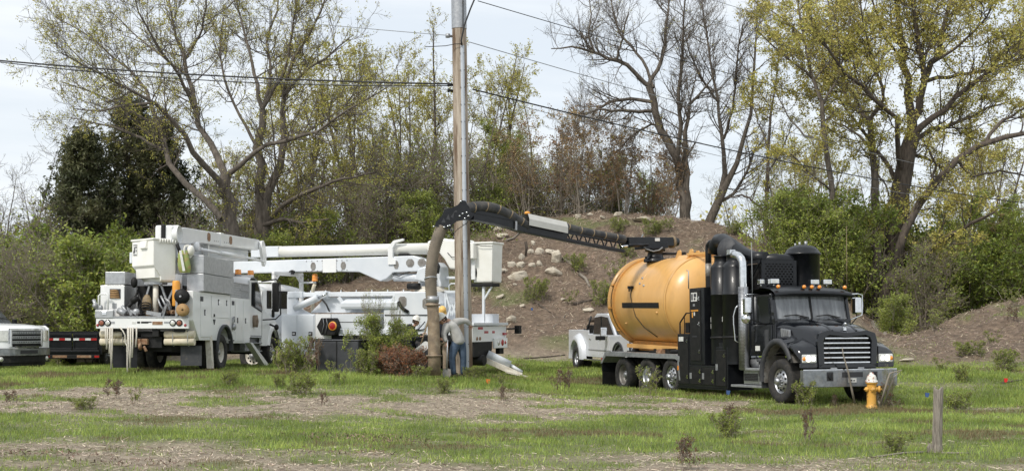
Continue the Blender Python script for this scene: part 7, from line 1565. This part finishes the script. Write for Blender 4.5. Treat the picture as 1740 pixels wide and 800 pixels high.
skin('trouser_leg', [(.04,.02,.92,.14),(.08,.04,.80,.125),(.11,.05,.66,.105),(.13,.06,.46,.085),(.125,.08,.28,.078),(.12,.11,.07,.072)], [(0,1),(1,2),(2,3),(3,4),(4,5)], 'denim', JN)
head(W3, (-.36,-.11,1.44), 195, 42, True, 'hathard')
hand(W3, (-.26,-.255,.86), (.10,-.06,-1), 1, up=(0,1,0)); hand(W3, (.285,.26,1.29), (.15,.75,-.4), -1, .5)
boots(W3, [((-.09,-.03,0),(-.9,-.3)),((.12,.12,0),(-.8,-.4))])
SH = empty('shovel', (X-.27, 32.35-.30, g_-.02)); tag(SH, 'shovel with a wooden handle held upright by the person in the grey jacket', 'shovel')
MB().tube([(.02,.02,1.0),(.0,.0,.25)], .017, 8).build('handle', 'galv', SH); 
MB().grid([[(-.10,-.02,.25),(0,.02,.28),(.10,-.02,.25)],[(-.11,-.03,.12),(0,.01,.12),(.11,-.03,.12)],[(-.05,-.02,.0),(0,.0,-.02),(.05,-.02,.0)]]).build('blade', 'rimgrey', SH)
# worker behind the nozzle
X, g_ = G(750, 33.0)
W2_ = person((X, 33.0, g_), 'person in navy vest and muddy khaki trousers behind the suction nozzle, tan hard hat bowed')
skin('body', [(-.02,0,.95,(.12,.10)),(-.04,.0,1.15,(.13,.10)),(-.05,-.02,1.36,(.16,.11)),(-.03,-.05,1.50,.055),(-.01,-.08,1.56,.05),(-.22,-.03,1.40,.055),(-.28,-.12,1.14,.042),(-.10,-.28,.98,.030),(.13,-.04,1.38,.055),(.16,-.20,1.14,.042),(.10,-.34,.98,.030),
      (-.12,0,.88,.085),(-.15,-.04,.48,.058),(-.14,.02,.10,.042),(.09,0,.88,.085),(.12,-.04,.48,.058),(.10,.0,.10,.042)], [(0,1),(1,2),(2,3),(3,4),(2,5),(5,6),(6,7),(2,8),(8,9),(9,10),(0,11),(11,12),(12,13),(0,14),(14,15),(15,16)], 'skin', W2_)
skin('vest', [(-.02,0,.94,(.17,.145)),(-.03,0,1.12,(.175,.15)),(-.05,-.02,1.32,(.19,.15)),(-.04,-.03,1.46,(.12,.10)),(-.22,-.03,1.40,.085),(-.29,-.11,1.16,.068),(-.18,-.22,1.03,.055),(.13,-.04,1.38,.085),(.17,-.18,1.16,.068),(.13,-.30,1.02,.055)], [(0,1),(1,2),(2,3),(2,4),(4,5),(5,6),(2,7),(7,8),(8,9)], 'navy', W2_)
skin('trousers', [(-.02,0,.94,(.16,.13)),(-.12,0,.82,.105),(-.15,-.04,.46,.082),(-.14,.02,.09,.068),(.09,0,.82,.105),(.12,-.04,.46,.082),(.10,0,.09,.068)], [(0,1),(1,2),(2,3),(0,4),(4,5),(5,6)], 'khaki', W2_)
head(W2_, (.02,-.13,1.62), -65, 38, True, 'haty'); hand(W2_, (-.12,-.27,.99), (.5,-.6,-.3), 1); hand(W2_, (.11,-.33,.985), (-.4,-.6,-.4), -1)
boots(W2_, [((-.14,.02,0),(.3,-1)),((.10,0,0),(.5,-1))])
# worker on the left, in profile
X, g_ = G(700, 35.2)
W1 = person((X, 35.2, g_-.02), 'person in black hoodie and white hard hat seen in profile holding a wooden pole'); W1.scale = (.93,.93,.93)
skin('body', [(0,0,.92,(.12,.10)),(-.02,0,1.12,(.13,.10)),(.0,0,1.30,(.16,.11)),(.06,0,1.42,.055),(.09,0,1.49,.05),(-.03,-.17,1.33,.055),(.08,-.21,1.08,.042),(.30,-.16,1.12,.030),(.05,.17,1.33,.055),(.16,.20,1.08,.042),(.34,.10,1.22,.030),
      (-.02,-.10,.85,.085),(.06,-.10,.46,.058),(-.02,-.10,.10,.042),(.0,.10,.85,.085),(.10,.10,.46,.058),(.04,.10,.10,.042)], [(0,1),(1,2),(2,3),(3,4),(2,5),(5,6),(6,7),(2,8),(8,9),(9,10),(0,11),(11,12),(12,13),(0,14),(14,15),(15,16)], 'skin', W1)
skin('hoodie', [(.0,0,.86,(.19,.17)),(-.02,0,1.05,(.20,.175)),(-.02,0,1.24,(.21,.18)),(.02,0,1.38,(.15,.13)),(.04,0,1.45,.08),(-.04,-.18,1.30,.095),(.08,-.22,1.06,.078),(.26,-.17,1.10,.055),(.04,.18,1.30,.095),(.17,.21,1.07,.078),(.31,.11,1.19,.055)], [(0,1),(1,2),(2,3),(3,4),(2,5),(5,6),(6,7),(2,8),(8,9),(9,10)], 'navy', W1)
MB().sphere((-.07,0,1.42),.10,.12,.08,12,7).build('hood', 'navy', W1)
skin('trousers', [(.0,0,.92,(.16,.13)),(-.02,-.10,.82,.105),(.06,-.10,.46,.082),(-.02,-.10,.09,.068),(.0,.10,.82,.105),(.10,.10,.46,.082),(.04,.10,.09,.068)], [(0,1),(1,2),(2,3),(0,4),(4,5),(5,6)], 'navy', W1)
head(W1, (.12,0,1.57), 12, 18, True, 'hathard'); hand(W1, (.29,-.16,1.12), (1,.2,.2), 1); hand(W1, (.33,.10,1.22), (1,-.3,.1), -1)
boots(W1, [((-.02,-.10,0),(1,.1)),((.04,.10,0),(1,.1))])
tag(MB().tube([at(729,538,34.95), at(722,564,34.92), at(711,598,34.85)], .022, 8).build('wooden_pole', 'hosetan', None), 'wooden tool pole held by the person in the black hoodie', 'pole')
cn = MB().cyl(at(712,600,34.2), at(727,588,34.0), .16, 18); tag(cn.build('white_pipe', 'fibre', None), 'short thick white pipe lying between the hoodie worker and the nozzle', 'pipe')
tag(MB().bar(at(717,612,33.8), at(731,596,33.6), .12, .16).build('dark_block', 'plastic', None), 'dark block leaning under the white pipe beside the nozzle', 'block')

# ================================================================== small things on the ground
X, g_ = G(584, 33.6)
HB = empty('utility_housing', (X, 33.6, g_), -24); tag(HB, 'dark grey plastic utility housing half hidden by shrubs before the second bucket truck', 'utility box')
MB().box(-.72,.62,-.28,.30,-.1,.86).build('housing_body', 'box', HB, .03, 3); MB().box(-.74,.64,-.30,.32,.86,.89).build('lid', 'box', HB, .012)
MB().box(-.06,-.03,-.292,-.282,0,.85).build('corner_seam', 'blackdull', HB); MB().box(.62,.66,-.2,.2,.1,.7).build('side_plate', 'plastic', HB, .01)
# hydrant
X, g_ = G(1481, 28.5)
HY = empty('fire_hydrant', (X, 28.5, g_+.03), -20); HY.scale = (.95,.95,1.0); tag(HY, 'yellow fire hydrant with a chipped white and red bonnet before the truck bumper', 'hydrant')
MB().lathe([(.135,-.05),(.135,.02),(.118,.03),(.112,.06),(.112,.50),(.118,.52),(.14,.53),(.14,.56)], (0,0,0), n=26).build('barrel', 'hyd', HY)
MB().lathe([(.145,.56),(.145,.59),(.12,.60),(.118,.63),(.108,.68),(.085,.72),(.05,.745),(.045,.75),(.045,.78),(.0,.785)], (0,0,0), n=26).build('bonnet', 'hydwhite', HY)
for a in range(8): MB().cyl((.128*math.cos(a*.785),.128*math.sin(a*.785),.53),(.128*math.cos(a*.785),.128*math.sin(a*.785),.605),.012,6).build('flange_bolt', 'hydwhite', HY)
for d_, r_, l_ in (((1,.15,0),.075,.20),((-.75,-.65,0),.05,.17),((.35,-.93,0),.05,.16)):
    d_ = Vector(d_).normalized(); c = MB().cyl(Vector((0,0,.40)), Vector((0,0,.40))+d_*(l_-.05), r_*.8, 14); nzl = c.build('nozzle', 'hyd', HY)
    MB().lathe([(r_,0),(r_*1.08,.01),(r_*1.05,.05),(r_*.5,.055),(r_*.3,.06),(r_*.3,.09),(.001,.092)], Vector((0,0,.40))+d_*(l_-.05), d_, 16).build('nozzle_cap', 'hyd', nzl)
# split wooden post
p = hitground(1592, 768, 14, 26); WP = empty('wooden_post', p); tag(WP, 'weathered split grey wooden post standing alone in the right foreground', 'post')
b_ = MB(); rows = []; k_ = p.y/F
for z, w_, off in ((-.2,.10,0),(0,.095,0),(.12,.080,0),(.3,.078,.004),(.6,.076,.010),(.82,.078,.016),(.96,.078,.02)):
    rows.append([(off+w_*(.95 if j % 2 else 1.04)*math.cos(a)*(1.0 if math.cos(a) > 0 else .9), w_*.8*(1+.08*math.sin(3*a))*math.sin(a), z+(.03*math.sin(2.3*a+1)+.012*(j % 3) if z > .9 else 0)) for j, a in enumerate(np.linspace(0,2*math.pi,17)[:-1])])
rows.append([(.02+.01*math.cos(a), .01*math.sin(a), .955) for a in np.linspace(0,2*math.pi,17)[:-1]]); b_.grid(rows, False, True); b_.build('post_shaft', 'postwood', WP)
MB().prism([(-.14,-.05),(-.15,.08),(-.11,.14),(-.07,.11),(-.05,-.05)],1,-.05,.03).build('splinter', 'postwood', WP, .008)
# bleached sticks
def stick(label, pts, r_, m_='barkpale', name='dead_branch'):
    return tag(MB().tube(pts, r_, 6).build(name, m_, None), label, 'branch')
stick('thin bare stick leaning up in front of the truck bumper', [at(1452,684,28.9), at(1447,660,28.8), at(1441,630,28.8), at(1433,603,28.7), at(1431,590,28.7)], [.028,.024,.02,.014,.008])
b_ = MB().tube([at(1502,688,28.4), at(1510,662,28.3), at(1520,640,28.3), at(1530,630,28.3)], [.022,.02,.016,.008], 6).tube([at(1496,688,28.3), at(1507,650,28.2), at(1512,634,28.2), at(1533,628,28.2)], [.028,.024,.02,.008], 6).tube([at(1489,670,28.5), at(1492,680,28.5), at(1497,690,28.4)], .03, 6)
tag(b_.build('dead_branch', 'barkpale', None), 'bleached curved branches standing just right of the hydrant', 'branch')
placeg('bushtwig', 1510, 686, 66, 'tangle of thin brown weeds behind the hydrant', .5, Y=28.8); placeg('redweed', 1500, 686, 40, 'short red-brown weeds beside the hydrant nozzle', 1.3, Y=28.6)
for i, (a, b2, r_, lab) in enumerate((((1484,552),(1504,570),.13,'pale barkless log at the left end of the right mound'),((1440,500),(1478,548),.12,'brown log sloping behind the right mirror'),((1000,548),(1060,540),.10,'dark log lying on the lower mound left of the tank'),
      ((975,520),(1010,512),.06,'thin dark branch below the dense bush on the mound'),((956,440),(985,462),.07,'grey branch slanting beside the two tall rocks'),((985,468),(1002,492),.08,'pale forked log on the mound slope'),((915,520),(935,532),.05,'short dark stick under the low mound bush'),
      ((838,470),(862,462),.05,'bleached stick beside the bucket'),((860,412),(882,400),.05,'pale branch across the upper left mound'),((893,438),(894,462),.07,'short dark stump standing among the rocks'),((1040,552),(1085,545),.06,'stick lying right of the dark log'),
      ((1575,770),(1480,778),.02,'grey stick lying left of the post foot'),((1600,772),(1650,772),.02,'broken grey branch lying right of the post'),((1700,652),(1740,646),.03,'thin bare branch on the grass at the right edge'),((890,610),(960,604),.03,'long dark stick at the mound foot'),((940,560),(965,530),.02,'bleached thin stick leaning on the mound slope'))):
    A_ = hitground(*a); B_ = hitground(*b2); up_ = Vector((0,0,r_*.5))
    if i == 9: B_ = A_+Vector((0,0,0)); A_ = B_+Vector((0,0,.7)); up_ = Vector((0,0,0))
    mid = (A_+B_)/2; mid.z = (gz(mid.x, mid.y) if i != 9 else mid.z)+r_*.8
    stick(lab, [A_+up_, mid+Vector((.05,0,0)), B_+up_], [r_,r_*.9,r_*.6], 'postwood' if i in (0,4,5,7,8,15,11,12) else 'barkdark', 'log' if r_ >= .08 and i != 9 else 'dead_branch')
# rocks
rr = random.Random(4)
def rock(px, py, wp_, hp2, label):
    p = hitground(px, py); s_ = p.y/F*1.05; w_ = wp_*s_/2; h_ = hp2*s_/2*1.2; b_ = MB(); seed = rr.random()*50; n_, m_ = 13, 8; rows = []; cuts = [(Vector((rr.gauss(0,1), rr.gauss(0,1), rr.gauss(0,1))).normalized(), rr.uniform(.62,.9)) for _ in range(7)]
    for i in range(m_+1):
        t_ = math.pi*i/m_; row = []
        for j in range(n_):
            a = 2*math.pi*j/n_; d_ = Vector((math.sin(t_)*math.cos(a), math.sin(t_)*math.sin(a), math.cos(t_)))
            k_ = 1/max(abs(d_.x)**7+abs(d_.y)**7+abs(d_.z)**7, .01)**(1/7.)*.92; k_ *= 1+.42*mnoise.noise(d_*1.1+Vector((seed,0,0)))+.16*mnoise.noise(d_*3+Vector((0,seed,0)))
            for cd_, cc in cuts:
                q_ = d_.dot(cd_)
                if q_ > 0: k_ = min(k_, cc/q_)
            row.append((d_.x*w_*k_, d_.y*w_*.8*k_, d_.z*h_*k_))
        rows.append(row)
    b_.grid(rows, False, True); o = b_.build('rock', 'rock', None); o.location = p+Vector((0,0,h_*.38)); o.rotation_euler = (rr.uniform(-.3,.3), rr.uniform(-.35,.35), rr.uniform(-.6,.6))
    return tag(o, label, 'rock', 'pale rocks on the mulch mound')
for a in ((881,474,31,15,'largest flat pale rock right of the white bucket'),(945,446,19,26,'tall upright rock at the top right of the rock group'),(941,468,24,14,'blocky rock directly under the tall upright rock'),(916,431,15,11,'rounded rock in the upper middle of the group'),(902,430,10,8,'small rock left of the rounded one'),(934,431,18,7,'long low rock between the rounded and tall rocks'),
    (884,458,15,10,'rounded rock above the largest flat rock'),(870,452,16,9,'pale rock up and left of the largest flat rock'),(886,442,12,9,'dark-backed rock left of the stump'),(904,454,11,6,'small flat rock right of the stump'),(916,456,11,13,'angular upright rock in the centre of the group'),(857,462,14,6,'low rock just right of the bucket'),
    (849,506,15,5,'slim flat rock lying low on the bare slope'),(846,392,16,9,'boulder at the upper left beneath the hose arm'),(852,402,22,6,'flat slab below the upper left boulder'),(1001,528,18,6,'flat pale rock low on the slope near the silver pickup'),(887,524,10,5,'small buried stone low on the slope'),(845,482,14,8,'rock at the bucket lower corner'),(906,415,7,7,'little square white stone above the group'),
    (1066,364,18,9,'largest rounded rock on the mound crest'),(1050,368,14,7,'rock at the left of the crest rock group'),(1092,376,38,6,'long flat slab on the crest'),(1112,393,18,5,'small slab slipped below the crest slab'),(983,369,12,6,'pale rock alone on the left crest'),(1004,367,12,5,'second pale rock on the left crest'),(868,548,16,13,'round boulder at the foot of the mound right of the pole'),(832,553,20,7,'half buried rock behind the tailboard'),
    (1024,372,10,4,'small stone between the crest rocks'),(956,512,8,4,'tiny stone on the bare slope'),(875,486,9,4,'small chip of rock below the largest flat rock'),(922,498,7,4,'tiny pale stone in the middle slope'),(1540,614,26,5,'pale flat stone on the foot of the right mound')): rock(*a)
def flag(px, py, m_, lab, h=.35):
    p = hitground(px, py); e = empty('marker_flag', p); tag(e, lab, 'marker flag')
    MB().tube([(0,0,0),(0,0,h)], .004, 4).build('wire_stem', 'wire', e); MB().grid([[(0,0,h),(.05,.01,h-.01),(.10,-.01,h-.01)],[(0,0,h-.09),(.05,.015,h-.12),(.09,.02,h-.10)]]).build('flag', m_, e)
flag(1572,692,'flagb','blue marker flag in the grass left of the wooden post'); flag(1234,678,'flagb','small blue marker flag under the black truck cabinets',.22); flag(1706,656,'flagr','red marker flag on the grass near the right edge',.22)
flag(652,634,'flago','orange marker flag in front of the leafy shrub',.25); flag(700,636,'flagr','red marker flag at the edge of the dead brush',.3); flag(826,652,'flago','orange marker flag lying by the outrigger pad',.12); flag(902,527,'flagb','blue scrap on the mound slope',.1)

# ================================================================== grass, chips, twigs
def scatter(n, x0, x1, y0, y1, dens, r_):
    X = r_.uniform(-1,1,n); Y = np.sqrt(r_.uniform(y0**2, y1**2, n)); X = X*(Y*.45+3.0); k = r_.random(n) < dens(X, Y); return X[k], Y[k]
r_ = np.random.default_rng(31)
def gdens(x, y): return np.clip(grassmask(x, y)*1.15, .05, 1)*np.clip(.35+1.3*fbm(x*2.1, y*2.1, 3), 0, 1)*np.clip(26/y, .25, 1.0)
X, Y = scatter(880000, 0, 0, 14, 50, gdens, r_)
m_ = len(X); Z = ground(X, Y); gmk = grassmask(X, Y)
h_ = (.03+.075*r_.random(m_)**1.7)*(.5+.6*gmk)*(.6+.8*fbm(X*.9+3, Y*.9, 2)); h_ = np.where((Y > 29) & (gmk > .6), h_*1.35, h_)
a = r_.uniform(0, 2*np.pi, m_); w_ = r_.uniform(.005,.010,m_)*np.clip(Y/24,.9,1.9); lean = r_.normal(size=(m_,2))*.35
B = np.c_[X, Y, Z-.01]; sd_ = np.c_[np.cos(a)*w_, np.sin(a)*w_, np.zeros(m_)]; T_ = B+np.c_[lean[:,0]*h_, lean[:,1]*h_, h_]
V = np.stack([B-sd_, B+sd_, T_], 1).reshape(-1,3)
red = (fbm(X*.5+60, Y*.8+12, 3)+.35*np.exp(-((X-7)/4)**2-((Y-27.3)/1.0)**2) > .66)
Ft = np.arange(3*m_).reshape(-1,3)
for nm, lab, sel, mt_ in (('grass', 'short green spring grass in strips between the mulch', ~red, 'grass'), ('grass', 'patches of brownish and purplish dry grass', red, 'drygrass')):
    if nm and mt_ == 'drygrass': M['drygrass'] = leafmat('dry brownish grass', (.27,.21,.11), (.20,.17,.08), .35)
    k = np.where(sel)[0]; Vs = V.reshape(-1,3,3)[k].reshape(-1,3); tag(npmesh('grass', Vs, np.arange(len(Vs)), mt_, k=3), lab, 'grass', kind='stuff')
def chips(n, y0, y1, dens, lmin, lmax, wid, tilt, name, label, m_, seed, lift=.01, x=None):
    r_ = np.random.default_rng(seed); X, Y = scatter(n, 0, 0, y0, y1, dens, r_); k = len(X); Z = ground(X, Y)+lift*r_.random(k)+.006
    a = r_.uniform(0, 2*np.pi, k); L_ = (lmin+(lmax-lmin)*r_.random(k)**2.5)/2*np.where(Y > 33, np.clip((Y-25)/38, .35, 1), 1); tz_ = r_.normal(size=k)*tilt
    e = .12; gx = (ground(X+e, Y)-ground(X-e, Y))/(2*e); gy = (ground(X, Y+e)-ground(X, Y-e))/(2*e)
    dx, dy = np.cos(a), np.sin(a); d = nrm(np.c_[dx, dy, gx*dx+gy*dy+tz_]); n_ = nrm(np.c_[-gx, -gy, np.ones(k)]+r_.normal(size=(k,3))*.4); s_ = nrm(np.cross(d, n_))
    C_ = np.c_[X, Y, Z]+n_*.01; d = d*L_[:,None]; w_ = (wid*r_.uniform(.5,1.5,k))[:,None]*s_
    V = np.stack([C_-d-w_*.6, C_+d-w_*.3, C_+d+w_*.5, C_-d+w_], 1).reshape(-1,3)
    return tag(npmesh(name, V, np.arange(4*k).reshape(-1,4), m_), label, 'mulch', kind='stuff')
chips(170000, 14, 40, lambda x, y: np.clip(1.05-grassmask(x,y)*1.1, 0, 1)*np.clip(22/y,.3,1)*(1-mound(x,y)), .02, .14, .006, .22, 'wood_chips', 'pale shredded wood chips and straw covering the bare strips', 'mulch', 41)
chips(70000, 14, 40, lambda x, y: np.clip(1.0-grassmask(x,y)*1.1, 0, 1)*np.clip(22/y,.3,1)*(1-mound(x,y)), .02, .10, .008, .2, 'wood_chips', 'darker bark fragments among the pale chips', 'mulchdark', 42)
chips(150000, 34, 68, lambda x, y: mound(x,y), .04, .30, .012, .30, 'mulch_litter', 'brown shredded mulch covering both mounds', 'mulchdark', 43, .05)
chips(52000, 34, 68, lambda x, y: mound(x,y), .05, .45, .008, .35, 'mulch_litter', 'pale twigs and splinters strewn over the mounds', 'mulch', 44, .08)
rng = np.random.default_rng(45); X, Y = scatter(1500, 0, 0, 36, 68, lambda x, y: mound(x,y), rng); n_ = len(X); P = np.zeros((n_,5,3)); P[:,0] = np.c_[X, Y, ground(X,Y)-.02]; d = nrm(np.c_[rng.normal(size=(n_,2)), .15+.35*rng.random(n_)]); Ls = rng.uniform(.4,1.6,n_)
for k in range(1,5): d = nrm(d+rng.normal(size=(n_,3))*.35+np.array([0,0,-.12])); P[:,k] = P[:,k-1]+d*(Ls/4)[:,None]; P[:,k,2] = np.maximum(P[:,k,2], ground(P[:,k,0],P[:,k,1])+.01)
V, Fq = tube_arrays(P, rng.uniform(.004,.012,n_)[:,None]*np.linspace(1,.4,5)[None,:], 3); tag(npmesh('loose_twigs', V, Fq, 'barkpale', None, True), 'bleached roots and twigs sticking out of the mulch mounds', 'twigs', kind='stuff')
# loose clods: one low ridge of dug litter in the foreground
rng = np.random.default_rng(46)
V = []; 
for cx, cy, n_ in ((600,742,260),(660,752,200),(230,790,120),(40,772,160),(590,772,120)):
    p = hitground(cx, cy, 12, 30); V.append(np.c_[p.x+rng.normal(size=n_)*.55, p.y+rng.normal(size=n_)*.14])
XY = np.concatenate(V); n_ = len(XY); C_ = np.c_[XY, ground(XY[:,0], XY[:,1])+.01+.05*rng.random(n_)]
Vq, Fq = leaf_quads(C_, .07, .22, 0); tag(npmesh('dead_litter', Vq, Fq, 'mulchdark'), 'raked ridges of dark dead litter in the grass', 'litter', kind='stuff')
